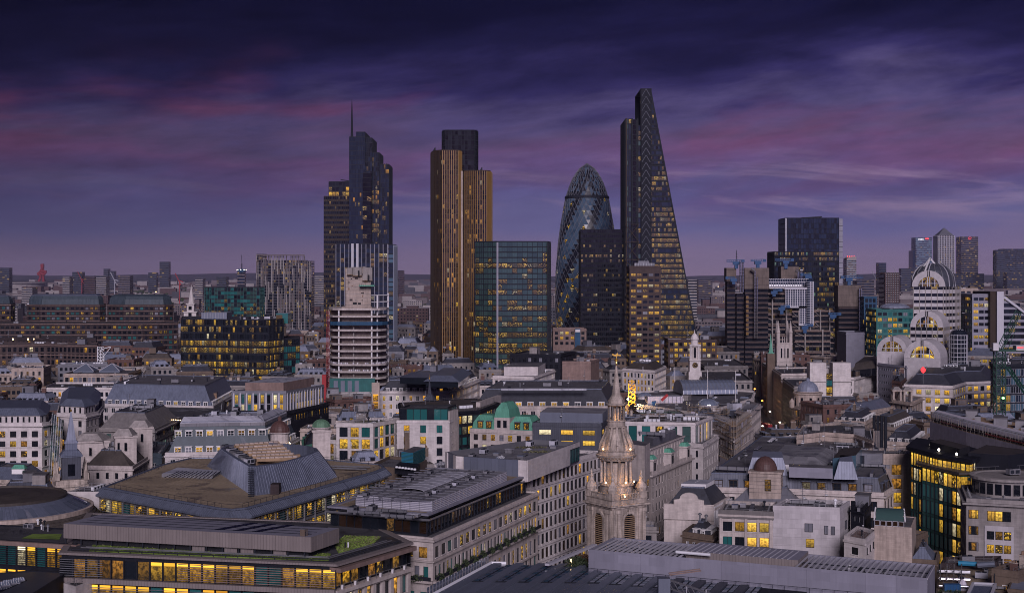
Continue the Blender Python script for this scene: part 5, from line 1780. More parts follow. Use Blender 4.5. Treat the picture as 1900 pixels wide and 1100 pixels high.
s.box(cx_-10*k,cx_+10*k,d+.6,d+23*k,Z(690,d),Z(669,d),'stone_pale')
s.box(cx_-11*k,cx_+11*k,d,d+24*k,Z(669,d),Z(667,d),'stone_pale')
s.box(cx_-7.5*k,cx_+7.5*k,d+1.4,d+20*k,Z(667,d),Z(642,d),'stone')
s.box(cx_-2*k,cx_+2*k,d+1.2,d+1.5,Z(664,d),Z(645,d),'black')
for q in (-9,-6.2,6.2,9):
 s.lathe((cx_+q*k,d+1.0),[(.38,Z(667,d)),(.34,Z(643,d)),(.55,Z(642,d))],'stone_pale',8)
s.box(cx_-10.5*k,cx_+10.5*k,d,d+23*k,Z(642,d),Z(639,d),'stone_pale')
s.lathe((cx_,d+3),[(7*k,Z(639,d)),(7*k,Z(631,d)),(8.2*k,Z(630.5,d)),(8*k,Z(629,d)),(6.5*k,Z(625,d)),(4*k,Z(621,d)),(1.2*k,Z(618.5,d)),(.3*k,Z(612,d))],'stone_pale',12)
s.build('tower',r,'stuff')
s = MB()
s.lathe((0,0),[(1.55,0),(1.55,.12),(1.3,.14)],'clock_black',18)
me = s.mesh('clock_face',(0,0,0))
o = part('clock_face',me,r,(cx_,d+.55,Z(677.5,d)))
o.rotation_euler = (radians(90),0,0)
s = MB()
zc_,yy = Z(677.5,d),d+.36
s.bar(V(cx_,yy,zc_),V(cx_+.75,yy,zc_+.35),.12,.12,'gold')
s.bar(V(cx_,yy,zc_),V(cx_-.3,yy,zc_+1.05),.12,.12,'gold')
for t in range(12):
 a = 2*pi*t/12
 s.box(cx_+1.15*sin(a)-.08,cx_+1.15*sin(a)+.08,yy,yy+.05,zc_+1.15*cos(a)-.12,zc_+1.15*cos(a)+.12,'gold')
s.build('clock_hands',r,'stuff')
# ---- low pale blocks at the left, behind the mansards
r,p = B('pale_parapet_block','low pale block with a white parapet band over yellow windows left of the mansards','office building',q3((78,722),(222,722),(240,712),27),27,wall='stone_pale',roof='felt_dark',n=2,bw=2.4,ww=1.3,fh=3.6,wh=2.2,top=1.4,lit=.4,mix=['dim','lit','amber'],clut=5,seed=271,short='the white parapet block',cor=.5,thr=8)
r,p = B('pyramid_lantern_block','flat stone block carrying two glazed pyramid lanterns on its roof','office building',q3((118,696),(238,696),(262,687),26),26,wall='stone_warm',roof='felt',n=3,bw=2.6,ww=2.0,fh=3.6,wh=2.6,lit=.05,clut=2,seed=272,short='the pyramid lanterns',off=['dark','blind'],thr=8)
for px in (160,208):
 q = G(px,690,26)
 s = MB()
 ring = lambda w_,z: [V(q.x+a*w_,q.y+b*w_,z) for a,b in ((-1,-1),(1,-1),(1,1),(-1,1))]
 s.loft([ring(6,26),ring(6,27),ring(.3,31)],'roof_glass')
 for a,b in zip(ring(6,27),ring(.3,31)):
  s.bar(a,b,.4,.4,'fin_white')
 s.build('pyramid_lantern',r)
d = 930
t_ = thing('white_lattice_frame','small white lattice steel frame standing on the low roofs at the left','steel frame',(X(190,d),d,20))
s = MB()
for px in (181,187,193):
 s.bar(V(X(px,d),d,20),V(X(px,d),d,Z(643+(px-181),d)),.45,.45,'pipe_white')
for k in range(5):
 z0,z1 = Z(674-6*k,d),Z(668-6*k,d)
 s.bar(V(X(181,d),d,z0),V(X(187,d),d,z1),.3,.3,'pipe_white')
 s.bar(V(X(193,d),d,z0),V(X(187,d),d,z1),.3,.3,'pipe_white')
 s.bar(V(X(181,d),d,z1),V(X(193,d),d,z1),.3,.3,'pipe_white')
s.bar(V(X(187,d),d,Z(648,d)),V(X(206,d),d,Z(643,d)),.4,.4,'pipe_white')
s.bar(V(X(193,d),d,Z(660,d)),V(X(205,d),d,Z(645,d)),.3,.3,'pipe_white')
s.build('lattice',t_,'stuff')
# right of the middle: the old stone quarter
r,p = B('white_stone_terrace','long white stone block of small windows beside the baroque steeple','office building',q3((1162,868),(1208,881),(1284,849),30),30,wall='stone',roof='felt',bw=2.9,ww=1.0,fh=3.5,wh=1.9,top=1.3,n=7,lit=.10,mix=['dim','amber'],seed=301,clut=0,
   short='the white stone terrace',mul=(2,2),cor=.7,ledge=[(18.4,.4,.4)])
ap = inset(p,2.2)
s,wl = MB(),[]
for W in walls(ap):
 if W.seen:
  facade(s,wl,W,30,36.4,even(W.L,2.9,1.0),[(31.2,33),(34,35.6)],.3,'stone')
  W.box(s,-.3,W.L+.3,36.2,36.6,0,.35,'stone',skip='k')
 else:
  s.face([W.p(0,30),W.p(W.L,30),W.p(W.L,36.4),W.p(0,36.4)],'stone')
s.face([V(q.x,q.y,36.4) for q in ap],'felt')
s.build('attic_storey',r)
put_windows(r,wl,picker(rand(302),.1,'dim'),'frame_dark',(2,1),8)
W = max([q for q in walls(p) if q.seen],key=lambda q: q.L)
for f_ in (.08,.50,.90):
 s = MB()
 u = W.L*f_
 W.box(s,u-1.7,u+1.7,30,33.6,-2.4,.1,'stone')
 W.box(s,u-2.0,u+2.0,33.6,34.0,-2.6,.4,'stone')
 W.box(s,u-.7,u+.7,30.8,33,.0,.14,'dark')
 s.loft([[W.p(u-1.8,34,.2),W.p(u+1.8,34,.2),W.p(u+1.8,34,-2.4),W.p(u-1.8,34,-2.4)],[W.p(u-1.1,35,-.5),W.p(u+1.1,35,-.5),W.p(u+1.1,35,-1.9),W.p(u-1.1,35,-1.9)]],'copper')
 s.build('copper_capped_bay',r)
add_box(r,'roof_house',[V(*(q.lerp(centroid(ap),.35)).xy) for q in ap],36.4,38.6,'clad_grey','felt_pale')
clutter(r,inset(ap,1),38.6,5,303)
add_box(r,'stair_house',[G(1163,840,37),G(1196,845,37),G(1206,838,37),G(1174,833,37)],30,39.5,'stone','felt')
r,p = B('teal_bay_block','pale stone block with tall teal glass bays in its upper storey','office building',q3((1158,784),(1290,786),(1322,774),38),38,wall='stone_pale',roof='slate_brown',bw=4.4,ww=2.6,fh=7.2,wh=6.2,top=.9,n=1,lit=.12,mix=['spot','lit'],off=['teal_deep','teal','teal_deep'],seed=304,clut=8,
   short='the teal bay block',mul=(1,2),cor=.2,rec=.3,blind=0,par=.4)
r,p = B('stone_fin_block','plain pale stone block with narrow slit windows under the teal bays','office building',q3((1266,825),(1304,829),(1333,811),31.5),31.5,wall='stone_pale',roof='felt',bw=3.0,ww=.9,fh=3.6,wh=2.0,n=6,lit=.05,seed=305,clut=1,short='the slit-window block',cor=.3)
def scaffold_wrap(root,poly,z0,z1,mat='sheeting',sheets=.6,seed=1,bay=2.2,lift=2.0):
 rng = rand(seed)
 s,sh = MB(),MB()
 for W in walls(ccw(poly)):
  if not W.seen:
   continue
  nb = max(1,int(W.L/bay))
  for i in range(nb+1):
   u = W.L*i/nb
   W.box(s,u-.05,u+.05,z0,z1+1.2,.9,1.0,'scaffold',skip='k')
   W.box(s,u-.05,u+.05,z0,z1+1.2,.1,.2,'scaffold',skip='k')
  z = z0+lift
  while z < z1+.5:
   W.box(s,0,W.L,z-.1,z,.05,1.05,'timber')
   W.box(s,0,W.L,z+1.0,z+1.07,.95,1.02,'scaffold')
   for i in range(nb):
    if rng.random() < sheets:
     u0,u1 = W.L*i/nb,W.L*(i+1)/nb
     sh.face([W.p(u0,z-lift,1.08),W.p(u1,z-lift,1.08),W.p(u1,z,1.1),W.p(u0,z,1.1)],mat)
    elif rng.random() < .4:
     s.bar(W.p(W.L*i/nb,z-lift,1.0),W.p(W.L*(i+1)/nb,z,1.0),.07,.07,'scaffold')
   z += lift
 s.build('scaffolding',root,'stuff')
 sh.build('scaffold_sheeting',root,'stuff')
r,p = B('scaffolded_block','stone block caged in scaffolding and grey sheets beside the street','building site',q3((1322,802),(1362,818),(1398,794),27),27,wall='stone',roof='timber',n=3,lit=0,clut=4,seed=306,short='the scaffolded block')
scaffold_wrap(r,inset(p,-.2),2,20,seed=307,sheets=.8)
scaffold_wrap(r,inset(p,1.5),20,33,seed=308,sheets=.08)
r,p = B('stone_temple_front','pale stone block with a small pediment at the edge of the junction','civic building',q3((1366,764),(1392,771),(1412,753),28),28,wall='stone',roof='felt_pale',bw=3,ww=1.2,fh=4.5,wh=2.5,n=3,lit=0,clut=2,seed=309,short='the small pediment block',cor=.7)
s = MB()
q = centroid(p)
s.rbox((q.x-6,q.y),.5,5,4,28,30.4,'membrane')
for k_ in range(4):
 s.rbox((q.x-7.6+k_*1.2,q.y-1.2+k_*.6),.5,.9,.3,30.4,30.9,'metal_dark')
s.build('cooling_unit',r)
d = 720
r,p = B('domed_bank','low wide stone bank with blank walls, a ribbed glass barrel roof and flagpoles','civic building',pxy([(1180,752),(1300,770),(1395,742),(1400,728),(1300,722),(1170,730)],22),22,wall='stone_pale',roof='felt',n=1,lit=0,bw=5,ww=1.3,wh=2.4,fh=5,clut=16,seed=311,short='the low wide bank',cor=.6)
s = MB()
a,b = G(1268,717,27),G(1368,716,27)
W = Wall(a,b)
seg = 10
for k_ in range(seg):
 t0,t1 = pi*k_/seg,pi*(k_+1)/seg
 R_ = 11
 f = lambda t,u: W.p(u,23+6.6*sin(t),-R_+R_*cos(t))
 s.face([f(t0,0),f(t0,W.L),f(t1,W.L),f(t1,0)],'roof_glass' if k_ in (2,3,4,5) else 'lead')
 for i in range(15):
  s.bar(f(t0,W.L*i/14),f(t1,W.L*i/14),.2,.2,'metal')
for u in (0,W.L):
 s.face([W.p(u,23+6.6*sin(pi*k_/seg),-11+11*cos(pi*k_/seg)) for k_ in range(seg+1)],'lead')
s.build('barrel_roof',r,'stuff')
q = G(1313,742,27)
cupola(r,'ribbed_dome',q.x,q.y,22,4.6,'roof_glass','stone_pale',2.5,18,dome=.6,lantern=False)
q = G(1195,725,26)
cupola(r,'small_dome',q.x,q.y,22,3.6,'roof_glass','stone_pale',1.2,16,dome=.5,lantern=False)
for px,py,y0 in ((1313,740,686),(1365,745,688),(1193,718,680),(1252,717,681)):
 q = G(px,py,24)
 s = MB()
 s.tube((q.x,q.y,22),(q.x,q.y,Z(y0,q.y)),.16,'white_paint',6,True)
 s.build('flagpole',r)
q = G(1231,735,25)
s = MB()
s.rbox((q.x,q.y),.1,17,8,22,25.2,'glass_house' if 0 else 'sheeting',top='membrane')
for k_ in range(9):
 s.rbox((q.x-8+2*k_,q.y-4.1),.1,.25,.3,22,25.4,'metal')
s.build('site_cabin',r)
s = MB()
q = G(1226,737,25)
s.bar(V(q.x-.5,q.y-8,24.2),V(q.x+2.5,q.y-8,27),.7,1.2,'red_paint')
s.box(q.x-5,q.x-3,q.y-9,q.y-7.6,22,24,'crane_blue')
s.build('site_machinery',r)
scaffold_wrap(r,[G(1278,762,24),G(1345,768,24),G(1360,755,24),G(1290,748,24)],22,26,seed=312,sheets=.05)
q = G(1172,752,22)
t_ = thing('yellow_hoist_tower','orange-yellow lattice hoist tower with a star-bright floodlight on the bank roof','hoist',(q.x,q.y,22))
s = MB()
for dx in (-1.5,1.5):
 for dy in (-1.2,1.2):
  s.box(q.x+dx-.12,q.x+dx+.12,q.y+dy-.12,q.y+dy+.12,22,Z(712,q.y),'crane_yellow')
for k_ in range(6):
 z0,z1 = 22+k_*1.9,22+(k_+1)*1.9
 for dy in (-1.2,1.2):
  s.bar(V(q.x-1.5,q.y+dy,z0),V(q.x+1.5,q.y+dy,z1),.16,.16,'crane_yellow')
  s.bar(V(q.x-1.5,q.y+dy,z1),V(q.x+1.5,q.y+dy,z1),.16,.16,'crane_yellow')
s.build('lattice',t_,'stuff')
s = MB()
s.lathe((q.x-1.9,q.y-1.6),[(.1,24.6),(.5,24.9),(.5,25.3),(.1,25.6)],'lamp_white',8)
s.build('floodlight',t_)
li = bpy.data.lights.new('floodlight','POINT')
li.energy = 9000
li.color = (1,.62,.25)
li.shadow_soft_size = .5
lo = bpy.data.objects.new('floodlight',li)
lo.location = (q.x-2.2,q.y-3.0,25.4)
C.objects.link(lo)
d = 850
r = thing('green_spire_church','brown brick church tower with a slim green copper spire','church',(X(1431,d),d))
s = MB()
s.box(X(1424,d),X(1438.5,d),d,d+5,0,Z(656,d),'brick_brown')
s.build('tower',r)
s = MB()
cx_ = X(1431.3,d)
s.box(cx_-1.7,cx_+1.7,d+.6,d+4,Z(656,d),Z(654,d),'copper')
s.loft([[V(cx_+a*1.15,d+2.3+b*1.15,Z(654,d)) for a,b in ((-1,-1),(1,-1),(1,1),(-1,1))],[V(cx_+a*.85,d+2.3+b*.85,Z(646,d)) for a,b in ((-1,-1),(1,-1),(1,1),(-1,1))],[V(cx_+a*.06,d+2.3+b*.06,Z(620,d)) for a,b in ((-1,-1),(1,-1),(1,1),(-1,1))]],'copper')
s.build('spire',r,'stuff')
FOOT.append(rect(1422,1440,d,d+8))
d = 900
r = thing('twin_pinnacle_church','gothic stone church tower with two tall pinnacles before the pipe-clad building','church',(X(1456,d),d))
HEROES.append((X(1456,d),d,'the gothic tower',50))
FOOT.append(rect(1438,1474,d-1,d+12))
s = MB()
s.box(X(1442,d),X(1470,d),d,d+9,0,Z(636,d),'stone')
s.box(X(1441.3,d),X(1470.7,d),d-.3,d+9.3,Z(671,d),Z(669,d),'stone')
s.box(X(1441.3,d),X(1470.7,d),d-.3,d+9.3,Z(638.5,d),Z(636.5,d),'stone')
for px in (1450,1456,1462):
 s.box(X(px-1.4,d),X(px+1.4,d),d-.12,d+.1,Z(664,d),Z(646,d),'black' if px != 1456 else 'stone_dark')
s.build('tower',r,'stuff')
for px,dd in ((1444.5,d+.8),(1467.5,d+.8),(1446,d+8),(1466,d+8)):
 s = MB()
 x = X(px,d)
 s.lathe((x,dd),[(1.15,Z(690,d)),(1.15,Z(618,d)),(1.35,Z(617,d)),(.95,Z(612,d)),(.55,Z(604,d)),(.12,Z(595,d))],'stone',8)
 s.build('pinnacle',r)
s = MB()
for px in (1452,1456,1460):
 s.lathe((X(px,d),d+.3),[(.35,Z(637,d)),(.3,Z(630,d)),(.08,Z(624,d))],'stone',6)
s.build('battlement',r,'stuff')
for k_,(pa,da,pb,db,h_,lab) in enumerate(((1396,770,1372,850,27,'soot-dark stone terrace lining the lamp-lit street, nearest the bank'),(1388,858,1362,930,29,'soot-dark stone terrace in the middle of the lamp-lit street'),
            (1372,938,1350,1010,33,'tall soot-dark terrace at the far end of the lamp-lit street'))):
 A_,B_ = V(X(pa,da),da),V(X(pb,db),db)
 off = V(-26,-3)
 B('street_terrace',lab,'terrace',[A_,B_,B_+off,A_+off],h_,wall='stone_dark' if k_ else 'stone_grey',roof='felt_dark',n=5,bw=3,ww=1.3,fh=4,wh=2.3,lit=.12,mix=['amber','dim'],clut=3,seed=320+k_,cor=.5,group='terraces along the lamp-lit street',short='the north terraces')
for k_,(pa,da,pb,db,h_,wl_,lab) in enumerate(((1474,742,1452,800,26,'stone_grey','grey terrace with tall pilasters on the street corner by the lead dome'),(1450,806,1432,858,28,'stone','pale carved terrace on the sunny side of the lamp-lit street'),
            (1431,866,1414,920,27,'stone_dark','dark gabled terrace before the twin pinnacle tower'))):
 A_,B_ = V(X(pa,da),da),V(X(pb,db),db)
 off = V(22,4)
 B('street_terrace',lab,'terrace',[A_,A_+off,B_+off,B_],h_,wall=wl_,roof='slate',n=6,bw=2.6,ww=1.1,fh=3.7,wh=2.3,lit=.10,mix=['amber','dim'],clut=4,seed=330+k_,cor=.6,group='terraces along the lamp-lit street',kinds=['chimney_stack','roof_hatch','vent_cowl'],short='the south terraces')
g = MB()
path = [V(X(1444,640),640),V(X(1440,700),700),V(X(1428,760),760),V(X(1412,830),830),V(X(1392,920),920),V(X(1370,1010),1010),V(X(1352,1100),1100)]
for a,b in zip(path,path[1:]):
 g.face([V(a.x-9,a.y,.13),V(a.x+9,a.y,.13),V(b.x+9,b.y,.13),V(b.x-9,b.y,.13)],'pavement')
o = g.build('pavement')
o['kind'] = 'structure'
g = MB()
for a,b in zip(path,path[1:]):
 g.face([V(a.x-6,a.y,.14),V(a.x+6,a.y,.14),V(b.x+6,b.y,.14),V(b.x-6,b.y,.14)],'asphalt')
o = g.build('road')
o['kind'] = 'structure'
g = MB()
for a,b in zip(path,path[1:]):
 for s_ in (-6.1,5.9):
  g.cell(V(a.x+s_,a.y,.1),V(.2,0,0),V(b.x-a.x,b.y-a.y,0),V(0,0,.14),'stone_grey')
o = g.build('kerb')
o['kind'] = 'structure'
g = MB()
for a,b in zip(path,path[1:]):
 for i in range(8):
  q0,q1 = a.lerp(b,i/8),a.lerp(b,(i+.5)/8)
  g.face([V(q0.x-.08,q0.y,.146),V(q0.x+.08,q0.y,.146),V(q1.x+.08,q1.y,.146),V(q1.x-.08,q1.y,.146)],'white_paint')
o = g.build('road_marking')
o['kind'] = 'structure'
def street_lamp(x,y,lab,mat='lamp_orange',energy=2600,hang=None):
 z = hang or 9.0
 t = thing('street_lamp',lab,'street lamp',(x,y,.13),'lamps along the street')
 s = MB()
 s.lathe((x,y),[(.16,.13),(.1,1.2),(.07,z)],'metal_dark',6)
 s.bar(V(x,y,z),V(x-.9,y-.3,z+.2),.08,.08,'metal_dark')
 s.build('lamp_post',t)
 s = MB()
 s.lathe((x-.9,y-.3),[(.1,z-.25),(.5,z-.15),(.5,z+.15),(.2,z+.35)],mat,8)
 s.build('lantern',t)
 li = bpy.data.lights.new('street_lamp_light','POINT')
 li.energy = energy
 li.color = (1,.45,.14) if mat == 'lamp_orange' else (1,.75,.45)
 li.shadow_soft_size = .5
 lo = bpy.data.objects.new('street_lamp_light',li)
 lo.location = (x-1.0,y-.9,z-.6)
 C.objects.link(lo)
for px,dd,side,mt,z_,lab in ((1391.5,905,0,'lamp_orange',17,'orange street lamp farthest up the canyon street'),(1403,868,0,'lamp_orange',15.5,'orange street lamp second from the far end of the canyon'),(1417,822,0,'lamp_orange',12.5,'orange street lamp halfway down the canyon street'),
        ((1431.5),790,0,'lamp_white',9.5,'white street lamp before the carved terrace'),(1450,742,0,'lamp_white',8.5,'white street lamp near the pilastered corner terrace'),(1418,720,0,'lamp_white',9,'white street lamp at the junction beside the pediment block'),(1461,690,0,'lamp_orange',8,'orange street lamp beside the dark evergreens')):
 street_lamp(X(px,dd),dd,lab,mt,800,z_)
def car(x,y,ang,paint,lab,cat='car',L=4.4,Wd=1.8,H=1.5,group='vehicles in the junction'):
 t = thing('car' if cat == 'car' else 'bus',lab,cat,(x,y,.15),group)
 t.rotation_euler.z = ang
 prof = [(-L/2,.35),(-L/2,.85),(-L*.36,.95),(-L*.26,H),(L*.18,H),(L*.33,.98),(L/2,.85),(L/2,.35)] if cat == 'car' else [(-L/2,.35),(-L/2,H*.97),(-L*.48,H),(L*.48,H),(L/2,H*.97),(L/2,.35)]
 s = MB()
 s.loft([[V(a,-Wd/2,z) for a,z in prof],[V(a,Wd/2,z) for a,z in prof]],paint,cap=True)
 s.face([V(a,-Wd/2,z) for a,z in prof][::-1],paint)
 def put(mb,nm):
  o = bpy.data.objects.new(nm,mb.mesh(nm,(0,0,0)))
  o.parent = t
  C.objects.link(o)
  return o
 put(s,'body')
 for sx_ in (-.3,.3):
  for sy_ in (-1,1):
   s = MB()
   s.tube((sx_*L,sy_*Wd*.5-.1,.33),(sx_*L,sy_*Wd*.5+.08,.33),.33,'frame_dark',10,True)
   put(s,'wheel')
 s = MB()
 z0,z1 = (.98,H-.06) if cat == 'car' else (H*.35,H*.6)
 for sy_ in (-1,1):
  s.face([V(-L*.27,sy_*(Wd/2+.01),z0),V(L*.27,sy_*(Wd/2+.01),z0),V(L*.17,sy_*(Wd/2+.01),z1),V(-L*.24,sy_*(Wd/2+.01),z1)],'black')
 put(s,'side_window')
 for sy_ in (-.6,.6):
  s = MB()
  s.box(-L/2-.03,-L/2+.05,sy_-.15,sy_+.15,.6,.8,'lamp_red')
  put(s,'tail_light')
  s = MB()
  s.box(L/2-.05,L/2+.03,sy_-.15,sy_+.15,.6,.8,'lamp_white')
  put(s,'headlight')
car(X(1426,757),757,1.8,'white_paint','white car turning in the street junction')
car(X(1430,740),740,-1.3,'metal_dark','dark car with headlights on in the junction')
car(X(1423,775),775,1.7,'red_paint','red double-decker bus driving up the canyon street','bus',11,2.5,4.3)
car(X(1416,800),800,1.75,'metal_dark','dark car behind the bus in the canyon street')
d = 690
r,p = B('lead_domed_corner','curved stone corner building with a ribbed lead dome over tall arched windows','bank building',xyd([(1470,706),(1474,696),(1484,690),(1503,688),(1522,692),(1600,705),(1600,722),(1470,722)]),Z(758,d),wall='stone_warm',roof='felt',bw=3.2,ww=1.4,fh=4.4,wh=2.6,n=4,lit=.1,mix=['amber','dim'],
   seed=341,clut=2,short='the lead-domed corner',cor=.7,mans=(3.2,3,'slate',3.2,1,1.3,1.5))
q = V(X(1499,697),697)
s = MB()
zb = Z(758,d)
s.lathe((q.x,q.y),[(6.6,zb-2),(6.6,zb+6.5),(7.2,zb+6.6),(7.2,zb+7.2)],'stone_warm',20)
for t in range(20):
 a = 2*pi*t/20
 s.rbox((q.x+6.6*cos(a),q.y+6.6*sin(a)),a+pi/2,1.1,.3,zb+1,zb+5,'black' if t % 2 else 'stone_warm')
s.build('rotunda',r,'stuff')
cupola(r,'lead_dome',q.x,q.y,zb+6.9,5.0,'lead_pale','stone_warm',.5,20,dome=1.0)
for a_ in (-1,1):
 s = MB()
 s.lathe((q.x+a_*8.0,q.y-2),[(1.2,zb),(1.2,zb+2.6),(1.5,zb+2.7),(.9,zb+3.6),(.1,zb+4.6)],'stone_warm',8)
 s.build('corner_urn',r)
r,p = B('beige_headquarters','big beige stone headquarters with long rows of windows and a blank end wall','office building',q3((1505,703),(1585,703),(1657,684),30),30,wall='stone_pale',roof='felt_pale',bw=2.5,ww=1.2,fh=3.8,wh=2.3,n=6,lit=.04,seed=342,clut=8,short='the beige headquarters',cor=.8,edges=None,thr=8.5,
   ledge=[(8.4,.35,.4),(16.2,.35,.4)])
A_,B_ = G(1502,705,30),G(1578,705,30)
s = MB()
W = Wall(A_,B_)
W.box(s,0,W.L*.40,0,38.8,-7,1.0,'stone_pale')
W.box(s,W.L*.56,W.L,0,38.8,-7,1.0,'stone_pale')
for zz in (20,29):
 W.box(s,0,W.L*.42,zz,zz+.4,1,1.3,'stone_grey')
 W.box(s,W.L*.55,W.L,zz,zz+.4,1,1.3,'stone_grey')
s.build('blank_end_wall',r,'stuff')
for k_ in range(9):
 part('stair_window',window_mesh(W.L*.15,3.0,2,1,'frame_dark',('lit','dim','amber','bright','spot','teal_deep')[(k_*5) % 6]),r,W.p(W.L*.48,4+k_*3.5,.2),W.ang)
a = [G(1583,698,31),G(1632,692,31),G(1640,681,31),G(1590,683,31)]
s = MB()
s.prism(ccw(a),30,34.0,'black',top=False)
s.loft([[V(q.x,q.y,34.0) for q in ccw(a)],[V(q.x,q.y,37.5) for q in inset(ccw(a),4)]],'slate_brown')
s.build('slate_roof_house',r)
s = MB()
q = G(1545,684,35)
s.rbox(q,0,9,5,30,35.2,'stone_pale',top='roof_glass')
for k_ in range(5):
 s.rbox((q.x-3.4+k_*1.7,q.y),0,.2,5,35.2,35.4,'frame_white')
s.build('roof_lantern',r)
r,p = B('red_brick_house','small red brick house with stone bands between two pale blocks','house',q3((1655,709),(1672,711),(1684,702),30),30,wall='brick_red',roof='slate',mans=(3.5,3,'slate',None,0,0,0),n=4,bw=2.4,ww=1.0,fh=3.4,wh=1.9,fr='frame_white',lit=.1,clut=2,kinds=['chimney_stack'],seed=343,short='the red brick house')
r,p = B('lilac_office_wing','lilac-grey flat office wing behind the red brick house','office building',q3((1628,676),(1682,682),(1720,671),36),36,wall='clad_lilac',roof='felt_pale',n=6,bw=1.7,ww=1.0,fh=3.5,wh=1.3,top=1.5,lit=.02,off=['dark','black'],clut=4,seed=344,short='the lilac wing')
r,p = B('lit_stone_palace','grand pale stone block under a slate roof with three storeys of yellow windows','office building',pxy([(1677,716),(1768,719),(1792,712),(1842,710),(1850,696),(1700,692)],31),31,wall='stone_pale',roof='slate',bw=4.2,ww=2.4,fh=3.9,wh=2.3,n=4,lit=.72,mix=['bright','lit','lit'],
   seed=345,clut=6,short='the lit stone palace',mul=(3,1),cor=.6,mans=(5.5,5,'slate',None,0,0,0),ledge=[(4.4,.4,.6),(12.2,.4,.6)],blind=0,off=['dark','dim'],thr=8.5)
s = MB()
q = G(1713,700,36)
s.tube((q.x,q.y,33),(q.x,q.y,38.2),.12,'metal',5)
s.lathe((q.x,q.y),[(.2,38.0),(.9,38.6),(1.3,39.6),(.8,40.4),(.1,41)],'sign_red',8)
s.build('roof_emblem',r)
r,p = B('twin_belfry_hall','soot-stained baroque hall with a pair of open stone belfries','church',q3((1655,745),(1690,750),(1712,740),26),26,wall='stone_warm',roof='lead',n=2,bw=4,ww=1.6,fh=5,wh=3,lit=0,off=['black'],clut=0,seed=346,short='the twin belfries',cor=1.0,thr=8)
for px in (1666,1686):
 q = G(px,745,26)
 s = MB()
 for a_,b_ in ((-1,-1),(1,-1),(1,1),(-1,1)):
  s.box(q.x+a_*1.6-.4,q.x+a_*1.6+.4,q.y+3+b_*1.6-.4,q.y+3+b_*1.6+.4,26,30.5,'stone_warm')
 s.box(q.x-2.3,q.x+2.3,q.y+.7,q.y+5.3,30.5,31.2,'stone_warm')
 s.loft([[V(q.x+a_*2.2,q.y+3+b_*2.2,31.2) for a_,b_ in ((-1,-1),(1,-1),(1,1),(-1,1))],[V(q.x+a_*.9,q.y+3+b_*.9,32.6) for a_,b_ in ((-1,-1),(1,-1),(1,1),(-1,1))]],'stone_grey')
 s.build('belfry',r,'stuff')
for k_,(L_,F_,R_,h_,mt,lab) in enumerate((((1548,782),(1606,786),(1630,772),22,'slate','old stone house with slate hipped roof behind the evergreens'),((1612,790),(1660,797),(1700,780),24,'slate_brown','old brown roofed house with tall chimneys left of the sheeted site'),
           ((1636,822),(1700,826),(1722,808),24,'slate','old dark mansard house with tiny white dormers by the sheeted site'),((1560,765),(1600,768),(1660,757),24,'lead','low grey roofed house before the beige headquarters'))):
 B('old_town_house',lab,'house',q3(L_,F_,R_,h_),h_,wall='stone_warm',roof='felt',mans=(4.2,3.6,mt,3.2 if k_ != 3 else None,1,1.1,1.3),bw=2.8,ww=1.1,fh=3.5,wh=1.9,n=2,lit=.12,fr='frame_white',clut=7,kinds=['chimney_stack','chimney_stack','vent_cowl','roof_hatch'],seed=350+k_,
  group='old houses with slate roofs',short='the old slate-roofed houses',cor=.4)
# ---- right edge
r,p = B('steel_triangle_block','white and dark office block with a triangular sloping white frame','office building',rect(1804,1838,900,935),Z(548,900),wall='clad_lilac',roof='felt',bw=3.4,ww=2.9,fh=3.9,wh=2.0,n=14,lit=.35,mix=['lit','spot','dim'],off=['black','dark'],seed=361,clut=2,short='the triangular white block')
add_box(r,'dark_core',rect(1837.5,1850,896,930),0,Z(541,896),'frame_bronze','felt')
add_box(r,'white_core',rect(1850,1862.5,894,932),0,Z(541,894),'fin_white','felt')
m,wl = MB(),[]
dd = 900
W = Wall((X(1862.5,dd),dd),(X(1925,dd),dd))
zt_,zb_ = Z(551,dd),Z(577+12,dd)
curtain(m,wl,W,0,zt_,3.4,3.9,1.5,'clad_lilac',None,'metal',rowlit(362,.35,('lit','spot','dim'),('black','dark')),uclip=lambda z: max(1.0,min(W.L,(zt_-z)/(zt_-zb_)*W.L*.95+1)))
m.bar(V(X(1862,dd),dd-.4,zt_),V(X(1925,dd),dd-.4,zb_-3),1.6,1.4,'fin_white')
m.face([V(X(1862,dd),dd+.6,0),V(X(1925,dd),dd+.6,0),V(X(1925,dd),dd+.6,zb_),V(X(1862,dd),dd+.6,zt_)],'clad_dark')
finish(r,m,wl,nm='sloping_wing')
r,p = B('dark_slab_block','dark slab with pale vertical ribs beside the triangular block','office building',rect(1786,1806,915,940),Z(580,915),wall='clad_dark',roof='felt',bw=3.2,ww=2.6,fh=3.9,wh=3.3,n=10,lit=.08,off=['black','dark'],seed=363,clut=2,short='the dark ribbed slab',cmat='fin_white')
r,p = B('tan_office_block','tan stone office block seen beyond the arched tower','office building',rect(1780,1815,1040,1070),Z(537,1040),wall='stone_warm',roof='felt',n=8,bw=4,ww=2.8,fh=4,wh=2,lit=.1,clut=4,seed=364,short='the tan office block')
r,p = B('lead_hipped_hall','wide hall with a lead hipped roof over a band of lit windows','office building',q3((1776,662),(1868,664),(1900,655),33),33,wall='stone_grey',roof='lead',mans=(5,9,'lead',None,0,0,0),bw=3.6,ww=2.7,fh=3.9,wh=1.9,n=4,lit=.45,mix=['lit','spot','dim'],clut=1,seed=365,short='the lead-hipped hall',cor=1.0)
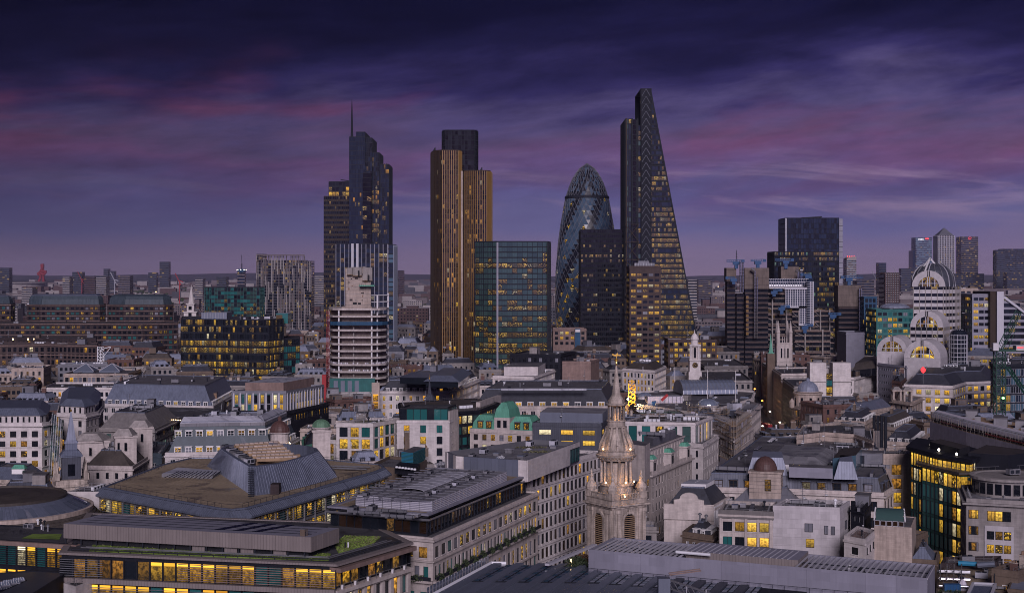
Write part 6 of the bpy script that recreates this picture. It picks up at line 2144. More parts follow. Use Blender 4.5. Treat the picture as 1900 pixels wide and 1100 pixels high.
r,p = B('teal_domed_block','teal glass office block with a shallow dome behind the side vault','office building',rect(1626,1696,1000,1030),Z(576,1000),wall='net_green',roof='felt',bw=3.4,ww=2.8,fh=3.9,wh=2.4,n=8,lit=.4,mix=['lit','spot','dim'],off=['teal_deep','dark','teal'],clut=2,seed=366,short='the teal domed block')
cupola(r,'shallow_dome',X(1660,1014),1014,Z(574,1000),10,'lead_pale','clad_grey',.6,20,dome=.3,lantern=False)
r,p = B('navy_glass_block','narrow navy glass block between service tower and concrete flats','office building',rect(1603,1627,1050,1075),Z(551,1050),wall='net_blue',roof='felt',bw=2.6,ww=2.1,fh=3.8,wh=2.9,n=9,lit=.06,off=['blue','dark'],clut=0,seed=367,short='the navy glass block',par=.3)
r,p = B('windowless_plant_block','windowless lilac-grey plant block at the foot of the service tower','plant building',rect(1570,1604,900,925),Z(619,900),wall='clad_lilac',roof='felt',n=0,clut=1,seed=368,short='the windowless plant block')
r,p = B('glass_office_corner','blue glass office corner behind the green crane','office building',xyd([(1838,640),(1845,634),(1925,640),(1925,670),(1838,670)]),Z(678,640),wall='metal_dark',roof='felt',bw=2.6,ww=2.2,fh=3.8,wh=3.1,n=8,lit=.22,mix=['lit','dim','amber'],off=['blue','ice','dark'],clut=4,seed=369,short='the blue glass corner',fr='fin_white')
r,p = B('sheeted_building_site','long building site wrapped in pale sheeting with a white tubular temporary roof','building site',pxy([(1733,776),(1800,795),(1925,826),(1925,790),(1800,770)],35),35,wall='clad_dark',roof='timber',n=0,clut=14,kinds=['duct_run','roof_hatch','air_handling_unit','plant_room'],seed=371,short='the sheeted building site',par=0,cor=0)
scaffold_wrap(r,inset(p,-.3),16,35,seed=372,sheets=1.0,bay=3)
s = MB()
ws = [q for q in walls(p) if q.seen]
for W in ws:
 seg = 6
 for k_ in range(seg):
  t0,t1 = pi*k_/seg,pi*(k_+1)/seg
  f = lambda t,u: W.p(u,35.6+2.2*sin(t),-1.5+2.4*cos(t))
  s.face([f(t0,0),f(t0,W.L),f(t1,W.L),f(t1,0)],'sheeting' if k_ != 1 else 'membrane')
s.build('temporary_roof',r,'stuff')
s = MB()
for W in ws:
 W.box(s,W.L*.3,W.L,34.7,35.2,1.25,1.3,'red_paint')
 for i in range(int(W.L/2)):
  W.box(s,i*2,i*2+.08,35,37.4,1.3,1.38,'scaffold')
 W.box(s,0,W.L,37.3,37.4,1.3,1.38,'scaffold')
s.build('guard_rail',r,'stuff')
d = 560
t_ = thing('green_tower_crane','dark green lattice tower crane with a raised jib and a green lamp','crane',(X(1857,d),d,30))
s = MB()
x0_,x1_ = X(1849,d),X(1866,d)
zb_,zt_ = 30.0,Z(652,d)
w_ = x1_-x0_
for a_ in (x0_,x1_):
 for b_ in (d,d+w_):
  s.box(a_-.16,a_+.16,b_-.16,b_+.16,zb_,zt_,'crane_green')
n_ = 9
for k_ in range(n_):
 z0,z1 = zb_+(zt_-zb_)*k_/n_,zb_+(zt_-zb_)*(k_+1)/n_
 for yy in (d,d+w_):
  s.bar(V(x0_,yy,z0),V(x1_,yy,z1),.16,.16,'crane_green')
  s.bar(V(x1_,yy,z0),V(x0_,yy,z1),.16,.16,'crane_green')
  s.bar(V(x0_,yy,z1),V(x1_,yy,z1),.16,.16,'crane_green')
 for xx in (x0_,x1_):
  s.bar(V(xx,d,z0),V(xx,d+w_,z1),.16,.16,'crane_green')
s.build('mast',t_,'stuff')
s = MB()
s.box(X(1843,d),X(1900,d),d-.6,d+w_+.6,Z(652,d),Z(648,d),'crane_green')
s.box(X(1840,d),X(1850,d),d-2,d,Z(650,d),Z(636,d),'white_paint')
s.box(X(1884,d),X(1900,d),d-1,d+3,Z(650,d),Z(641,d),'stone_pale')
s.box(X(1886,d),X(1897,d),d-1.05,d-1,Z(645.5,d),Z(643.5,d),'sign_red',skip='k')
s.build('slewing_platform',t_,'stuff')
s = MB()
A_,B_ = V(X(1856,d),d+1,Z(648,d)),V(X(1892,d),d+1,Z(577,d))
up = (B_-A_).normalized()
sd = V(0,1,0)
per = up.cross(sd)
ch = [A_-sd*1-per*.9,A_+sd*1-per*.9,A_+per*1.1]
for q in ch:
 s.bar(q,q+(B_-A_),.26,.26,'crane_green')
n_ = 16
for k_ in range(n_):
 f0,f1 = (B_-A_)*(k_/n_),(B_-A_)*((k_+1)/n_)
 for i in range(3):
  s.bar(ch[i]+f0,ch[(i+1) % 3]+f1,.14,.14,'crane_green')
s.bar(V(X(1872,d),d+1,Z(648,d)),V(X(1886,d),d+1,Z(612,d)),.2,.2,'crane_green')
s.bar(V(X(1886,d),d+1,Z(612,d)),B_,.08,.08,'metal_dark')
s.build('jib',t_,'stuff')
s = MB()
s.bar(V(X(1866,d),d,Z(680,d)),V(X(1896,d),d-6,Z(735,d)),.5,.5,'crane_green')
s.bar(V(X(1872,d),d,Z(680,d)),V(X(1902,d),d-6,Z(735,d)),.5,.5,'crane_green')
for k_ in range(8):
 f_ = k_/8
 s.bar(V(X(1866+30*f_,d),d-6*f_,Z(680+55*f_,d)),V(X(1872+30*f_+2,d),d-6*f_,Z(684+55*f_,d)),.2,.2,'crane_green')
s.build('brace_strut',t_,'stuff')
s = MB()
s.lathe((X(1860.5,d),d-.6),[(.1,Z(740,d)),(.55,Z(739,d)),(.55,Z(737,d)),(.1,Z(736,d))],'lamp_green',8)
s.build('green_lamp',t_)
# foreground
d = 331.0
r = thing('baroque_steeple','floodlit baroque stone steeple with columned lantern stages and a gilded weathervane','church',(X(1146,d),d+6))
HEROES.append((X(1146,d),d,'the baroque steeple',66))
FOOT.append(rect(1092,1202,d-3,d+14))
k = d/F
cx_,cy_ = X(1147,d),d+6
ang = radians(33)
u_,n_ = V(cos(ang),sin(ang)),V(-sin(ang),cos(ang))
def ringsq(hw,z):
 return [V(cx_,cy_,z)+u_*(a*hw)+n_*(b*hw) for a,b in ((-1,-1),(1,-1),(1,1),(-1,1))]
def tier(mb,hw,z0,z1,mat='stone_old'):
 mb.loft([ringsq(hw,z0),ringsq(hw,z1)],mat)
zb = [Z(y,d) for y in (1030,945,938,921,916)]
s = MB()
hw = 4.85
tier(s,hw,0,Z(944,d))
s.build('tower_shaft',r)
s = MB()
tier(s,hw+.25,Z(944,d),Z(940,d))
tier(s,hw+.75,Z(940,d),Z(937,d))
tier(s,hw+.1,Z(937,d),Z(928,d))
tier(s,hw+.3,Z(928,d),Z(926.5,d))
s.build('main_cornice',r,'stuff')
for i in range(4):
 b_ = ang+i*pi/2
 uu,nn = V(cos(b_),sin(b_)),V(sin(b_),-cos(b_))
 if nn.y > .2:
  continue
 c0 = V(cx_,cy_)+nn*hw
 o_ = MB()
 z0,z1,w2 = Z(1030,d),Z(968,d),1.55
 pts = [(-w2,z0),(w2,z0),(w2,z1)]+[(w2*cos(t),z1+w2*sin(t)) for t in [pi*q/10 for q in range(1,10)]]+[(-w2,z1)]
 o_.face([V(*(c0+uu*a+nn*.03).xy,z) for a,z in pts],'black')
 z = z0
 while z < z1+w2*.9:
  ww_ = w2 if z < z1 else sqrt(max(.01,w2*w2-(z-z1) ** 2))
  o_.cell(V(*(c0-uu*ww_+nn*.05).xy,z),uu*2*ww_,nn*.18,V(0,0,.16),'timber')
  z += .45
 o_.build('louvred_arch',r,'stuff')
 a_ = MB()
 for q in range(12):
  t0,t1 = pi*q/12,pi*(q+1)/12
  P_ = lambda rr,t,w_: V(*(c0+uu*rr*cos(t)+nn*w_).xy,z1+rr*sin(t))
  a_.face([P_(w2+.05,t0,.3),P_(w2+.6,t0,.3),P_(w2+.6,t1,.3),P_(w2+.05,t1,.3)],'stone_old')
  a_.face([P_(w2+.6,t0,.3),P_(w2+.6,t0,0),P_(w2+.6,t1,0),P_(w2+.6,t1,.3)],'stone_old')
  a_.face([P_(w2+.05,t0,0),P_(w2+.05,t0,.3),P_(w2+.05,t1,.3),P_(w2+.05,t1,0)],'stone_old')
 for a in (-w2-.6,w2+.05):
  a_.cell(V(*(c0+uu*a).xy,z0),uu*.55,nn*.3,V(0,0,z1-z0),'stone_old')
 a_.cell(V(*(c0-uu*.35).xy,z1+w2),uu*.7,nn*.5,V(0,0,1.0),'stone_old')
 a_.build('arch_surround',r,'stuff')
 for a in (-4.6,-3.4,2.55,3.75):
  p_ = MB()
  p_.cell(V(*(c0+uu*a).xy,z0),uu*.85,nn*.28,V(0,0,Z(953,d)-z0),'stone_old')
  p_.cell(V(*(c0+uu*(a-.12)).xy,Z(953,d)),uu*1.09,nn*.42,V(0,0,Z(946,d)-Z(953,d)),'stone_old')
  p_.build('pilaster',r)
for i in range(4):
 b_ = ang+i*pi/2
 uu,nn = V(cos(b_),sin(b_)),V(sin(b_),-cos(b_))
 c0 = V(cx_,cy_)+nn*(hw-.1)
 bl = MB()
 for q in range(15):
  a =-3.2+6.4*q/14
  bl.cell(V(*(c0+uu*(a-.1)).xy,Z(926.5,d)),uu*.2,nn*.2,V(0,0,.95),'stone_old')
 bl.cell(V(*(c0-uu*3.4-nn*.05).xy,Z(926.5,d)+.95),uu*6.8,nn*.35,V(0,0,.22),'stone_old')
 bl.build('balustrade',r,'stuff')
 cc = V(cx_,cy_)+(uu+nn)*(hw-.75)
 sc_ = MB()
 z0 = Z(926.5,d)
 R4_ = lambda w_,z: [V(*cc.xy,z)+uu*(a*w_)+nn*(b*w_) for a,b in ((-1,-1),(1,-1),(1,1),(-1,1))]
 sc_.loft([R4_(1.0,z0),R4_(1.0,z0+1.4)],'stone_old')
 sc_.lathe(cc,[(1.15,z0+1.4),(1.35,z0+2.1),(1.05,z0+2.9),(.6,z0+3.5),(.32,z0+4.1),(.5,z0+4.5),(.2,z0+5.0),(.28,z0+5.4),(.05,z0+6.2)],'stone_old',10)
 sc_.build('corner_urn',r,'stuff')
s = MB()
s.lathe((cx_,cy_),[(3.75,Z(926,d)),(3.75,Z(906,d)),(4.1,Z(905,d)),(4.1,Z(901,d)),(2.5,Z(900,d)),(2.5,Z(862,d))],'stone_old',24)
s.build('drum',r,smooth=False)
for t in range(12):
 a = 2*pi*t/12+.13
 s = MB()
 s.lathe((cx_+3.45*cos(a),cy_+3.45*sin(a)),[(.42,Z(901,d)),(.34,Z(899,d)),(.28,Z(860,d)),(.42,Z(857,d))],'stone_old',8)
 s.build('column',r)
s = MB()
s.lathe((cx_,cy_),[(4.0,Z(858,d)),(4.15,Z(855,d)),(4.7,Z(851,d)),(4.75,Z(848,d)),(4.3,Z(847,d)),(4.2,Z(841,d)),(4.35,Z(840,d)),(4.35,Z(838.5,d)),(3.6,Z(838.2,d))],'stone_old',28)
for t in range(36):
 a = 2*pi*t/36
 s.rbox((cx_+4.3*cos(a),cy_+4.3*sin(a)),a,.5,.3,Z(854,d),Z(851,d),'stone_old')
s.build('round_cornice',r,'stuff')
s = MB()
s.lathe((cx_,cy_),[(3.2,Z(838.5,d)),(2.95,Z(828,d)),(2.5,Z(818,d)),(2.0,Z(808,d)),(1.75,Z(800,d)),(1.75,Z(796,d))],'stone_old',24)
s.build('dome_stage',r,smooth=True)
for t in range(12):
 a = 2*pi*t/12
 s = MB()
 pr = [(3.75,838.5),(3.7,830),(3.25,821),(2.7,812),(2.25,803),(2.15,797)]
 for (r0,y0),(r1,y1) in zip(pr,pr[1:]):
  s.bar(V(cx_+r0*cos(a),cy_+r0*sin(a),Z(y0,d)),V(cx_+r1*cos(a),cy_+r1*sin(a),Z(y1,d)),.42,.62,'stone_old')
 s.build('scroll_buttress',r,'stuff')
s = MB()
s.lathe((cx_,cy_),[(2.45,Z(797,d)),(2.45,Z(795,d)),(2.1,Z(794.5,d)),(2.1,Z(786,d)),(2.3,Z(785.5,d)),(2.3,Z(783.5,d)),(.75,Z(783,d)),(.75,Z(756,d))],'stone_old',16)
s.build('upper_drum',r)
for t in range(12):
 a = 2*pi*t/12
 s = MB()
 s.lathe((cx_+1.85*cos(a),cy_+1.85*sin(a)),[(.23,Z(783.5,d)),(.18,Z(781,d)),(.16,Z(758,d)),(.24,Z(756,d))],'stone_dark',6)
 s.build('column',r)
s = MB()
s.lathe((cx_,cy_),[(2.05,Z(757,d)),(2.45,Z(755,d)),(2.5,Z(752.5,d)),(1.9,Z(752,d)),(1.85,Z(748,d)),(1.5,Z(742,d)),(1.15,Z(738,d)),(1.12,Z(736,d))],'stone_old',16)
s.build('upper_cornice',r)
s = MB()
s.loft([[V(cx_+w_*cos(q*pi/4+.3),cy_+w_*sin(q*pi/4+.3),z) for q in range(8)] for w_,z in ((1.05,Z(737,d)),(.62,Z(708,d)),(.22,Z(683,d)),(.12,Z(681,d)))],'stone_old')
s.build('needle_spire',r)
s = MB()
s.lathe((cx_,cy_),[(.12,Z(682,d)),(.2,Z(677,d)),(.1,Z(674,d)),(.45,Z(672.5,d)),(.45,Z(669.5,d)),(.1,Z(668,d)),(.06,Z(664,d))],'gold',10)
zv = Z(663,d)
body = [(-1.0,.25),(-.6,.0),(0,-.1),(.5,.05),(.95,-.05),(1.15,.15),(.9,.3),(.5,.28),(.25,.75),(-.05,.35),(-.5,.32),(-.85,.55)]
for yy in (-.06,.06):
 s.face([V(cx_+a,cy_+yy,zv+b) for a,b in body],'gold')
for (a0,b0),(a1,b1) in zip(body,body[1:]+body[:1]):
 s.face([V(cx_+a0,cy_-.06,zv+b0),V(cx_+a1,cy_-.06,zv+b1),V(cx_+a1,cy_+.06,zv+b1),V(cx_+a0,cy_+.06,zv+b0)],'gold')
s.build('weathervane',r,'stuff')
for (x,y,z,e) in ((-1.2,-5.6,Z(924,d)+.5,60),(1.6,-5.2,Z(924,d)+.5,50),(-2.6,-3.4,Z(899,d)+.3,55),(1.9,-3.7,Z(899,d)+.3,55),(4.0,-1.5,Z(899,d)+.3,40),(-3.2,-3.0,Z(837.5,d)+.4,38),(3.0,-3.2,Z(837.5,d)+.4,38),(0,-1.3,Z(780,d),30)):
 s = MB()
 s.lathe((cx_+x,cy_+y),[(.16,z-.35),(.2,z-.1),(.08,z)],'lamp',6)
 s.build('floodlight',r)
 li = bpy.data.lights.new('steeple_light','POINT')
 li.energy = e*2.2
 li.color = (1,.50,.16)
 li.shadow_soft_size = .3
 lo = bpy.data.objects.new('steeple_light',li)
 lo.location = (cx_+x*1.12,cy_+y*1.12,z+.35)
 C.objects.link(lo)
q = G(1216,972,8)
t_ = thing('lit_shop_entrance','tall glowing orange entrance bay at the foot of the white stone terrace','shopfront',(q.x,q.y,0))
s = MB()
s.box(q.x-2.6,q.x+2.2,q.y,q.y+.5,0,Z(955,q.y),'stone')
s.build('surround',t_)
s = MB()
s.face([V(q.x-2.0,q.y-.05,.5),V(q.x+1.6,q.y-.05,.5),V(q.x+1.6,q.y-.05,Z(960,q.y)),V(q.x-2.0,q.y-.05,Z(960,q.y))],'amber',[(0,0),(1,0),(1,1),(0,1)])
for k_ in range(4):
 s.box(q.x-2.0+k_*1.15,q.x-1.9+k_*1.15,q.y-.15,q.y-.05,.5,Z(960,q.y),'frame_bronze')
s.build('lit_glazing',t_)
q = G(1199,987,10)
t_ = thing('hanging_lantern','square glass lantern on a bracket beside the steeple tower','lantern',(q.x,q.y,8))
s = MB()
s.box(q.x-.6,q.x+.6,q.y-.6,q.y+.6,8.5,10.2,'lamp')
for a_ in (-.62,.56):
 for b_ in (-.62,.56):
  s.box(q.x+a_,q.x+a_+.08,q.y+b_,q.y+b_+.08,8.4,10.3,'frame_dark')
s.box(q.x-.8,q.x+.8,q.y-.8,q.y+.8,10.2,10.5,'frame_dark')
s.box(q.x-.08,q.x+.08,q.y-.08,q.y+.08,0,8.5,'metal_dark')
s.build('lantern_frame',t_)
# ---- D: long stone block with set-back glass storey
def panel_row(root,W,z0,z1,w_,mat,name='panel',proud=.06,gap=.05):
 nb = max(1,int(round(W.L/w_)))
 st = W.L/nb
 m_ = MB()
 m_.box(0,st-gap,-proud,0,0,z1-z0,mat,skip='k')
 me_ = m_.mesh(name,(0,0,0))
 for i in range(nb):
  part(name,me_,root,W.p(i*st+gap/2,z0,.002),W.ang)
r,p = B('long_stone_block','long stone corner block with planted window ledges below a set-back glass storey','office building',q3((586,981),(803,1001),(998,915),31.5),31.5,wall='stone',roof='felt',lit=.34,mix=['spot','lit','dim'],off=['dark','teal_deep','dark'],seed=401,clut=0,short='the long stone block',
   cor=.45,par=.4,rec=.18,mul=(1,1),bands=[(4.6,3.4,2.0,1.6,2.2),(4.4,2.1,1.15,.9,2.8),(5.4,3.0,1.6,1.6,3.3),(4.4,3.0,1.6,.3,3.5),(4.4,3.0,1.6,.4,3.5)])
ws = [q for q in walls(p) if q.seen]
s,pl = MB(),MB()
for W in ws:
 W.box(s,-.3,W.L+.3,31.5-8.7,31.5-8.2,0,.9,'stone',skip='k')
 W.box(s,-.2,W.L+.2,31.5-4.6,31.5-4.3,0,.35,'stone',skip='k')
 W.box(s,-.2,W.L+.2,31.5-14.4,31.5-14.0,0,.35,'stone',skip='k')
 W.box(s,0,W.L,31.5-8.2,31.5-7.4,.8,.88,'metal_dark',skip='k')
s.build('ledge',r,'stuff')
rng = rand(402)
def bush(mb,c_,rx,ry,rz,n,rng,mat='leaf',sz=.3):
 for _ in range(n):
  a,b,q = rng.uniform(0,2*pi),rng.uniform(-.2,1),rng.random() ** .4
  cb = sqrt(max(0,1-b*b))
  x,y,z = c_[0]+rx*q*cb*cos(a),c_[1]+ry*q*cb*sin(a),c_[2]+rz*q*b
  e = V(rng.uniform(-1,1),rng.uniform(-1,1),rng.uniform(-1,1)).normalized()*sz*rng.uniform(.6,1.3)
  f_ = e.cross(V(rng.uniform(-1,1),rng.uniform(-1,1),rng.uniform(-1,1))).normalized()*sz*.6
  o_ = V(x,y,z)
  mb.face([o_-e,o_-f_*.6,o_+e,o_+f_],mat)
for W in ws:
 u = 1.0
 while u < W.L-3:
  L_ = rng.uniform(2.2,4.2)
  bush(pl,W.p(u+L_/2,31.5-8.1,.45),L_/2*abs(W.u.x)+.35,L_/2*abs(W.u.y)+.35,rng.uniform(.7,1.5),int(55*L_),rng)
  u += L_+rng.uniform(.8,2.0)
pl.build('planting',r,'stuff')
pp = inset(p,2.4)
m,wl = MB(),[]
for W in walls(pp):
 if W.seen:
  curtain(m,wl,W,31.6,34.6,1.9,3.0,.35,'metal_dark',(.1,.1),'metal_dark',rowlit(403,.5,('dim','amber','spot'),('dark','dark','bronze')))
m.prism(inset(pp,.4),31.6,34.6,'clad_dark',top=False)
m.build('glazed_storey',r,'stuff')
put_windows(r,wl,lambda: 'dark','metal_dark',(1,1))
s = MB()
ov = inset(pp,-1.3)
rr_ = lambda t,z: [V(q.x,q.y,z) for q in inset(pp,t)]
s.loft([rr_(-.5,34.6),rr_(-.9,34.9),rr_(-.9,35.3)],'metal',cap=False)
s.loft([rr_(-.2,35.3),rr_(-.2,35.8)],'frame_dark',cap=False)
s.loft([rr_(-.6,35.8),rr_(-.6,36.15),rr_(.6,36.2),rr_(.7,36.0)],'clad_lilac',cap=False)
s.face(rr_(.7,36.0),'gravel')
s.build('roof',r,'stuff')
sp = ccw([G(660,938,36),G(802,950,36),G(940,893,36),G(812,885,36)])
s = MB()
s.prism(sp,36,38.3,'clad_lilac',top=False)
for W in walls(sp):
 for k_ in range(6):
  W.box(s,0,W.L,36.25+k_*.36,36.4+k_*.36,0,.09,'fin_white',skip='k')
 for k_ in range(int(W.L/2.2)):
  W.box(s,k_*2.2,k_*2.2+.1,36,38.4,0,.13,'metal',skip='k')
s.build('louvred_screen',r,'stuff')
s = MB()
s.face([V(q.x,q.y,38.1) for q in inset(sp,.2)],'felt_pale')
W = max(walls(sp),key=lambda q: q.L if q.seen else 0)
nn_ = 13
for i in range(nn_+1):
 u = W.L*i/nn_
 s.bar(W.p(u,38.25,-.3),W.p(u,38.25,-20.5),.22,.2,'clad_grey')
for w_ in (3,6,9,12,15,18):
 s.bar(W.p(0,38.3,-w_),W.p(W.L,38.3,-w_),.25,.25,'clad_grey' if w_ % 6 else 'metal')
s.build('screen_deck',r,'stuff')
s = MB()
for i in range(8):
 t0,t1 = pi*i/8,pi*(i+1)/8
 f = lambda t,u: W.p(u,38.3+.5*sin(t),-9.5+2.9*cos(t))
 s.face([f(t0,W.L*.25),f(t0,W.L*.84),f(t1,W.L*.84),f(t1,W.L*.25)],'membrane')
 for q in range(9):
  s.bar(f(t0,W.L*(.25+.59*q/8)),f(t1,W.L*(.25+.59*q/8)),.08,.08,'fin_white')
s.build('vaulted_rooflight',r,'stuff')
rng = rand(404)
for i in range(11):
 part('fan_unit',clutter_mesh('air_handling_unit',i),r,W.p(W.L*(.05+.085*i),38.2,-3.4 if i % 3 else -15.8),W.ang,(.6,.6,.5))
for i,(px,py) in enumerate(((655,950),(685,955),(715,957),(745,962),(690,948),(730,952),(772,958))):
 q = G(px,py,36)
 part(('air_handling_unit','duct_run','roof_hatch','duct_run')[i % 4],clutter_mesh(('air_handling_unit','duct_run','roof_hatch','duct_run')[i % 4],i),r,q,W.ang+(i % 2)*pi/2,(.9,.9,.8))
# ---- E: white stone block with grey panelled roof box
r,p = B('white_gridded_block','white stone block with a close grid of tall windows and a grey panelled roof box','office building',q3((832,872),(985,878),(1117,842),35),35,wall='stone_pale',roof='felt',bw=2.55,ww=1.6,fh=3.75,wh=2.5,top=1.0,n=8,lit=.12,mix=['dim','lit','amber'],off=['dark','dark','bronze'],seed=411,clut=2,
   short='the white gridded block',cor=.15,rec=.22,mul=(1,1),fr='frame_bronze')
s = MB()
for W in [q for q in walls(p) if q.seen]:
 for k_ in range(8):
  W.box(s,0,W.L,34.85-k_*3.75-3.95,34.85-k_*3.75-3.75,0,.28,'stone_pale',skip='k')
s.build('string_course',r,'stuff')
bp = pxy([(828,838),(848,846),(978,854),(1074,820),(990,815)],40)
s = MB()
s.prism(bp,34.9,40,'clad_blue',top=False)
ib = inset(bp,.5)
s.loft([[V(q.x,q.y,40) for q in bp],[V(q.x,q.y,40.05) for q in ib],[V(q.x,q.y,38.8) for q in ib]],'metal',cap=False)
s.face([V(q.x,q.y,38.85) for q in ib],'felt_pale')
s.build('roof_box',r)
for W in walls(bp):
 if not W.seen:
  continue
 if W.n.x > .3:
  s = MB()
  W.box(s,0,W.L*.80,34.9,40.05,0,.25,'stone_pale')
  W.box(s,W.L*.80,W.L,38.9,40.05,0,.25,'stone_pale')
  s.build('stone_screen',r)
  for i in range(6):
   part('window',window_mesh(W.L*.2/6,3.6,1,1,'metal_dark','teal_deep'),r,W.p(W.L*(.80+.2*(i+.5)/6),37.0,.12),W.ang)
 elif W.L > 8:
  panel_row(r,W,35,39.9,1.9,'clad_blue','cladding_panel')
  s = MB()
  W.box(s,W.L-2.2,W.L,34.9,40.04,.08,.3,'stone_pale')
  W.box(s,0,1.9,34.9,40.04,.08,.3,'stone_pale')
  s.build('stone_quoin',r,'stuff')
clutter(r,inset(bp,1.5),38.9,14,412,['skylight','duct_run','air_handling_unit','roof_hatch','skylight'],smax=.9)
s = MB()
rng = rand(7)
for q in (G(1000,838,39),G(985,830,39)):
 bush(s,(q.x,q.y,38.9),5,1.6,.5,160,rng,'moss',.3)
s.build('roof_planting',r,'stuff')
B('pale_stair_block','small pale teal glazed stair block at the corner of the grey panelled roof box','office building',q3((808,876),(846,884),(852,868),30),30,wall='fin_white',roof='felt_pale',bw=2.6,ww=2.0,fh=3.6,wh=2.6,n=3,lit=.5,mix=['lit','bright'],off=['teal','ice'],seed=413,clut=2,short='the pale stair block')
# ---- teal louvred plant and brick roofs between
r,p = B('brick_plant_block','brown brick roof block with a teal louvred plant enclosure and white fans','plant building',q3((686,868),(758,876),(792,858),27),27,wall='brick_brown',roof='felt',n=0,seed=421,clut=0,short='the brick plant block',cor=0)
tp = pxy([(745,866),(766,868),(789,857),(768,855)],27)
s = MB()
s.prism(tp,27,31.5,'hoarding_blue',top='felt')
for W in walls(tp):
 if W.seen:
  for k_ in range(11):
   W.box(s,0,W.L,27.2+k_*.4,27.35+k_*.4,0,.16,'net_green',skip='k')
s.build('louvred_enclosure',r,'stuff')
bb = pxy([(732,878),(770,884),(780,873),(742,869)],27)
add_box(r,'chiller',bb,27,29,'clad_dark')
for k_ in range(7):
 q = bb[0].lerp(bb[1],.07+.14*k_)
 q = G(736+5.6*k_,867.5+.7*k_,29)
 s = MB()
 s.lathe((q.x,q.y),[(.42,29),(.42,29.4),(.2,29.5)],'pipe_white',8)
 s.build('fan',r)
for px,py in ((755,838),):
 q = G(px,py,30)
 s = MB()
 s.rbox(q,.2,1.5,1.2,0,36,'brick_brown')
 s.rbox(q,.2,1.7,1.4,36,36.4,'stone_grey')
 s.build('brick_chimney',r)
# ---- C: gravel-roofed block with the great tapered plant enclosure
h = 33
pr_ = [(186,905),(300,926),(400,944),(430,947),(460,944),(540,922),(640,893),(700,876),(717,869),(709,862),(640,856),(560,848),(352,850),(300,862)]
r,p = B('gravel_roofed_block','sweeping block with a gravel roof, lit louvred storey and curved lead eaves','office building',pxy(pr_,h),h,wall='metal_dark',roof='gravel',n=0,seed=431,clut=0,short='the gravel-roofed block',cor=0,par=0)
op = inset(p,-1.4)
s = MB()
s.loft([[V(q.x,q.y,31.2) for q in op],[V(q.x,q.y,31.6) for q in op],[V(q.x,q.y,32.9) for q in p],[V(q.x,q.y,33.3) for q in inset(p,.5)],[V(q.x,q.y,33.3) for q in inset(p,1.0)],[V(q.x,q.y,33.05) for q in inset(p,1.1)]],'lead',cap=False)
for W in walls(op):
 if W.seen:
  for i in range(int(W.L/.75)):
   u = i*.75
   s.bar(W.p(u,31.62,0),W.p(u,32.93,-1.4),.1,.14,'clad_blue')
s.build('lead_eaves',r,'stuff')
ip = inset(p,.1)
m,wl = MB(),[]
for W in walls(ip):
 if W.seen:
  nb = max(1,int(W.L/2.4))
  for i in range(nb):
   for j,(za,zc2) in enumerate(((27.6,31.0),(23.4,26.6))):
    rr = random.Random(int(W.a.x*10)+i*3+j)
    wl.append((W.p(W.L*(i+.5)/nb,(za+zc2)/2,.15),W.ang,W.L/nb-.12,zc2-za,rr.choice(('lit','spot','spot','teal_deep','spot','lit'))))
  for z in (31.0,27.1,23.2):
   W.box(m,0,W.L,z-.35,z+.25,.1,.6,'metal',skip='k')
  for z in [27.7+q*.55 for q in range(6)]+[23.6+q*.55 for q in range(6)]:
   W.box(m,0,W.L,z,z+.13,.55,.75,'metal',skip='k')
  for i in range(int(W.L/5.2)+1):
   W.box(m,i*5.2,i*5.2+.3,23,31.2,.5,.85,'metal',skip='k')
m.build('sun_louvres',r,'stuff')
put_windows(r,wl,lambda: 'dark','metal_dark',(1,1))
s = MB()
for W in walls(inset(p,1.8)):
 for i in range(int(W.L/2.5)):
  s.tube(W.p(i*2.5,33),W.p(i*2.5,34),.04,'metal_dark',4)
 if W.L > 1:
  s.tube(W.p(0,34),W.p(W.L,34),.04,'metal_dark',4)
s.build('roof_rail',r,'stuff')
rim = ccw([G(x,y,38.7) for x,y in ((409,832),(425,843),(462,865),(472,865.5),(512,861),(552,851),(578,842),(590,836),(588,831),(573,827),(540,823),(500,821),(455,821),(420,826))])
foot_ = ccw([G(x,y,33.1) for x,y in ((384,864),(410,879),(466,918),(480,918),(528,911),(572,900),(608,890),(626,884),(622,874),(600,866),(555,858),(500,853),(440,852),(395,857))])
s = MB()
n_ = len(rim)
for i in range(n_):
 j = (i+1) % n_
 flat = (foot_[i]-foot_[j]).length
 mat = 'lead'
 s.face([V(foot_[i].x,foot_[i].y,33),V(foot_[j].x,foot_[j].y,33),V(rim[j].x,rim[j].y,38.7),V(rim[i].x,rim[i].y,38.7)],mat)
inr = [q.lerp(centroid(rim),.06) for q in rim]
s.loft([[V(q.x,q.y,38.7) for q in rim],[V(q.x,q.y,38.8) for q in inr],[V(q.x,q.y,35.5) for q in inr]],'lead',cap=False)
s.face([V(q.x,q.y,36) for q in inr],'felt_dark')
s.build('tapered_enclosure',r,'stuff')
s = MB()
ns_ = 96
for i in range(n_):
 j = (i+1) % n_
 Wq = Wall(foot_[i],foot_[j])
 if not Wq.seen:
  continue
 kk = max(1,int(Wq.L/.85))
 for q in range(kk):
  f_ = (q+.5)/kk
  a,b = foot_[i].lerp(foot_[j],f_),rim[i].lerp(rim[j],f_)
  s.bar(V(a.x,a.y,33.05)+Wq.n*.06,V(b.x,b.y,38.65)+Wq.n*.06,.1,.12,'lead_pale')
s.build('standing_seams',r,'stuff')
a,b = G(466,920,33.2),G(466,866,38.9)
s = MB()
for i in range(16):
 q = a.lerp(b,i/16)
 s.cell(V(q.x-.7,q.y-.5,q.z),V(1.4,0,0),V(0,.5,0),V(0,0,.12),'metal_dark')
s.build('access_steps',r,'stuff')
q = G(511,908,34)
s = MB()
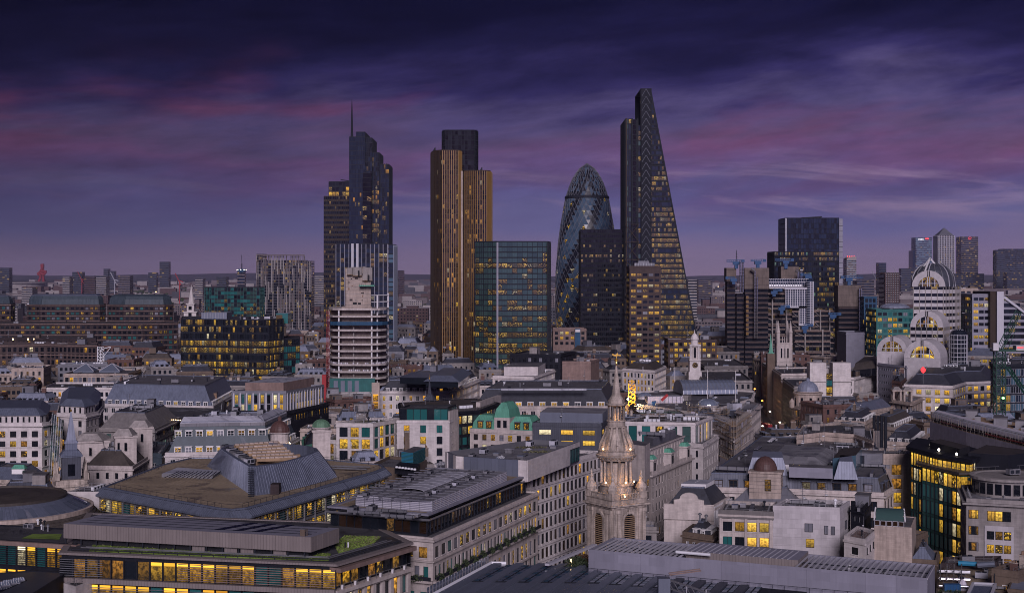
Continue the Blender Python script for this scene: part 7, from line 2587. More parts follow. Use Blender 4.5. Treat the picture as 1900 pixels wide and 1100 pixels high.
s.box(q.x-1.0,q.x+1.0,q.y-1.2,q.y+2,33,35.4,'brick_dark')
s.build('access_door',r)
c_ = centroid(rim)
s = MB()
for k_ in range(6):
 a,b = G(436+8*k_,828+5.0*k_,38.4),G(517+7*k_,822+5.6*k_,38.4)
 s.bar(V(a.x,a.y,38.4),V(b.x,b.y,38.4),1.5,.7,'timber')
 s.bar(V(a.x,a.y,38.9),V(b.x,b.y,38.9),.3,.3,'stone_warm')
 nn2 = 9
 for i in range(nn2):
  q = a.lerp(b,(i+.5)/nn2)
  s.box(q.x-.5,q.x+.5,q.y-.6,q.y+.6,38.7,39.1,'stone_warm')
s.bar(G(476,858,37.4),G(556,850,37.4),.6,2.2,'timber')
s.build('timber_louvre_frame',r,'stuff')
for k_ in range(9):
 f_ = k_/8
 q = G(418+44*f_,832+26*f_,37.4)
 part('fan_unit',clutter_mesh('air_handling_unit',k_),r,(q.x,q.y,36.9),.9,(.8,.8,1.0))
add_box(r,'rooflight',[G(300,885,33),G(395,888,33),G(410,879,33),G(330,873,33)],33,33.9,'metal','membrane')
s = MB()
for k_ in range(12):
 q0,q1 = G(305+8*k_,885.5+.2*k_,34),G(332+7*k_,874,34)
 s.bar(q0,q1,.12,.12,'metal_dark')
s.build('rooflight_rail',r,'stuff')
s = MB()
for k_ in range(5):
 q = G(636+6*k_,868+(k_ % 2)*4,33)
 s.tube((q.x-4,q.y,33.6),(q.x+4,q.y-2.5,33.6),.2,'metal',6)
s.build('roof_pipes',r,'stuff')
A_,B_ = G(124,914,32),G(184,914,32)
r,p = B('stone_pylon_block','blank cream stone pylon with one tall yellow window at the sweep\'s end','office building',[A_,B_,B_+V(2,9),A_+V(2,9)],32,wall='stone_pale',roof='felt',n=0,clut=3,seed=441,short='the stone pylon',cor=0,par=.3)
W = [q for q in walls(p) if q.n.y <-.9][0]
part('window',window_mesh(1.3,3.2,1,1,'frame_dark','lit'),r,W.p(W.L*.68,28.7,.02),W.ang)
# ---- concentric curved roof at the left edge
c0 = G(-40,912,33)
r = thing('ringed_dome_roof','low round roof of concentric lead rings and blue glazing at the picture edge','rotunda',(c0.x,c0.y,0))
HEROES.append((c0.x,c0.y,'the ringed round roof',33))
Rr = (G(166,945,26)-G(-40,912,26)).length
c0 = V(X(-40,318),332)
Rr = 25.5
FOOT.append([c0+V(Rr*cos(a),Rr*sin(a)) for a in [2*pi*q/16 for q in range(16)]])
prof = [(Rr,24),(Rr,25.5),(Rr*.97,26.2),(Rr*.80,30.6),(Rr*.77,31.2)]
s = MB()
s.lathe(c0,[(Rr,0),(Rr,25.5)],'stone_warm',64,cap=False)
s.build('drum_wall',r)
s = MB()
for k_ in range(9):
 f0,f1 = k_/9,(k_+1)/9
 r0,z0 = Rr*(1-.2*f0),25.5+5.2*f0
 r1,z1 = Rr*(1-.2*f1),25.5+5.2*f1
 s.lathe(c0,[(r0,z0),(r0-.1,z0+.18),(r1+.15,z1-.02)],'slate_brown' if k_ < 9 else 'stone_warm',64,cap=False)
s.build('stepped_ring_roof',r,'stuff')
s = MB()
s.lathe(c0,[(Rr*.80,30.6),(Rr*.80,31.5),(Rr*.775,31.6),(Rr*.775,31.2)],'stone_warm',64,cap=False)
s.build('upper_ring',r)
s = MB()
s.lathe(c0,[(Rr*.77,31.2),(Rr*.58,33.6),(Rr*.57,33.7)],'lead',48,cap=False)
for t in range(48):
 a = 2*pi*t/48
 if t % 3:
  s.face([V(c0.x+Rr*.74*cos(a),c0.y+Rr*.74*sin(a),31.68),V(c0.x+Rr*.74*cos(a+.1),c0.y+Rr*.74*sin(a+.1),31.68),V(c0.x+Rr*.62*cos(a+.1),c0.y+Rr*.62*sin(a+.1),33.2),V(c0.x+Rr*.62*cos(a),c0.y+Rr*.62*sin(a),33.2)],'roof_glass')
s.build('glazed_ring',r,'stuff')
s = MB()
s.lathe(c0,[(Rr*.57,33.5),(Rr*.57,34.3),(Rr*.55,34.35),(Rr*.55,33.9),(Rr*.1,34.6)],'slate_brown',48)
s.build('centre_roof',r)
clutter(r,[c0+V(Rr*.95*cos(a),Rr*.95*sin(a)) for a in (0,1,2)],25.0,0,1)
# ---- B: green-roofed block with the long lit louvred front
h = 32
pp_ = [(114,1025),(624,1047),(762,1007),(690,972),(165,952)]
r,p = B('green_roofed_block','low wide office with sedum roof and amber-lit louvred glass front','office building',pxy(pp_,h),h,wall='clad_dark',roof='felt_dark',n=0,seed=451,clut=0,short='the green-roofed block',cor=0,par=0,skipw=lambda W: W.seen and W.n.x > .3)
s = MB()
o1,o2,o3 = inset(p,-.5),inset(p,.9),inset(p,1.0)
s.loft([[V(q.x,q.y,31.75) for q in o1],[V(q.x,q.y,32.15) for q in o1],[V(q.x,q.y,32.2) for q in o2],[V(q.x,q.y,32.0) for q in o3]],'clad_tan',cap=False)
s.build('roof_edge',r)
m,wl = MB(),[]
amb = rowlit(452,.85,('amber','amber','amber','bright','dim'),('teal_deep','dark'),spread=1.1)
Wf = [q for q in walls(p) if q.seen and q.L > 40][0]
nb = 21
rng = rand(453)
for j,(za,zc2) in enumerate(((27.6,31.1),(22.6,26.4),(18.0,21.8))):
 for i in range(nb):
  if j == 0:
   g_ = 'strip' if i > 6 and rng.random() < .9 else rng.choice(('teal_deep','dark','strip' if i < 3 else 'teal_deep','dim'))
  else:
   g_ = rng.choice(('strip','amber','strip','strip','teal_deep')) if i < 11 else rng.choice(('dark','teal_deep','amber','dark'))
  wl.append((Wf.p(Wf.L*(i+.5)/nb,(za+zc2)/2,.1),Wf.ang,Wf.L/nb-.1,zc2-za,g_))
 Wf.box(m,0,Wf.L,za-.9,za,.05,1.1 if j == 0 else .4,'clad_tan',skip='k')
 for i in range(nb+1):
  u = Wf.L*i/nb
  Wf.box(m,u-.07,u+.07,za,zc2,.05,.55,'metal_dark',skip='k')
 for q in range(8):
  z = za+.35+q*.42
  Wf.box(m,0,Wf.L*(.16 if j == 0 else 0),z,z+.1,.5,.7,'metal',skip='k')
  Wf.box(m,Wf.L*(.44 if j == 0 else 0),Wf.L,z,z+.1,.5,.7,'granite_pink' if j == 0 else 'metal',skip='k')
Wr = [q for q in walls(p) if q.seen and q.L < 40 and q.n.x > .3][0]
for i in range(9):
 wl.append((Wr.p(Wr.L*(i+.5)/9,29.3,-.9),Wr.ang,Wr.L/9-.12,3.3,('dim','amber','dim','dark','dim','spot','dark','dim','dark')[i]))
 Wr.box(m,Wr.L*i/9-.08,Wr.L*i/9+.08,27.5,31.2,-.9,-.6,'frame_dark')
m.build('slatted_front',r,'stuff')
s = MB()
wl2 = []
facade(s,wl2,Wr,0,27.0,even(Wr.L,2.9,2.0,.4),[(22.6,26.2),(18.4,22.0),(14.2,17.8)],.7,'stone')
Wr.box(s,-.3,Wr.L+.3,26.6,27.3,-1.2,.5,'stone')
Wr.box(s,0,Wr.L,28.25,28.33,.35,.4,'metal')
Wr.box(s,0,Wr.L,27.0,32,-1.4,-1.1,'clad_dark')
for i in range(12):
 Wr.box(s,Wr.L*i/12,Wr.L*i/12+.05,27.3,28.3,.34,.4,'metal')
Wr.box(s,-.4,Wr.L+.2,30.7,31.5,-1.2,1.3,'granite_pink')
s.build('stone_side',r,'stuff')
for e in wl2:
 wl.append((*e[:4],rng.choice(('lit','spot','amber','teal_deep','dark'))))
put_windows(r,wl,lambda: 'dark','frame_dark',(1,1))
for i in range(6):
 s = MB()
 q = Wr.p(Wr.L*(i+.4)/6,27.3,.1)
 s.lathe((q.x,q.y),[(.22,27.3),(.3,28.1),(.24,28.1)],'white_paint',8)
 s.build('planter',r)
A_,B_ = G(-40,1001,32),G(143,1012,32)
r2,p2 = B('louvred_glass_wing','teal louvred glass wing with two broken rows of amber light at the edge','office building',[A_,B_,B_+V(-2,16),A_+V(-2,16)],32,wall='clad_dark',roof='felt_dark',n=0,seed=454,clut=0,short='the louvred wing',cor=0,par=.3)
m,wl = MB(),[]
W = [q for q in walls(p2) if q.n.y <-.8][0]
nb = 10
for j,(za,zc2) in enumerate(((27.5,31.3),(22.8,26.7))):
 for i in range(nb):
  g_ = ('strip' if i in (4,5,7,8) else 'teal_deep') if j == 0 else 'strip'
  wl.append((W.p(W.L*(i+.5)/nb,(za+zc2)/2,.1),W.ang,W.L/nb-.1,zc2-za,g_))
 for q in range(9):
  W.box(m,0,W.L,za+.1+q*.42,za+.2+q*.42,.5,.7,'metal_dark',skip='k')
 W.box(m,0,W.L,za-.8,za,.05,.4,'clad_dark',skip='k')
 for i in range(nb+1):
  W.box(m,W.L*i/nb-.06,W.L*i/nb+.06,za,zc2,.1,.55,'metal_dark',skip='k')
W.box(m,-.3,W.L+.3,31.4,32.2,-.8,.8,'granite_pink')
m.build('slatted_front',r2,'stuff')
put_windows(r2,wl,lambda: 'dark','frame_dark',(1,1))
s = MB()
s.face([G(40,998,32.12),G(110,1000,32.12),G(115,990,32.12),G(60,990,32.12)],'sedum')
s.build('sedum_bed',r2)
for pts in (((165,1021),(420,1033),(610,1039),(614,1027),(420,1018),(176,1005)),((628,1026),(690,1010),(706,996),(640,994),(620,1008))):
 q = ccw([G(x,y,32.15) for x,y in pts])
 s = MB()
 s.prism(q,32.02,32.25,'sedum')
 rng = rand(int(pts[0][0]))
 xs,ys = [v.x for v in q],[v.y for v in q]
 for _ in range(2600):
  x,y = rng.uniform(min(xs),max(xs)),rng.uniform(min(ys),max(ys))
  if inside(q,x,y):
   a,hh = rng.uniform(0,pi),rng.uniform(.06,.22)
   e = V(cos(a),sin(a))*rng.uniform(.08,.25)
   s.face([V(x,y,32.24)-e,V(x,y,32.24)+e,V(x,y,32.24+hh)+e*.4,V(x,y,32.24+hh)-e*.4],rng.choice(('sedum','moss','sedum')))
 s.build('sedum_bed',r,'stuff')
s = MB()
ring2 = inset(p,2.2)
for t in (1.7,3.3,4.2):
 q = inset(p,t)
 for i in range(len(q)):
  a,b = q[i],q[(i+1) % len(q)]
  if Wall(a,b).seen:
   s.bar(V(a.x,a.y,32.5),V(b.x,b.y,32.5),.18,.12,'metal' if t > 2 else 'metal_dark')
   L_ = (b-a).length
   for e in range(int(L_/2.4)):
    f_ = a.lerp(b,e*2.4/L_)
    s.box(f_.x-.05,f_.x+.05,f_.y-.05,f_.y+.05,32,32.5,'metal_dark')
s.build('roof_kerb_rails',r,'stuff')
bp = ccw([G(118,971,36.2),G(577,996,36.2),G(629,979,36.2),G(190,953,36.2)])
s = MB()
s.prism(bp,33.4,36.2,'clad_tan',top='clad_lilac',bottom=True)
s.prism(inset(bp,1.2),32,33.4,'frame_dark',top=False)
s.build('plant_house',r)
W = [q for q in walls(bp) if q.L > 30 and q.seen][0]
panel_row(r,W,33.45,36.15,2.4,'clad_tan','cladding_panel')
W2 = [q for q in walls(bp) if q.L < 30 and q.seen][0]
panel_row(r,W2,33.45,36.15,2.0,'clad_tan','cladding_panel')
s = MB()
for w_ in (2.5,5.0,7.5,10):
 s.bar(W.p(2,36.24,-w_),W.p(W.L-1,36.24,-w_),.12,.08,'metal_dark')
s.build('roof_groove',r,'stuff')
for k_ in range(3):
 u = W.L*(.60+.075*k_)
 s = MB()
 s.cell(W.p(u,36.22,-2.2),W.u*1.5,-W.n*8.5+W.u*3.4,V(0,0,.06),'black')
 s.build('roof_slot',r)
s = MB()
for i in range(16):
 q = W.p(W.L*i/15.5+.2,32,-.5)
 s.box(q.x-.12,q.x+.12,q.y-.12,q.y+.12,32,33.4,'metal_dark')
 if i in (8,10,11,13):
  s.cell(W.p(W.L*i/15.5+.5,32.1,-.8),W.u*2.6,W.n*.1,V(0,0,1.1),'clad_tan')
s.build('plant_house_legs',r,'stuff')
q = W2.p(.6,36.2,-.8)
part('vent_cowl',clutter_mesh('plant_room',3),r,(q.x-1,q.y+.6,36.2),W2.ang,(.22,.3,.45))
clutter(r,pxy([(20,985),(110,992),(116,975),(70,965)],32),32,7,455,smax=.8)
for px,mt in ((640.5,'frame_dark'),(646,'pipe_white')):
 q = G(px,1016,32.2)
 s = MB()
 s.lathe((q.x,q.y),[(.14,32.2),(.14,33.1),(.2,33.15),(.1,33.3)],mt,6)
 s.build('roof_post',r)
# ---- bottom left: dark membrane roof with pale car-like skylights
A_ = [G(-40,1066,28),G(62,1059,28),G(126,1062,28),G(60,1104,28),G(-40,1118,28)]
r,p = B('teal_membrane_roof','dark teal flat roof with a sunken court of white units at the bottom corner','office building',A_,28,wall='clad_dark',roof='zinc_dark',n=0,clut=0,seed=461,short='the teal membrane roof',par=.2,cor=0)
s = MB()
cp = pxy([(-30,1084),(28,1070),(50,1074),(0,1096)],28.3)
s.prism(cp,28.06,28.2,'black')
s.build('sunken_court',r)
for k_ in range(7):
 q = G(-20+9*k_,1088-2.0*k_+(k_ % 2)*3,28.3)
 part('white_unit',clutter_mesh('skylight',0),r,(q.x,q.y,28.15),.5,(.5,.6,.7))
r,p = B('pink_gable_block','pink stone corner wall with a dark roof deck beside the teal membrane roof','office building',pxy([(118,1086),(140,1093),(182,1078),(160,1068)],26.5),26.5,wall='stone_pale',roof='felt_dark',n=0,clut=4,seed=462,short='the pink corner wall',par=.5,cor=0,kinds=['duct_run','vent_cowl','roof_hatch'],sizes=.6)
# ---- right foreground row
r,p = B('curved_gable_house','cream house with a curved Dutch gable wall and dark slate mansard','office building',q3((1232,940),(1325,943),(1356,925),25),25,wall='stone',roof='felt_pale',mans=(4.6,3.0,'slate',None,0,0,0),n=3,bw=2.6,ww=1.2,fh=3.6,wh=2.0,lit=0,off=['dark'],edges=[],clut=5,seed=471,short='the curved gable house',cor=.2,fr='frame_white')
W = [q for q in walls(p) if q.n.y <-.8][0]
s = MB()
pts = [(0,22),(W.L,22),(W.L,25.6),(W.L*.80,25.8),(W.L*.80,27.0),(W.L*.70,27.2)]+[(W.L*.5+W.L*.18*cos(t),27.4+1.5*sin(t)) for t in [pi*q/8 for q in range(9)]]+[(W.L*.30,27.2),(W.L*.20,27.0),(W.L*.20,25.8),(0,25.6)]
s.face([W.p(a,z,.5) for a,z in pts],'stone')
for (a0,z0),(a1,z1) in zip(pts,pts[1:]+pts[:1]):
 s.face([W.p(a0,z0,.5),W.p(a1,z1,.5),W.p(a1,z1,-.4),W.p(a0,z0,-.4)],'stone')
s.build('curved_gable',r)
Wq = [q for q in walls(p) if q.n.x > .5][0]
s = MB()
Wq.box(s,0,Wq.L,10,25.4,0,.12,'white_paint')
s.build('white_side_wall',r)
for i in range(4):
 for j in range(3):
  part('window',window_mesh(1.0,1.8,2,2,'frame_white','dark'),r,Wq.p(Wq.L*(i+.5)/4,23.2-3.4*j,.16),Wq.ang)
add_box(r,'white_rooflight',[V(*(q.lerp(centroid(p),.5)).xy) for q in p],29.5,30.5,'white_paint','membrane')
r,p = B('brick_yard_house','low brown brick house with a dark slate attic below the curved gable','house',q3((1266,992),(1322,1000),(1340,985),21),21,wall='brick_brown',roof='slate',n=1,bw=2,ww=.9,fh=3,wh=1.6,lit=.0,off=['black'],fr='frame_white',clut=3,seed=472,short='the brick yard house',mans=(3,3,'slate',2.0,1,.9,1.1),kinds=['chimney_stack','vent_cowl'])
r,p = B('lit_stone_house','stone house with two storeys of paired lit windows under a dark parapet','office building',q3((1334,953),(1434,957),(1440,938),28),28,wall='stone',roof='felt_dark',bw=3.2,ww=2.2,fh=3.5,wh=2.2,top=1.7,n=3,lit=.7,mix=['bright','lit','bright'],off=['teal_deep','dark'],seed=473,clut=3,short='the lit stone house',mul=(2,1),blind=0,cor=.3)
s = MB()
for W in walls(p):
 if W.seen:
  W.box(s,-.1,W.L+.1,27.1,29.1,0,.25,'stone_dark')
  for a,b in even(W.L,3.2,.5,-1.0):
   W.box(s,a,b,14,27.1,0,.35,'stone')
s.build('parapet_and_piers',r,'stuff')
r,p = B('grey_roof_house','white house with a sloping grey roof between dome portico and lit house','house',q3((1352,935),(1492,942),(1500,926),24.5),24.5,wall='white_paint',roof='felt_pale',mans=(4.2,4.5,'clad_grey',None,0,0,0),bw=2.8,ww=1.3,fh=3.4,wh=1.4,n=2,lit=.25,clut=4,seed=474,short='the grey-roofed house')
r,p = B('white_tiled_block','white tiled box of a building with few square yellow windows','office building',q3((1434,945),(1558,949),(1577,936),29.5),29.5,wall='white_panel',roof='felt',n=0,clut=6,seed=475,short='the white tiled block',cor=0,par=1.0)
ws = [q for q in walls(p) if q.seen]
for W in ws:
 nb = int(round(W.L/2.3))
 for j in range(6):
  for i in range(nb):
   s = MB()
   break
 st = W.L/nb
 mm = MB()
 mm.box(0,st-.06,-.07,0,0,2.0,'white_panel',skip='k')
 me_ = mm.mesh('tile_panel',(0,0,0))
 for j in range(6):
  for i in range(nb):
   part('tile_panel',me_,r,W.p(i*st+.03,29.5-2.06*(j+1),.003),W.ang)
 if W.L > 10:
  for (f_,z,w_,h_,g_) in ((.54,25.6,1.9,2.0,'blind'),(.80,25.2,.9,2.0,'blind'),(.90,25.1,.9,2.0,'blind'),(.56,22.0,1.9,2.0,'bright')):
   part('window',window_mesh(w_,h_,2,1,'frame_dark',g_),r,W.p(W.L*f_,z,.13),W.ang)
r,p = B('white_tiled_annexe','lower white tiled annexe with two lit windows and a balcony rail','office building',q3((1422,980),(1480,983),(1484,972),24),24,wall='white_panel',roof='felt',n=1,bw=9,ww=2.2,fh=4,wh=1.9,top=.8,lit=1,mix=['bright','bright','lit'],blind=0,clut=0,seed=476,short='the white tiled annexe',cor=0,par=.3)
s = MB()
for W in walls(p):
 if W.seen:
  W.box(s,0,W.L,25.2,25.26,-.1,0,'metal')
  for i in range(int(W.L/.8)):
   W.box(s,i*.8,i*.8+.05,24.2,25.2,-.1,-.05,'metal')
s.build('balcony_rail',r,'stuff')
r,p = B('cream_low_block','low cream block with pink flat roof and dark rooflight beside the tiled box','house',pxy([(1566,1000),(1606,1008),(1625,990),(1590,982)],25),25,wall='stone_pale',roof='granite_pink',n=1,bw=4,ww=2,fh=4,wh=1.6,lit=0,off=['black'],clut=4,seed=477,short='the cream low block',cor=.2,sizes=.7)
r,p = B('black_flue_block','dark clad stair block with cowls behind the white tiled box','plant building',q3((1578,945),(1602,950),(1616,932),29),29,wall='clad_dark',roof='felt_dark',n=2,bw=2,ww=1.2,fh=3,wh=1.2,lit=.2,clut=3,seed=478,short='the black flue block',fr='frame_white')
po = pxy([(1304,909),(1470,913),(1640,920),(1658,908),(1632,842),(1405,832)],27.3)
r,p = B('domed_portico_block','long grey dormered block with a brown copper half dome over a stone portico','office building',po,27.3,wall='stone',roof='felt',bw=4.4,ww=2.2,fh=4.2,wh=2.6,top=1.5,n=3,lit=.15,mix=['dim','spot'],seed=481,clut=26,short='the domed portico block',cor=.7,mans=(4.2,1.4,'zinc_dark',3.9,1,1.8,2.3),dorm_lit=.65,fr='frame_bronze',sizes=1.1)
W = max([q for q in walls(p) if q.seen and q.n.y <-.5],key=lambda q: q.L)
q0 = G(1422,914,27.3)
s = MB()
s.rbox((q0.x,q0.y+.5),W.ang,8.2,5,20,32.6,'stone_warm')
s.rbox((q0.x,q0.y+.5),W.ang,8.8,5.6,32.6,33.1,'stone_warm')
for a_ in range(5):
 s.rbox((q0.x,q0.y+.5),W.ang,8.3,5.1,27.6+a_,27.68+a_,'stone_dark')
s.build('portico',r,'stuff')
part('window',window_mesh(1.6,3.0,2,2,'frame_dark','dim'),r,(q0.x,q0.y-2.15,29.6),W.ang)
s = MB()
s.lathe((q0.x,q0.y+1.5),[(3.1*cos(t),33.0+3.7*sin(t)) for t in [pi/2*q/9 for q in range(9)]]+[(.1,36.75)],'copper_brown',24)
s.build('brown_dome',r)
for (x0_,x1_,y0_) in ((1386,1462,880),(1547,1592,888)):
 rr_ = ccw([G(x0_,y0_,31.6),G(x1_,y0_+1,31.6),G(x1_-3,y0_-14,31.6),G(x0_+3,y0_-15,31.6)])
 s = MB()
 s.loft([[V(q.x,q.y,31.5) for q in rr_],[V(q.x,q.y,36.0) for q in inset(rr_,1.3)]],'lead_pale')
 s.build('pale_lead_roof',r)
add_box(r,'plant_screen',[G(1464,885,31.5),G(1545,888,31.5),G(1545,882,31.5),G(1464,879,31.5)],31.5,34.2,'clad_lilac','felt')
for px,py in ((1472,870),(1483,871)):
 q = G(px,py,33)
 s = MB()
 s.lathe((q.x,q.y),[(.1,33.5),(.35,33.7),(.35,34),(.1,34.2)],'lamp',6)
 s.build('roof_lamp',r)
rz = pxy([(1415,862),(1530,868),(1556,845),(1440,836)],33)
s = MB()
s.prism(rz,31.5,33.6,'white_paint',top=False)
s.loft([[V(q.x,q.y,33.6) for q in inset(rz,-.4)],[V(q.x,q.y,35.4) for q in inset(rz,3)]],'felt_pale')
s.build('curved_plant_house',r)
add_box(r,'glass_stair_house',[G(1545,878,32),G(1588,872,32),G(1600,856,32),G(1560,858,32)],31.5,36,'ice','slate_brown')
r,p = B('beige_lit_block','plain beige block with a column of big square yellow windows','office building',q3((1598,848),(1688,847),(1700,836),33),33,wall='stone_warm',roof='felt_dark',bw=5.4,ww=2.9,fh=3.9,wh=2.9,top=2.2,n=5,lit=.85,mix=['lit','bright','lit'],seed=482,clut=6,short='the beige lit block',mul=(2,1),blind=0,cor=.2,off=['dim'])
cv = pxy([(1400,830),(1426,822),(1478,806),(1530,801),(1590,806),(1620,818),(1625,838),(1590,800),(1480,793),(1405,815)],33)
cv = pxy([(1478,812),(1530,806),(1585,810),(1620,822),(1622,800),(1560,788),(1490,792)],33.5)
r,p = B('curved_cream_block','curved cream wall with a bright blue hoarding set into it','office building',cv,33.5,wall='stone_warm',roof='felt_dark',n=0,clut=6,seed=483,short='the curved cream block',cor=.3,par=.8)
q = G(1567,817,31)
s = MB()
s.rbox((q.x,q.y-1.0),.12,5.2,.2,29.4,32.4,'hoarding_blue')
s.build('blue_hoarding',r)
r,p = B('flat_pale_block','wide low block crowded with pale plant houses before the curved cream wall','office building',pxy([(1412,836),(1560,846),(1604,838),(1596,824),(1480,812),(1430,816)],30),30,wall='stone_pale',roof='felt_pale',n=1,clut=18,seed=484,short='the flat pale block',lit=.1)
s = MB()
for k_ in range(4):
 q = G(1622+7*k_,812+k_,30)
 s.tube((q.x,q.y,24),(q.x,q.y,37.5),.55,'metal_dark',8,True)
 q = G(1619+4*k_,822,30)
 s.tube((q.x,q.y,24),(q.x,q.y,34.0),.35,'steel_bright',8,True)
t_ = thing('boiler_flues','cluster of tall black and steel flues rising beside the curved cream wall','flues',G(1630,815,24))
s.build('flue',t_,'stuff')
# ---- teal glass corner
gp = pxy([(1711,867),(1783,884),(1925,878),(1925,850),(1720,850)],33)
m,wl = MB(),[]
r = thing('teal_glass_corner','deep teal glass office with yellow stair slots under a dark sweeping roof','office building',(*centroid(gp).xy,0))
HEROES.append((*centroid(gp).xy,'the teal glass corner',34))
rng = rand(491)
def tealpick(i,j,nb,nf):
 top = j >= nf-1
 if top:
  return rng.choice(('lit','bright','spot','dim'))
 f_ = (i+.5)/nb
 if .42 < f_ < .52:
  return 'lit' if rng.random() < .8 else 'teal_clad'
 if f_ > .78:
  return rng.choice(('lit','spot','dim','bright'))
 return 'teal_clad'
glass_block(r,gp,0,33,2.0,3.9,.7,'net_green',(.08,.1),'metal_dark',tealpick,wl,m)
m.build('facade',r,'stuff')
put_windows(r,wl,lambda: 'dark','metal_dark',(1,1))
s = MB()
og = inset(gp,-1.6)
s.loft([[V(q.x,q.y,33.2) for q in gp],[V(q.x,q.y,33.7) for q in og],[V(q.x,q.y,34.3) for q in og],[V(q.x,q.y,34.3) for q in gp]],'slate_brown',cap=True)
s.build('sweeping_roof',r)
s = MB()
W = walls(og)
for Wq in W:
 if Wq.seen:
  for i in range(int(Wq.L/1.8)):
   s.tube(Wq.p(i*1.8,34.3,-.5),Wq.p(i*1.8,35.4,-.5),.04,'metal',4)
  s.tube(Wq.p(0,35.4,-.5),Wq.p(Wq.L,35.4,-.5),.05,'metal',4)
s.build('roof_rail',r,'stuff')
add_box(r,'black_plant_box',[G(1796,869,34.3),G(1870,874,34.3),G(1925,866,34.3),G(1830,853,34.3)],34.3,38.4,'clad_dark','slate_brown')
q = G(1791,868,34.5)
for k_ in range(3):
 s = MB()
 s.lathe((q.x-1+k_*.7,q.y-.5),[(.1,34.5),(.32,34.7),(.32,35.1),(.1,35.3)],'lamp_white',6)
 s.build('roof_lamp',r)
up = pxy([(1690,838),(1740,852),(1800,862),(1830,850),(1770,833),(1706,824)],36)
m,wl = MB(),[]
r = thing('upper_teal_wing','higher curved teal wing with one bright ribbon of lit glass beneath a black roof','office building',(*centroid(up).xy,0))
HEROES.append((*centroid(up).xy,'the upper teal wing',36))
glass_block(r,up,0,36,1.7,3.9,.6,'net_green',(.08,.1),'metal_dark',lambda i,j,nb,nf: random.Random(i*7+j).choice(('bright','lit','lit')) if j == nf-1 else random.Random(i*3+j*5).choice(('teal_clad','teal_clad','teal_clad','lit','dim')),wl,m)
m.build('facade',r,'stuff')
put_windows(r,wl,lambda: 'dark','metal_dark',(1,1))
s = MB()
og = inset(up,-1.2)
s.loft([[V(q.x,q.y,36.2) for q in up],[V(q.x,q.y,36.6) for q in og],[V(q.x,q.y,37.6) for q in og],[V(q.x,q.y,37.6) for q in up]],'clad_dark',cap=True)
s.build('black_roof',r)
add_box(r,'roof_terrace_house',[G(1725,831,37.6),G(1780,845,37.6),G(1800,840,37.6),G(1745,826,37.6)],37.6,39.4,'frame_dark','slate_brown')
for px,py in ((1727,826),(1742,835),(1775,843)):
 q = G(px,py,38)
 s = MB()
 s.lathe((q.x,q.y),[(.1,37.8),(.3,38),(.3,38.3),(.1,38.5)],'lamp_white',6)
 s.build('roof_lamp',r)
# ---- grey stone corner with the rotunda and a white panelled front
gp = pxy([(1783,906),(1793,931),(1925,938),(1925,900)],31.5)
r,p = B('grey_rotunda_block','grey stone corner block with a round roof storey and white nine-window panel','office building',gp,31.5,wall='stone_grey',roof='felt_pale',bw=2.2,ww=.9,fh=3.75,wh=2.1,top=1.6,n=0,lit=.5,seed=495,clut=5,short='the grey rotunda block',cor=.9,sizes=.7)
W = [q for q in walls(p) if q.n.y <-.8][0]
s = MB()
for j in range(6):
 z = 31.5-1.6-3.75*j-1.1
 for (f_,w_) in ((.055,.7),(.105,1.3),(.15,.7)):
  g_ = random.Random(j*5+int(f_*100)).choice(('bright','lit','dim','dark') if j in (0,3,4) else ('dark','blind','dim'))
  part('window',window_mesh(w_,2.0,1,1,'frame_dark',g_),r,W.p(W.L*f_,z,.04),W.ang)
 for (f_,w_) in ((.97,1.6),):
  part('window',window_mesh(w_,2.0,1,1,'frame_dark','lit' if j % 2 else 'dim'),r,W.p(W.L*f_-.5,z,.04),W.ang)
for f_ in (.36,.46,.57):
 part('window',window_mesh(1.9,2.3,2,1,'frame_dark','bright' if f_ < .5 else 'dark'),r,W.p(W.L*f_,28.6,.04),W.ang)
W.box(s,W.L*.26,W.L*.67,8,26.4,0,.35,'white_panel')
s.build('white_panel_front',r)
for j in range(4):
 for i,f_ in enumerate((.345,.465,.585)):
  part('window',window_mesh(1.6,1.9,2,2,'frame_dark',random.Random(i*3+j*7).choice(('spot','dim','lit','dark'))),r,W.p(W.L*f_,24.2-j*3.1,.37),W.ang)
Wl = [q for q in walls(p) if q.n.x <-.5][0]
s = MB()
for j in range(6):
 z = 31.5-1.6-3.75*j-2.2
 Wl.box(s,.6,Wl.L-.6,z,z+2.1,0,.05,'blind')
 for i in range(8):
  Wl.box(s,.6+(Wl.L-1.2)*i/8,.8+(Wl.L-1.2)*i/8,z,z+2.1,0,.2,'white_panel')
s.build('side_glazing',r,'stuff')
q = V(X(1872,352),352)
s = MB()
R_ = 8.6
s.lathe(q,[(R_,31.5),(R_,35.3),(R_+.7,35.4),(R_+.7,36.0),(R_-.5,36.1),(R_-1,35.9)],'stone_grey',32)
for t in range(26):
 a = 2*pi*t/26
 s.rbox((q.x+R_*cos(a),q.y+R_*sin(a)),a+pi/2,1.5,.15,32.2,34.8,'black')
s.build('round_storey',r,'stuff')
part('air_handling_unit',clutter_mesh('air_handling_unit',1),r,(q.x+1,q.y,36.0),.3)
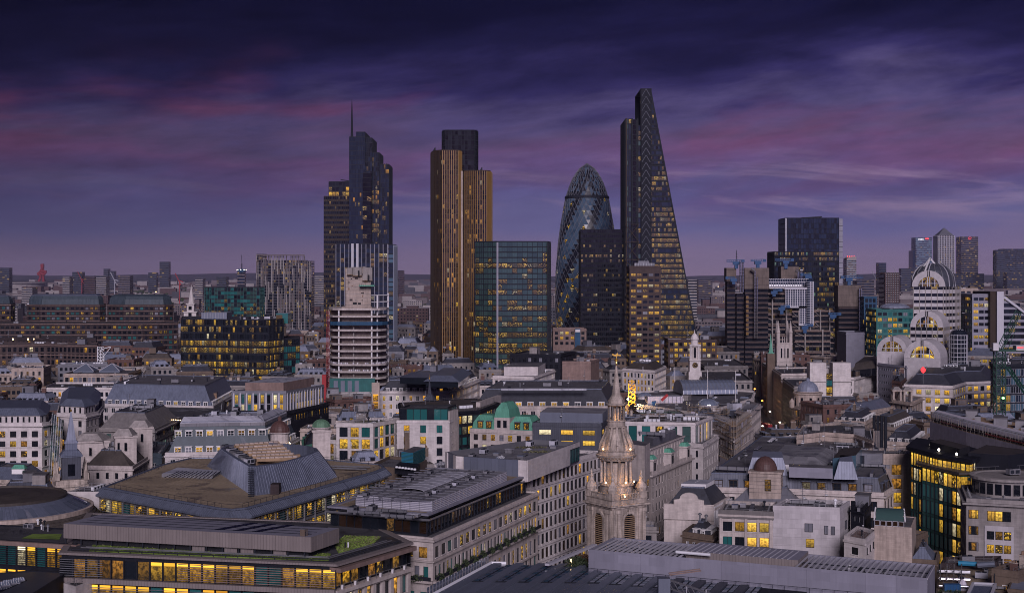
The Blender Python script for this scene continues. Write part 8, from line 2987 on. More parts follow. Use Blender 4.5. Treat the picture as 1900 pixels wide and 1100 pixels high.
# ---- round-roofed cream block and brick yard on the right
gp = pxy([(1622,976),(1692,980),(1700,960),(1630,955)],27)
r,p = B('glass_dormer_house','cream house with a curved green glass roof above a row of framed panes','house',gp,27,wall='stone_warm',roof='felt',n=0,clut=0,seed=501,short='the curved glass roof house',cor=0,par=.2)
W = [q for q in walls(p) if q.n.y <-.8][0]
s = MB()
for k_ in range(6):
 t0,t1 = pi/2*k_/6,pi/2*(k_+1)/6
 f = lambda t,u: W.p(u,28.4+2.4*sin(t),-3.6+3.2*cos(t))
 s.face([f(t0,.3),f(t0,W.L*.8),f(t1,W.L*.75),f(t1,.3)],'teal')
s.bar(W.p(0,28.4,-.3),W.p(0,30.8,-3.4),.3,.3,'white_paint')
s.bar(W.p(W.L*.82,28.4,-.3),W.p(W.L*.76,30.8,-3.4),.3,.3,'white_paint')
s.build('curved_glass_roof',r,'stuff')
for i in range(5):
 part('window',window_mesh(W.L*.8/5-.1,1.2,1,1,'fin_white','bronze'),r,W.p(W.L*.8*(i+.5)/5,27.8,-.2),W.ang)
r,p = B('brick_vent_house','small brown brick house with two white sash windows and curved steel vents','house',q3((1650,1003),(1684,1007),(1722,992),21.5),21.5,wall='brick_brown',roof='felt',n=0,clut=0,seed=502,short='the brick vent house',cor=.15)
W = [q for q in walls(p) if q.n.y <-.7][0]
for f_,w_ in ((.34,.9),(.86,.9)):
 part('sash_window',window_mesh(w_,1.5,2,2,'frame_white','dark',.14),r,W.p(W.L*f_,19.3,.04),W.ang)
for k_ in range(3):
 s = MB()
 q = W.p(1.0+1.3*k_,21.6,-1.2)
 for t in range(5):
  a0,a1 = pi/2*t/5,pi/2*(t+1)/5
  s.tube((q.x+.7-.7*cos(a0),q.y,22.6+.7*sin(a0)),(q.x+.7-.7*cos(a1),q.y,22.6+.7*sin(a1)),.3,'steel_bright',8)
 s.tube((q.x,q.y,21.6),(q.x,q.y,22.6),.3,'steel_bright',8)
 s.build('curved_vent',r,'stuff')
for k_ in range(4):
 s = MB()
 q = G(1654+9*k_,981,25.5)
 s.lathe((q.x,q.y),[(.05,25.2),(.22,25.4),(.05,25.6)],'lamp',6)
 s.build('wall_lamp',r)
r,p = B('slate_hip_house','small grey slate hipped roof tucked behind the steel parapet','house',pxy([(1682,1043),(1738,1046),(1742,1028),(1690,1025)],19),19,wall='brick_brown',roof='felt',mans=(3,2.2,'lead',None,0,0,0),n=0,clut=1,seed=503,short='the slate hipped house',kinds=['vent_cowl'])
# ---- A: the big dark panelled shopping-centre roof in front
A0,A1 = G(1092,1019,33.5),G(1720,1072,33.5)
A2,A3 = G(1734,1047,33.5),G(1139,996,33.5)
gp = ccw([A0,A1,A2,A3])
r = thing('panelled_roof_complex','big modern roof of dark glass panels behind a long plain grey screen wall','shopping centre',(*centroid(gp).xy,0))
HEROES.append((*centroid(gp).xy,'the dark panelled roof',33))
FOOT.append(gp)
s = MB()
s.prism(gp,24,31.2,'clad_lilac',top='felt_dark')
for Wq in walls(gp):
 Wq.box(s,0,Wq.L,31.2,33.5,-.25,0,'clad_lilac')
s.build('screen_wall',r)
W = [q for q in walls(gp) if q.seen and q.L > 30][0]
panel_row(r,W,28.0,33.55,5.0,'clad_lilac','screen_panel',.05,.04)
Ws = [q for q in walls(gp) if q.n.x > .7][0]
panel_row(r,Ws,28.0,33.55,4.0,'clad_lilac','screen_panel',.05,.04)
dep_ = (A3-A0)-W.u*(A3-A0).dot(W.u)*0
bm = MB()
nbm = 60
bar_me = {}
for i in range(nbm+1):
 f_ = i/nbm
 a,b = A0.lerp(A1,f_),A3.lerp(A2,f_)
 if .29 < f_ < .63:
  continue
 s = MB()
 s.bar(V(a.x,a.y,33.35),V(b.x,b.y,33.35),.15,.3,'fin_white')
 s.build('grating_beam',r)
for t in (.5,):
 a,b = A0.lerp(A3,t),A1.lerp(A2,t)
 bm.bar(V(a.x,a.y,33.1),V(b.x,b.y,33.1),.12,.2,'metal_dark')
bm.build('grating_crossbars',r,'stuff')
clutter(r,inset(gp,.5),31.2,20,511,['duct_run','air_handling_unit','air_handling_unit','vent_cowl'],smax=.8)
mp = ccw([A0.lerp(A1,.29).lerp(A3.lerp(A2,.29),.28),A0.lerp(A1,.63).lerp(A3.lerp(A2,.63),.28),A3.lerp(A2,.63),A3.lerp(A2,.29)])
s = MB()
s.prism(mp,31.2,34.0,'clad_tan',top='clad_lilac')
s.build('plant_louvre_house',r)
Wm = [q for q in walls(mp) if q.seen and q.L > 10][0]
s = MB()
for i in range(int(Wm.L/1.05)):
 s.bar(Wm.p(i*1.05,34.06,0),Wm.p(i*1.05,34.06,-8.2),.14,.14,'fin_white')
s.build('roof_ribs',r,'stuff')
s = MB()
s.tube(Wm.p(-1.5,33.9,1.2),Wm.p(5,33.9,1.2),.28,'pipe_white',8,True)
s.build('white_pipe',r)
for px,py in ((1209,1057),(1327,1067),(1450,1078),(1579,1090)):
 q = G(px,py,29.6)
 s = MB()
 s.lathe((q.x,q.y-.3),[(.05,29.0),(.22,29.2),(.22,29.6),(.05,29.8)],'stone_warm',8)
 s.build('wall_light',r)
P0 = G(806,1106,29.5)
vv = (G(916,1046,29.5)-P0)
Lv = vv.length
vv = vv.normalized()
uu = V(1,-.06).normalized()
wd_,nstrip = 4.15,13
s = MB()
q0 = P0
s.face([q0+V(0,0,-.12),q0+uu*62+V(0,0,-.12),q0+uu*62+vv*Lv*.62+V(0,0,-.12),q0+uu*(22)+vv*Lv+V(0,0,-.12),q0+vv*Lv+V(0,0,-.12)],'clad_dark')
s.prism(ccw([q0,q0+uu*62,q0+uu*62+vv*Lv*.62,q0+uu*22+vv*Lv,q0+vv*Lv]),5,29.3,'clad_dark',top=False)
s.build('lower_roof',r)
FOOT.append(ccw([q0,q0+uu*62,q0+uu*62+vv*Lv*.62,q0+uu*22+vv*Lv,q0+vv*Lv]))
lim = lambda i: 1.0 if i < 6 else max(.40,1.0-(i-5)*.085)
for i in range(nstrip):
 a = q0+uu*(i*wd_)
 e = lim(i)
 s = MB()
 s.cell(a+uu*.1+V(0,0,-.1),uu*1.5,vv*Lv*e,V(0,0,.42),'clad_blue' if i < 9 else 'zinc_dark')
 s.build('ridge_panel',r)
 for k_ in range(4):
  s = MB()
  s.cell(a+uu*(1.7+.58*k_)+V(0,0,-.1),uu*.54,vv*Lv*e*.42,V(0,0,.16),'clad_blue')
  s.build('slat',r)
 nc = int(9*e)
 cell_me = None
 for k_ in range(nc):
  b = a+uu*1.75+vv*(Lv*e*(.46+.52*k_/nc))
  for c2 in range(2):
   s = MB()
   o_ = b+uu*(c2*1.15)
   s.cell(o_+V(0,0,-.1),uu*1.08,vv*(Lv*e*.5/nc),V(0,0,.12),'metal_dark')
   s.face([o_+uu*.12+vv*.12+V(0,0,.03),o_+uu*.96+vv*.12+V(0,0,.03),o_+uu*.96+vv*(Lv*e*.5/nc-.12)+V(0,0,.06),o_+uu*.12+vv*(Lv*e*.5/nc-.12)+V(0,0,.06)],'roof_glass' if (i+k_+c2) % 3 else 'ice')
   s.build('glazed_cell',r)
s = MB()
s.tube(q0-uu*.5+V(0,0,.2),q0-uu*.5+vv*Lv+V(0,0,.2),.32,'pipe_white',8,True)
s.tube(q0-uu*.5+vv*Lv+V(0,0,.2),q0+uu*2.4+vv*Lv+V(0,0,.2),.32,'pipe_white',8,True)
s.build('edge_gutter',r)
s = MB()
for k_ in range(22):
 q = q0-uu*1.3+vv*(Lv*k_/21)
 s.cell(q,V(.06,0,0),vv*1.0,V(0,0,1.5),'roof_glass')
s.build('glass_balustrade',r,'stuff')
s = MB()
rng = rand(512)
for px,py in ((1062,1044),(1072,1040),(1082,1037),(1078,1045)):
 q = G(px,py,30)
 bush(s,(q.x,q.y,29.6),1.7,1.5,1.5,330,rng,'leaf' if px != 1082 else 'leaf_dry',.28)
s.build('roof_shrubs',r,'stuff')
s = MB()
s.bar(G(1015,1047,30.2),G(1104,1010,30.2),.9,.4,'fin_white')
s.bar(G(1030,1054,30.0),G(1090,1030,30.0),.3,.3,'metal')
s.build('white_coping',r,'stuff')
s = MB()
q = G(1060,1039,30.5)
s.lathe((q.x,q.y),[(.06,29.5),(.06,30.3),(.2,30.4),(.2,30.7),(.05,30.8)],'lamp',6)
s.build('garden_lamp',r)
s = MB()
for i in range(28):
 q = W.p(W.L*i/28,29.4,1.0)
 s.tube((q.x,q.y,29.2),(q.x,q.y,30.3),.04,'metal_dark',4)
s.tube(W.p(0,30.3,1.0),W.p(W.L,30.3,1.0),.04,'metal_dark',4)
s.build('walkway_rail',r,'stuff')
s = MB()
dk = ccw([W.p(0,0,.1),W.p(W.L,0,.1),W.p(W.L+20,0,-6),W.p(W.L+20,0,30),W.p(8,0,18)])
s.prism(dk,8,28.9,'stone_grey',top='felt')
s.build('roof_deck',r)
FOOT.append(dk)
q = G(1238,1092,31)
t_ = thing('roof_gantry','grey steel maintenance gantry with red rails parked on the panelled roof','gantry',(q.x,q.y,29.5))
s = MB()
s.box(q.x-1.6,q.x+.4,q.y-1.2,q.y+.8,30.2,33.0,'clad_blue')
s.build('cabin',t_)
s = MB()
A_,B_ = V(q.x,q.y,32.6),V(q.x+7.5,q.y-6,31.2)
for dz in (0,-1.4):
 for dy in (0,.8):
  s.bar(A_+V(0,dy,dz),B_+V(0,dy,dz),.16,.16,'metal')
for k_ in range(8):
 f0,f1 = k_/8,(k_+1)/8
 s.bar(A_.lerp(B_,f0),A_.lerp(B_,f1)+V(0,0,-1.4),.1,.1,'metal')
s.build('truss',t_,'stuff')
for dy in (1.0,2.4):
 s = MB()
 s.bar(V(q.x+.5,q.y+dy,33.2),V(q.x+6.0,q.y+dy+.6,33.8),.2,.2,'granite_pink')
 s.build('red_rail',t_)
s = MB()
for dx in (0,3,6):
 s.box(q.x+dx-.1,q.x+dx+.1,q.y-dx*.8-.1,q.y-dx*.8+.1,29.4,32,'metal')
s.build('trestle_legs',t_,'stuff')
# ---- bottom right: service roofs
gp = pxy([(1736,1112),(1740,1062),(1765,1050),(1850,1048),(1925,1050),(1925,1120)],22)
r,p = B('service_yard_roof','cluttered tan service roof with pipes, ducts and a white framed skylight','office building',gp,22,wall='brick_brown',roof='gravel',n=0,clut=10,kinds=['air_handling_unit','vent_cowl','roof_hatch','duct_run'],seed=521,short='the service roof',cor=0,par=.4,sizes=.7)
s = MB()
for k_ in range(5):
 a,b = G(1742,1058+7*k_,23),G(1800,1060+7*k_,23)
 s.tube(V(a.x,a.y,23+(k_ % 2)*.6),V(b.x,b.y,23+(k_ % 2)*.6),.24,('metal','pipe_white','metal','steel_bright','metal')[k_],8,True)
for px in (1745,1757,1770,1784):
 a,b = G(px,1055,23),G(px,1085,23)
 s.bar(V(a.x,a.y,24),V(b.x,b.y,24),.2,.2,'metal')
 s.box(a.x-.1,a.x+.1,a.y-.1,a.y+.1,22,24,'metal')
s.build('pipe_rack',r,'stuff')
q = G(1766,1088,23)
s = MB()
s.box(q.x-1.6,q.x+1.6,q.y-.6,q.y+.6,22,23.6,'crane_blue')
for k_ in range(6):
 s.box(q.x-1.5+.55*k_,q.x-1.4+.55*k_,q.y-.65,q.y-.6,22.2,23.5,'net_blue')
s.build('blue_skip',r)
s = MB()
q = G(1786,1085,23)
s.lathe((q.x,q.y),[(.9,22),(1.05,22.8),(.7,23.6),(.2,24.2)],'sheeting',7)
s.build('wrapped_unit',r)
q4_ = [G(1795,1103,24),G(1838,1106,24),G(1847,1083,24),G(1806,1081,24)]
s = MB()
for a,b in zip(q4_,q4_[1:]+q4_[:1]):
 s.bar(a,b,.45,.45,'fin_white')
s.face([q+V(0,0,-.1) for q in q4_],'roof_glass')
s.prism(ccw(q4_),22,23.7,'felt_pale',top=False)
s.build('framed_skylight',r)
s = MB()
rng = rand(5)
for px in (1748,1762,1775):
 q = G(px,1099,22.4)
 bush(s,(q.x,q.y,22.2),1.0,.8,.8,150,rng,'leaf',.22)
s.build('roof_planting',r,'stuff')
r,p = B('brown_brick_house','brown brick house with parapet, rain pipe and small white window at the corner','house',q3((1840,1062),(1888,1068),(1930,1052),25),25,wall='brick_brown',roof='felt',n=0,clut=2,kinds=['chimney_stack'],seed=522,short='the brown brick house',cor=.12)
W = [q for q in walls(p) if q.n.y <-.7][0]
part('sash_window',window_mesh(1.1,1.4,2,2,'frame_white','dim',.13),r,W.p(W.L*.52,22.2,.04),W.ang)
s = MB()
s.tube(W.p(W.L*.12,14,.15),W.p(W.L*.12,25,.15),.09,'metal_dark',6)
s.build('rain_pipe',r)
r,p = B('brick_lean_to','small brick lean-to with a pale grey metal roof in the bottom corner','house',pxy([(1870,1092),(1925,1098),(1925,1080),(1876,1076)],23.5),23.5,wall='brick_brown',roof='lead_pale',n=0,clut=0,seed=523,short='the brick lean-to',cor=.15,par=.1)
r,p = B('pipe_roof_house','low dark roof carrying blue wrapped pipes behind the service yard','plant building',pxy([(1745,1052),(1850,1050),(1858,1038),(1752,1040)],22.5),22.5,wall='brick_dark',roof='felt',n=0,clut=6,kinds=['duct_run','air_handling_unit'],seed=524,short='the pipe roof',cor=0)
s = MB()
s.tube(G(1778,1044,23.5),G(1812,1046,23.5),.5,'hoarding_blue',8,True)
s.tube(G(1814,1048,23.5),G(1846,1046,24.0),.6,'clad_blue',8,True)
s.build('wrapped_pipe',r,'stuff')
# far towers
def far_tower(name,label,px0,px1,ytop,d,wall='far_dark',lt=.12,mats=('spot','dim','lit'),off=('dark','blue'),bw=6,fh=7,sp=2.6,fin=None,fmat='far_wall',dep=40,cat='tower',group='far towers',roof='far_roof'):
 r = thing(name,label,cat,(X((px0+px1)/2,d),d),group)
 m,wl = MB(),[]
 k = len(FOOT)
 glass_block(r,rect(px0,px1,d,d+dep),0,Z(ytop,d),bw,fh,sp,wall,fin,fmat,rowlit(int(px0)+d,lt,mats,off),wl,m,roof=roof)
 del FOOT[k:]
 finish(r,m,wl)
 return r
def sign(root,text,px,y,d,size,mat):
 cu = bpy.data.curves.new('lettering','FONT')
 cu.body = text
 cu.size = size
 cu.align_x = 'CENTER'
 cu.extrude = .2
 cu.materials.append(MATS[mat])
 tmp = bpy.data.objects.new('lettering',cu)
 me = bpy.data.meshes.new_from_object(tmp)
 bpy.data.objects.remove(tmp)
 o = part('lettering',me,root,(X(px,d),d-1.2,Z(y,d)))
 o['kind'] = 'stuff'
 o.rotation_euler = (radians(90),0,0)
d = 5500
r = far_tower('riverside_tower','grey-blue square tower with white and red roof sign in the far cluster',1699,1729,441,d,wall='clad_blue',off=('ice','blue'),lt=.06,cat='skyscraper',group='far riverside towers',dep=60)
sign(r,'HSBC',1709,445.5,d,9,'sign_white')
s = MB()
x,z = X(1720,d),Z(443,d)
for a in (-1,1):
 s.face([V(x+a*7,d-1.2,z+3),V(x,d-1.2,z),V(x+a*7,d-1.2,z-3)],'sign_red')
 s.face([V(x-3.2,d-1.2,z+a*3),V(x+3.2,d-1.2,z+a*3),V(x,d-1.2,z)],'sign_red')
s.build('roof_logo',r,'stuff')
m = MB()
m.box(X(1694,d),X(1699,d),d+4,d+60,0,Z(465,d),'blue')
m.build('side_wing',r)
r = far_tower('pyramid_tower','tallest far tower with a pointed pyramid roof',1740.5,1771,437,d,wall='stone_grey',off=('dark','bronze','dark'),lt=.2,fin=(2.2,1),fmat='metal',cat='skyscraper',group='far riverside towers',dep=60)
m = MB()
x0,x1 = X(1741.5,d),X(1770,d)
m.loft([[V(x0,d+1,Z(437,d)),V(x1,d+1,Z(437,d)),V(x1,d+59,Z(437,d)),V(x0,d+59,Z(437,d))],[V((x0+x1)/2+a,d+30+b,Z(422.5,d)) for a,b in ((-1,-1),(1,-1),(1,1),(-1,1))]],'metal')
m.build('pyramid_roof',r)
r = far_tower('red_sign_tower','far tower with a small red roof sign right of the pyramid tower',1783,1815,439.5,d,wall='far_wall',off=('dark','blue'),lt=.3,cat='skyscraper',group='far riverside towers',dep=60)
sign(r,'citi',1799,444.5,d,8,'sign_red')
m = MB()
for k in range(6):
 a0,a1 = pi*(k+.5)/7,pi*(k+1.5)/7
 m.bar(V(X(1799.5,d)+6*cos(a0),d-1.2,Z(444.5,d)+5+4*sin(a0)),V(X(1799.5,d)+6*cos(a1),d-1.2,Z(444.5,d)+5+4*sin(a1)),.9,.9,'sign_red')
m.build('sign_arc',r,'stuff')
far_tower('riverside_block','broad low block at the feet of the far riverside towers',1772,1826,508,5450,lt=.25,group='far riverside towers',cat='office building')
far_tower('riverside_block','dark far block left of the white-signed tower',1691,1741,497,5450,lt=.3,group='far riverside towers',cat='office building')
far_tower('riverside_slab','dark far slab with red roof lights at the right edge',1862,1925,462,5300,lt=.10,off=('dark','blue','black'),group='far riverside towers',cat='skyscraper',dep=60)
far_tower('riverside_slab','narrow far slab stepped against the wide dark slab',1849,1864,464,5250,lt=.1,group='far riverside towers',cat='skyscraper')
far_tower('riverside_slab','lower far block before the dark slab, with lit floors',1868,1925,506,5100,lt=.4,group='far riverside towers',cat='office building')
far_tower('dark_flats_tower','slim dark tower of flats left of the arched tower',1631,1644.5,488,3600,lt=.06,cat='tower block',dep=30,bw=5,fh=4,sp=1.2)
far_tower('brick_flats_tower','stepped concrete and brick tower of flats with pale balconies',1643,1668,506,2100,wall='far_pale',lt=.05,off=('black','dark'),cat='tower block',bw=3.2,fh=3.2,sp=1.5,fin=(1.2,.8),fmat='far_brick',dep=30)
far_tower('brick_flats_tower','darker side of the concrete flats with dim windows',1640,1645,510,2104,wall='far_brick',lt=.03,cat='tower block',dep=30)
r = far_tower('round_top_tower','pale tower with a curved sloping top beyond the dark blue tower',1571,1589,484,2900,wall='far_pale',lt=.06,off=('dark','ice'),cat='tower block',bw=3.5,fh=3.6,sp=2.0,dep=30)
m = MB()
prof = [(1571,484),(1571.5,479.5),(1576,476.8),(1584,475.8),(1589,476),(1589,484)]
m.loft([[V(X(a,2900),2900,Z(b,2900)) for a,b in prof],[V(X(a,2900),2930,Z(b,2900)) for a,b in prof]],'far_pale')
m.face([V(X(a,2900),2900,Z(b,2900)) for a,b in prof],'far_pale')
for k in range(4):
 m.box(X(1574+4*k,2900)-.6,X(1574+4*k,2900)+.6,2905,2906,Z(476.5,2900),Z(475,2900),'lamp_red')
m.build('curved_top',r,'stuff')
far_tower('far_flats_slab','far slab of flats with a grid of small windows beside the blue crane',1590,1622,521,1900,wall='far_wall',lt=.06,cat='tower block',bw=3.4,fh=3.3,sp=1.4,dep=25)
for (a,b,y,dd,wl_,lab) in ((0,17,497,4600,'far_dark','dark blocky tower by the skyline\'s left end'),(296,313,486,5200,'far_dark','tall thin tower with a pale edge alone on the left skyline'),(275,290,506,5000,'far_dark','shorter dark tower left of the thin skyline tower'),
       (116,129,514,3600,'far_pale','pale slab at the left of the skyline cluster'),(134,152,505,4300,'far_dark','tall dark slab in the skyline cluster'),(156,176,514,3500,'far_brick','brown slab of flats in the skyline cluster'),
       (178,197,513,3450,'far_pale','striped pale slab of flats in the skyline cluster'),(192,201,499,5600,'far_dark','dark wedge-topped tower behind the skyline cluster'),(203,212,503,5600,'far_dark','second dark wedge-topped tower behind the skyline cluster'),
       (219,241,512,3300,'far_wall','pale and dark paired slabs right of the skyline cluster'),(402,420,514,3800,'far_dark','teal-dark tower left of the masted tower'),(362,376,517,3200,'far_pale','small white slab of flats on the left skyline'),
       (738,749,502,4200,'far_brick','lone brown tower right of the finned tower'),(728,738,515,3300,'far_pale','pale slab beside the lone brown tower'),(578,604,512,2600,'far_pale','pale slab of flats between striped and stepped towers'),
       (1277,1293,520,1700,'far_pale','pale banded slab right of the wedge tower'),(1296,1322,519,3300,'far_wall','small slab of flats right of the wedge tower'),(1420,1436,505,3000,'far_dark','dark slab behind the service towers'),
       (1672,1690,498,5000,'far_dark','dark slab among the far riverside cranes'),(40,60,534,2700,'far_pale','white flat-roofed far block below the red lookout tower')):
 far_tower('skyline_block',lab,a,b,y,dd,wall=wl_,lt=.07,cat='tower block',group='far towers along the skyline',bw=max(3,dd/700),fh=max(3.3,dd/800),sp=1.6*max(1,dd/2600),dep=30)
d = 3300
r = far_tower('masted_core','unfinished round-topped tower with a crane mast on the left skyline',440.5,454,505,d,wall='far_wall',lt=.05,cat='building site',dep=16,bw=4)
m = MB()
m.lathe((X(447,d),d+8),[(9,Z(505,d)),(10,Z(502,d)),(10,Z(499,d)),(8,Z(499,d))],'net_blue',16)
m.tube((X(447.5,d),d+8,Z(499,d)),(X(447.5,d),d+8,Z(489,d)),1.2,'metal_dark',6)
m.tube((X(447.5,d),d+8,Z(489,d)),(X(446.8,d),d+8,Z(473,d)),.5,'metal_dark',6)
for k in range(8):
 a = 2*pi*k/8
 m.box(X(447,d)+10*cos(a)-.7,X(447,d)+10*cos(a)+.7,d+8+10*sin(a)-.7,d+8+10*sin(a)+.7,Z(501,d),Z(500,d),'lamp_white')
m.build('crown_and_mast',r,'stuff')
d = 6500
r = thing('red_lookout_tower','twisting red lattice lookout tower on the left skyline','sculpture',(X(78,d),d),None)
m = MB()
surf('red_steel',(0.22,0.03,0.04),var=.1,streak=0)
pts = [(72,523),(76,512),(70,508),(77,503),(86,504),(81,510),(74,506),(78,498),(77,490)]
for (a,b),(a1,b1) in zip(pts,pts[1:]):
 m.tube((X(a,d),d,Z(b,d)),(X(a1,d),d,Z(b1,d)),5.5,'red_steel',6,True)
m.tube((X(80,d),d+6,Z(525,d)),(X(78,d),d+6,Z(489.5,d)),6,'red_steel',6,True)
m.box(X(75.5,d),X(81,d),d-4,d+10,Z(497,d),Z(490,d),'red_steel')
m.build('red_lattice',r,'stuff')
r = thing('white_rimmed_stadium','low round stadium with a white rim below the red lookout tower','stadium',(X(20,6300),6300))
m = MB()
m.lathe((X(18,6350),6350),[(150,0),(150,40),(158,Z(526,6200)),(158,Z(523.5,6200)),(140,Z(523.5,6200))],'far_pale',40,cap=False)
m.lathe((X(18,6350),6350),[(146,0),(146,38)],'far_wall',40,cap=False)
m.build('bowl',r,'stuff')
for px,y0,dd,lab in ((213,505,2600,'pale leaning tower crane before the skyline cluster'),(152,504,4200,'tiny red crane over the dark skyline slab'),(333,507,3000,'small red and white crane right of the thin tower'),(1626,503,4200,'white crane left of the dark flats'),(1666,497,5000,'tiny crane by the riverside towers')):
 t_ = thing('skyline_crane',lab,'crane',(X(px,dd),dd),'cranes on the skyline')
 m = MB()
 mt = 'red_paint' if 'red' in lab else 'far_roof_pale'
 m.bar(V(X(px,dd),dd,0),V(X(px,dd),dd,Z(y0+14,dd)),1.6,1.6,mt)
 m.bar(V(X(px+3,dd),dd,Z(y0+22,dd)),V(X(px-8,dd),dd,Z(y0,dd)),1.4,1.4,mt)
 m.bar(V(X(px,dd),dd,Z(y0+14,dd)),V(X(px+7,dd),dd,Z(y0+16,dd)),1.8,1.8,mt)
 m.build('jib',t_,'stuff')
# the lower blocks between the landmarks
boxes = []
for f_ in FOOT:
 xs,ys = [q[0] for q in f_],[q[1] for q in f_]
 boxes.append((min(xs),max(xs),min(ys),max(ys),f_))
segs = list(zip(path,path[1:]))
def near_path(x,y,r_):
 for a,b in segs:
  t = max(0,min(1,((x-a.x)*(b.x-a.x)+(y-a.y)*(b.y-a.y))/max((b-a).length_squared,1e-6)))
  if (x-a.x-t*(b.x-a.x)) ** 2+(y-a.y-t*(b.y-a.y)) ** 2 < r_*r_:
   return True
 return False
def free(poly,pad=2.0):
 xs,ys = [q.x for q in poly],[q.y for q in poly]
 x0,x1,y0,y1 = min(xs)-pad,max(xs)+pad,min(ys)-pad,max(ys)+pad
 pts = [poly[i].lerp(poly[(i+1) % 4],t) for i in range(4) for t in (0,.33,.66)]+[centroid(poly)]
 for a,b,c_,d_,f in boxes:
  if a > x1 or b < x0 or c_ > y1 or d_ < y0:
   continue
  if any(inside(f,q.x,q.y) for q in pts):
   return False
  if any(inside(poly,q[0],q[1]) for q in f):
   return False
  for i in range(len(f)):
   m_ = (V(f[i][0],f[i][1])+V(f[(i+1) % len(f)][0],f[(i+1) % len(f)][1]))/2
   if inside(poly,m_.x,m_.y):
    return False
 return True
rng = rand(9001)
WALLS = [('stone_grey','grey stone'),('stone_grey','grey stone'),('stone_warm','tan stone'),('brick_brown','brown brick'),('brick_red','red brick'),('stone','pale stone'),('clad_grey','grey clad'),('concrete','concrete')]
ROOFS = [('felt','grey flat roof'),('felt_dark','dark flat roof'),('felt_pale','pale flat roof'),('membrane','white flat roof'),('gravel','gravel roof'),('copper_dull','dull green roof')]
MANS = [('slate','black slate mansard'),('lead','grey lead mansard'),('slate_brown','brown mansard'),('zinc_dark','charcoal mansard'),('lead_pale','pale lead mansard')]
todo = []
y = 375.0
while y < 1480:
 st = 25+9*(y/1000)
 x =-(1120/F)*y
 while x < (1120/F)*y:
  w_,dp = rng.uniform(15,34),rng.uniform(14,28)
  cx,cy = x+w_/2,y+rng.uniform(-4,4)
  a_ = rng.choice((.25,-.1,.45,.12,0))+rng.uniform(-.06,.06)
  for k in (1.0,.7,.45):
   u,n = V(cos(a_),sin(a_))*w_*k/2,V(-sin(a_),cos(a_))*dp*k/2
   poly = [V(cx,cy)-u-n,V(cx,cy)+u-n,V(cx,cy)+u+n,V(cx,cy)-u+n]
   if free(poly) and not near_path(cx,cy,11+w_*k*.45):
    break
  else:
   x += 11
   continue
  px = CX+cx/cy*F
  h = rng.uniform(15,22) if cy < 560 else (rng.uniform(16,25) if cy < 820 else (rng.uniform(20,31) if cy < 1150 else rng.uniform(18,34)))
  if 1385 < px < 1475 and cy < 760:
   h = min(h,CZ-305/F*cy)
  if 1040 < px < 1160 and cy < 420 or h < 7:
   x += 11
   continue
  wm,wn = rng.choice(WALLS[:5]+WALLS+[WALLS[1],WALLS[3],WALLS[4]])
  if px < 560 and cy > 900:
   wm,wn = rng.choice(WALLS[:5])
  mans,near = None,None
  if rng.random() < .42:
   mm,rn = rng.choice(MANS)
   mans = (rng.uniform(3,4.5),rng.uniform(2.2,3.5),mm,rng.choice((3.0,None,3.6)) if cy < 900 else None,1,1.2,1.4)
   rf = 'felt'
  else:
   rf,rn = rng.choice(ROOFS)
  spec = dict(wall=wm,roof=rf,bw=rng.uniform(2.6,3.6),ww=rng.uniform(1.1,1.8),fh=3.6,wh=rng.uniform(1.7,2.3),n=rng.choice((2,3,4)) if cy < 800 else 3,lit=rng.choice((.04,.08,.15,.28)),mix=rng.choice((['lit','dim','spot'],['dim','amber','spot'])),
     clut=int((7 if cy < 700 else 4)*k+1) if cy < 1100 else 1,mans=mans,cor=rng.choice((.2,.4,.6)),kinds=(['chimney_stack','vent_cowl','roof_hatch','plant_room'] if mans else None))
  poly = ccw(poly)
  todo.append((cy,cx,px,poly,h,wn,rn,spec))
  xs,ys = [q.x for q in poly],[q.y for q in poly]
  boxes.append((min(xs),max(xs),min(ys),max(ys),poly))
  x += w_*k+rng.uniform(1,5)
 y += st
GW,GH = 475,275
seenby = {}
grid = [0]*(GW*GH)
allp = [(min(q[1] for q in f),f,hh,None) for f,hh in OCC]+[(c_[0],c_[3],c_[4]+(c_[7]['mans'][0] if c_[7]['mans'] else 0),i) for i,c_ in enumerate(todo)]
allp.sort(key=lambda e: e[0])
for dd,f,hh,idx in allp:
 pts = []
 for q in f:
  for z in (0,hh):
   pts.append(((CX+q[0]/q[1]*F)/4,(HY+(CZ-z)/q[1]*F)/4))
 x0,x1 = max(0,int(min(q[0] for q in pts))),min(GW-1,int(max(q[0] for q in pts)))
 if x1 < x0:
  continue
 hull = []
 for sgn in (1,-1):
  half = []
  for q in sorted(pts)[::sgn]:
   while len(half) > 1 and (half[-1][0]-half[-2][0])*(q[1]-half[-2][1])-(half[-1][1]-half[-2][1])*(q[0]-half[-2][0]) <= 0:
    half.pop()
   half.append(q)
  hull += half[:-1]
 n_seen = 0
 for gx_ in range(x0,x1+1):
  yy = []
  for (ax,ay),(bx,by) in zip(hull,hull[1:]+hull[:1]):
   if (ax-gx_-.5)*(bx-gx_-.5) <= 0 and ax != bx:
    yy.append(ay+(gx_+.5-ax)/(bx-ax)*(by-ay))
  if len(yy) < 2:
   continue
  for gy in range(max(0,int(min(yy)+.5)),min(GH-1,int(max(yy)-.5))+1):
   if not grid[gy*GW+gx_]:
    grid[gy*GW+gx_] = 1
    n_seen += 1
 if idx is not None:
  seenby[idx] = n_seen
order = sorted((i for i in seenby if seenby[i] >= 2 and -30 < todo[i][2] < 1930),key=lambda i:-seenby[i])
mass = MB()
taken = set()
for c_ in todo:
 if c_[0] < 1000 and not -30 < c_[2] < 1930:
  mass.prism(c_[3],0,c_[4],c_[7]['wall'],top=c_[7]['roof'])
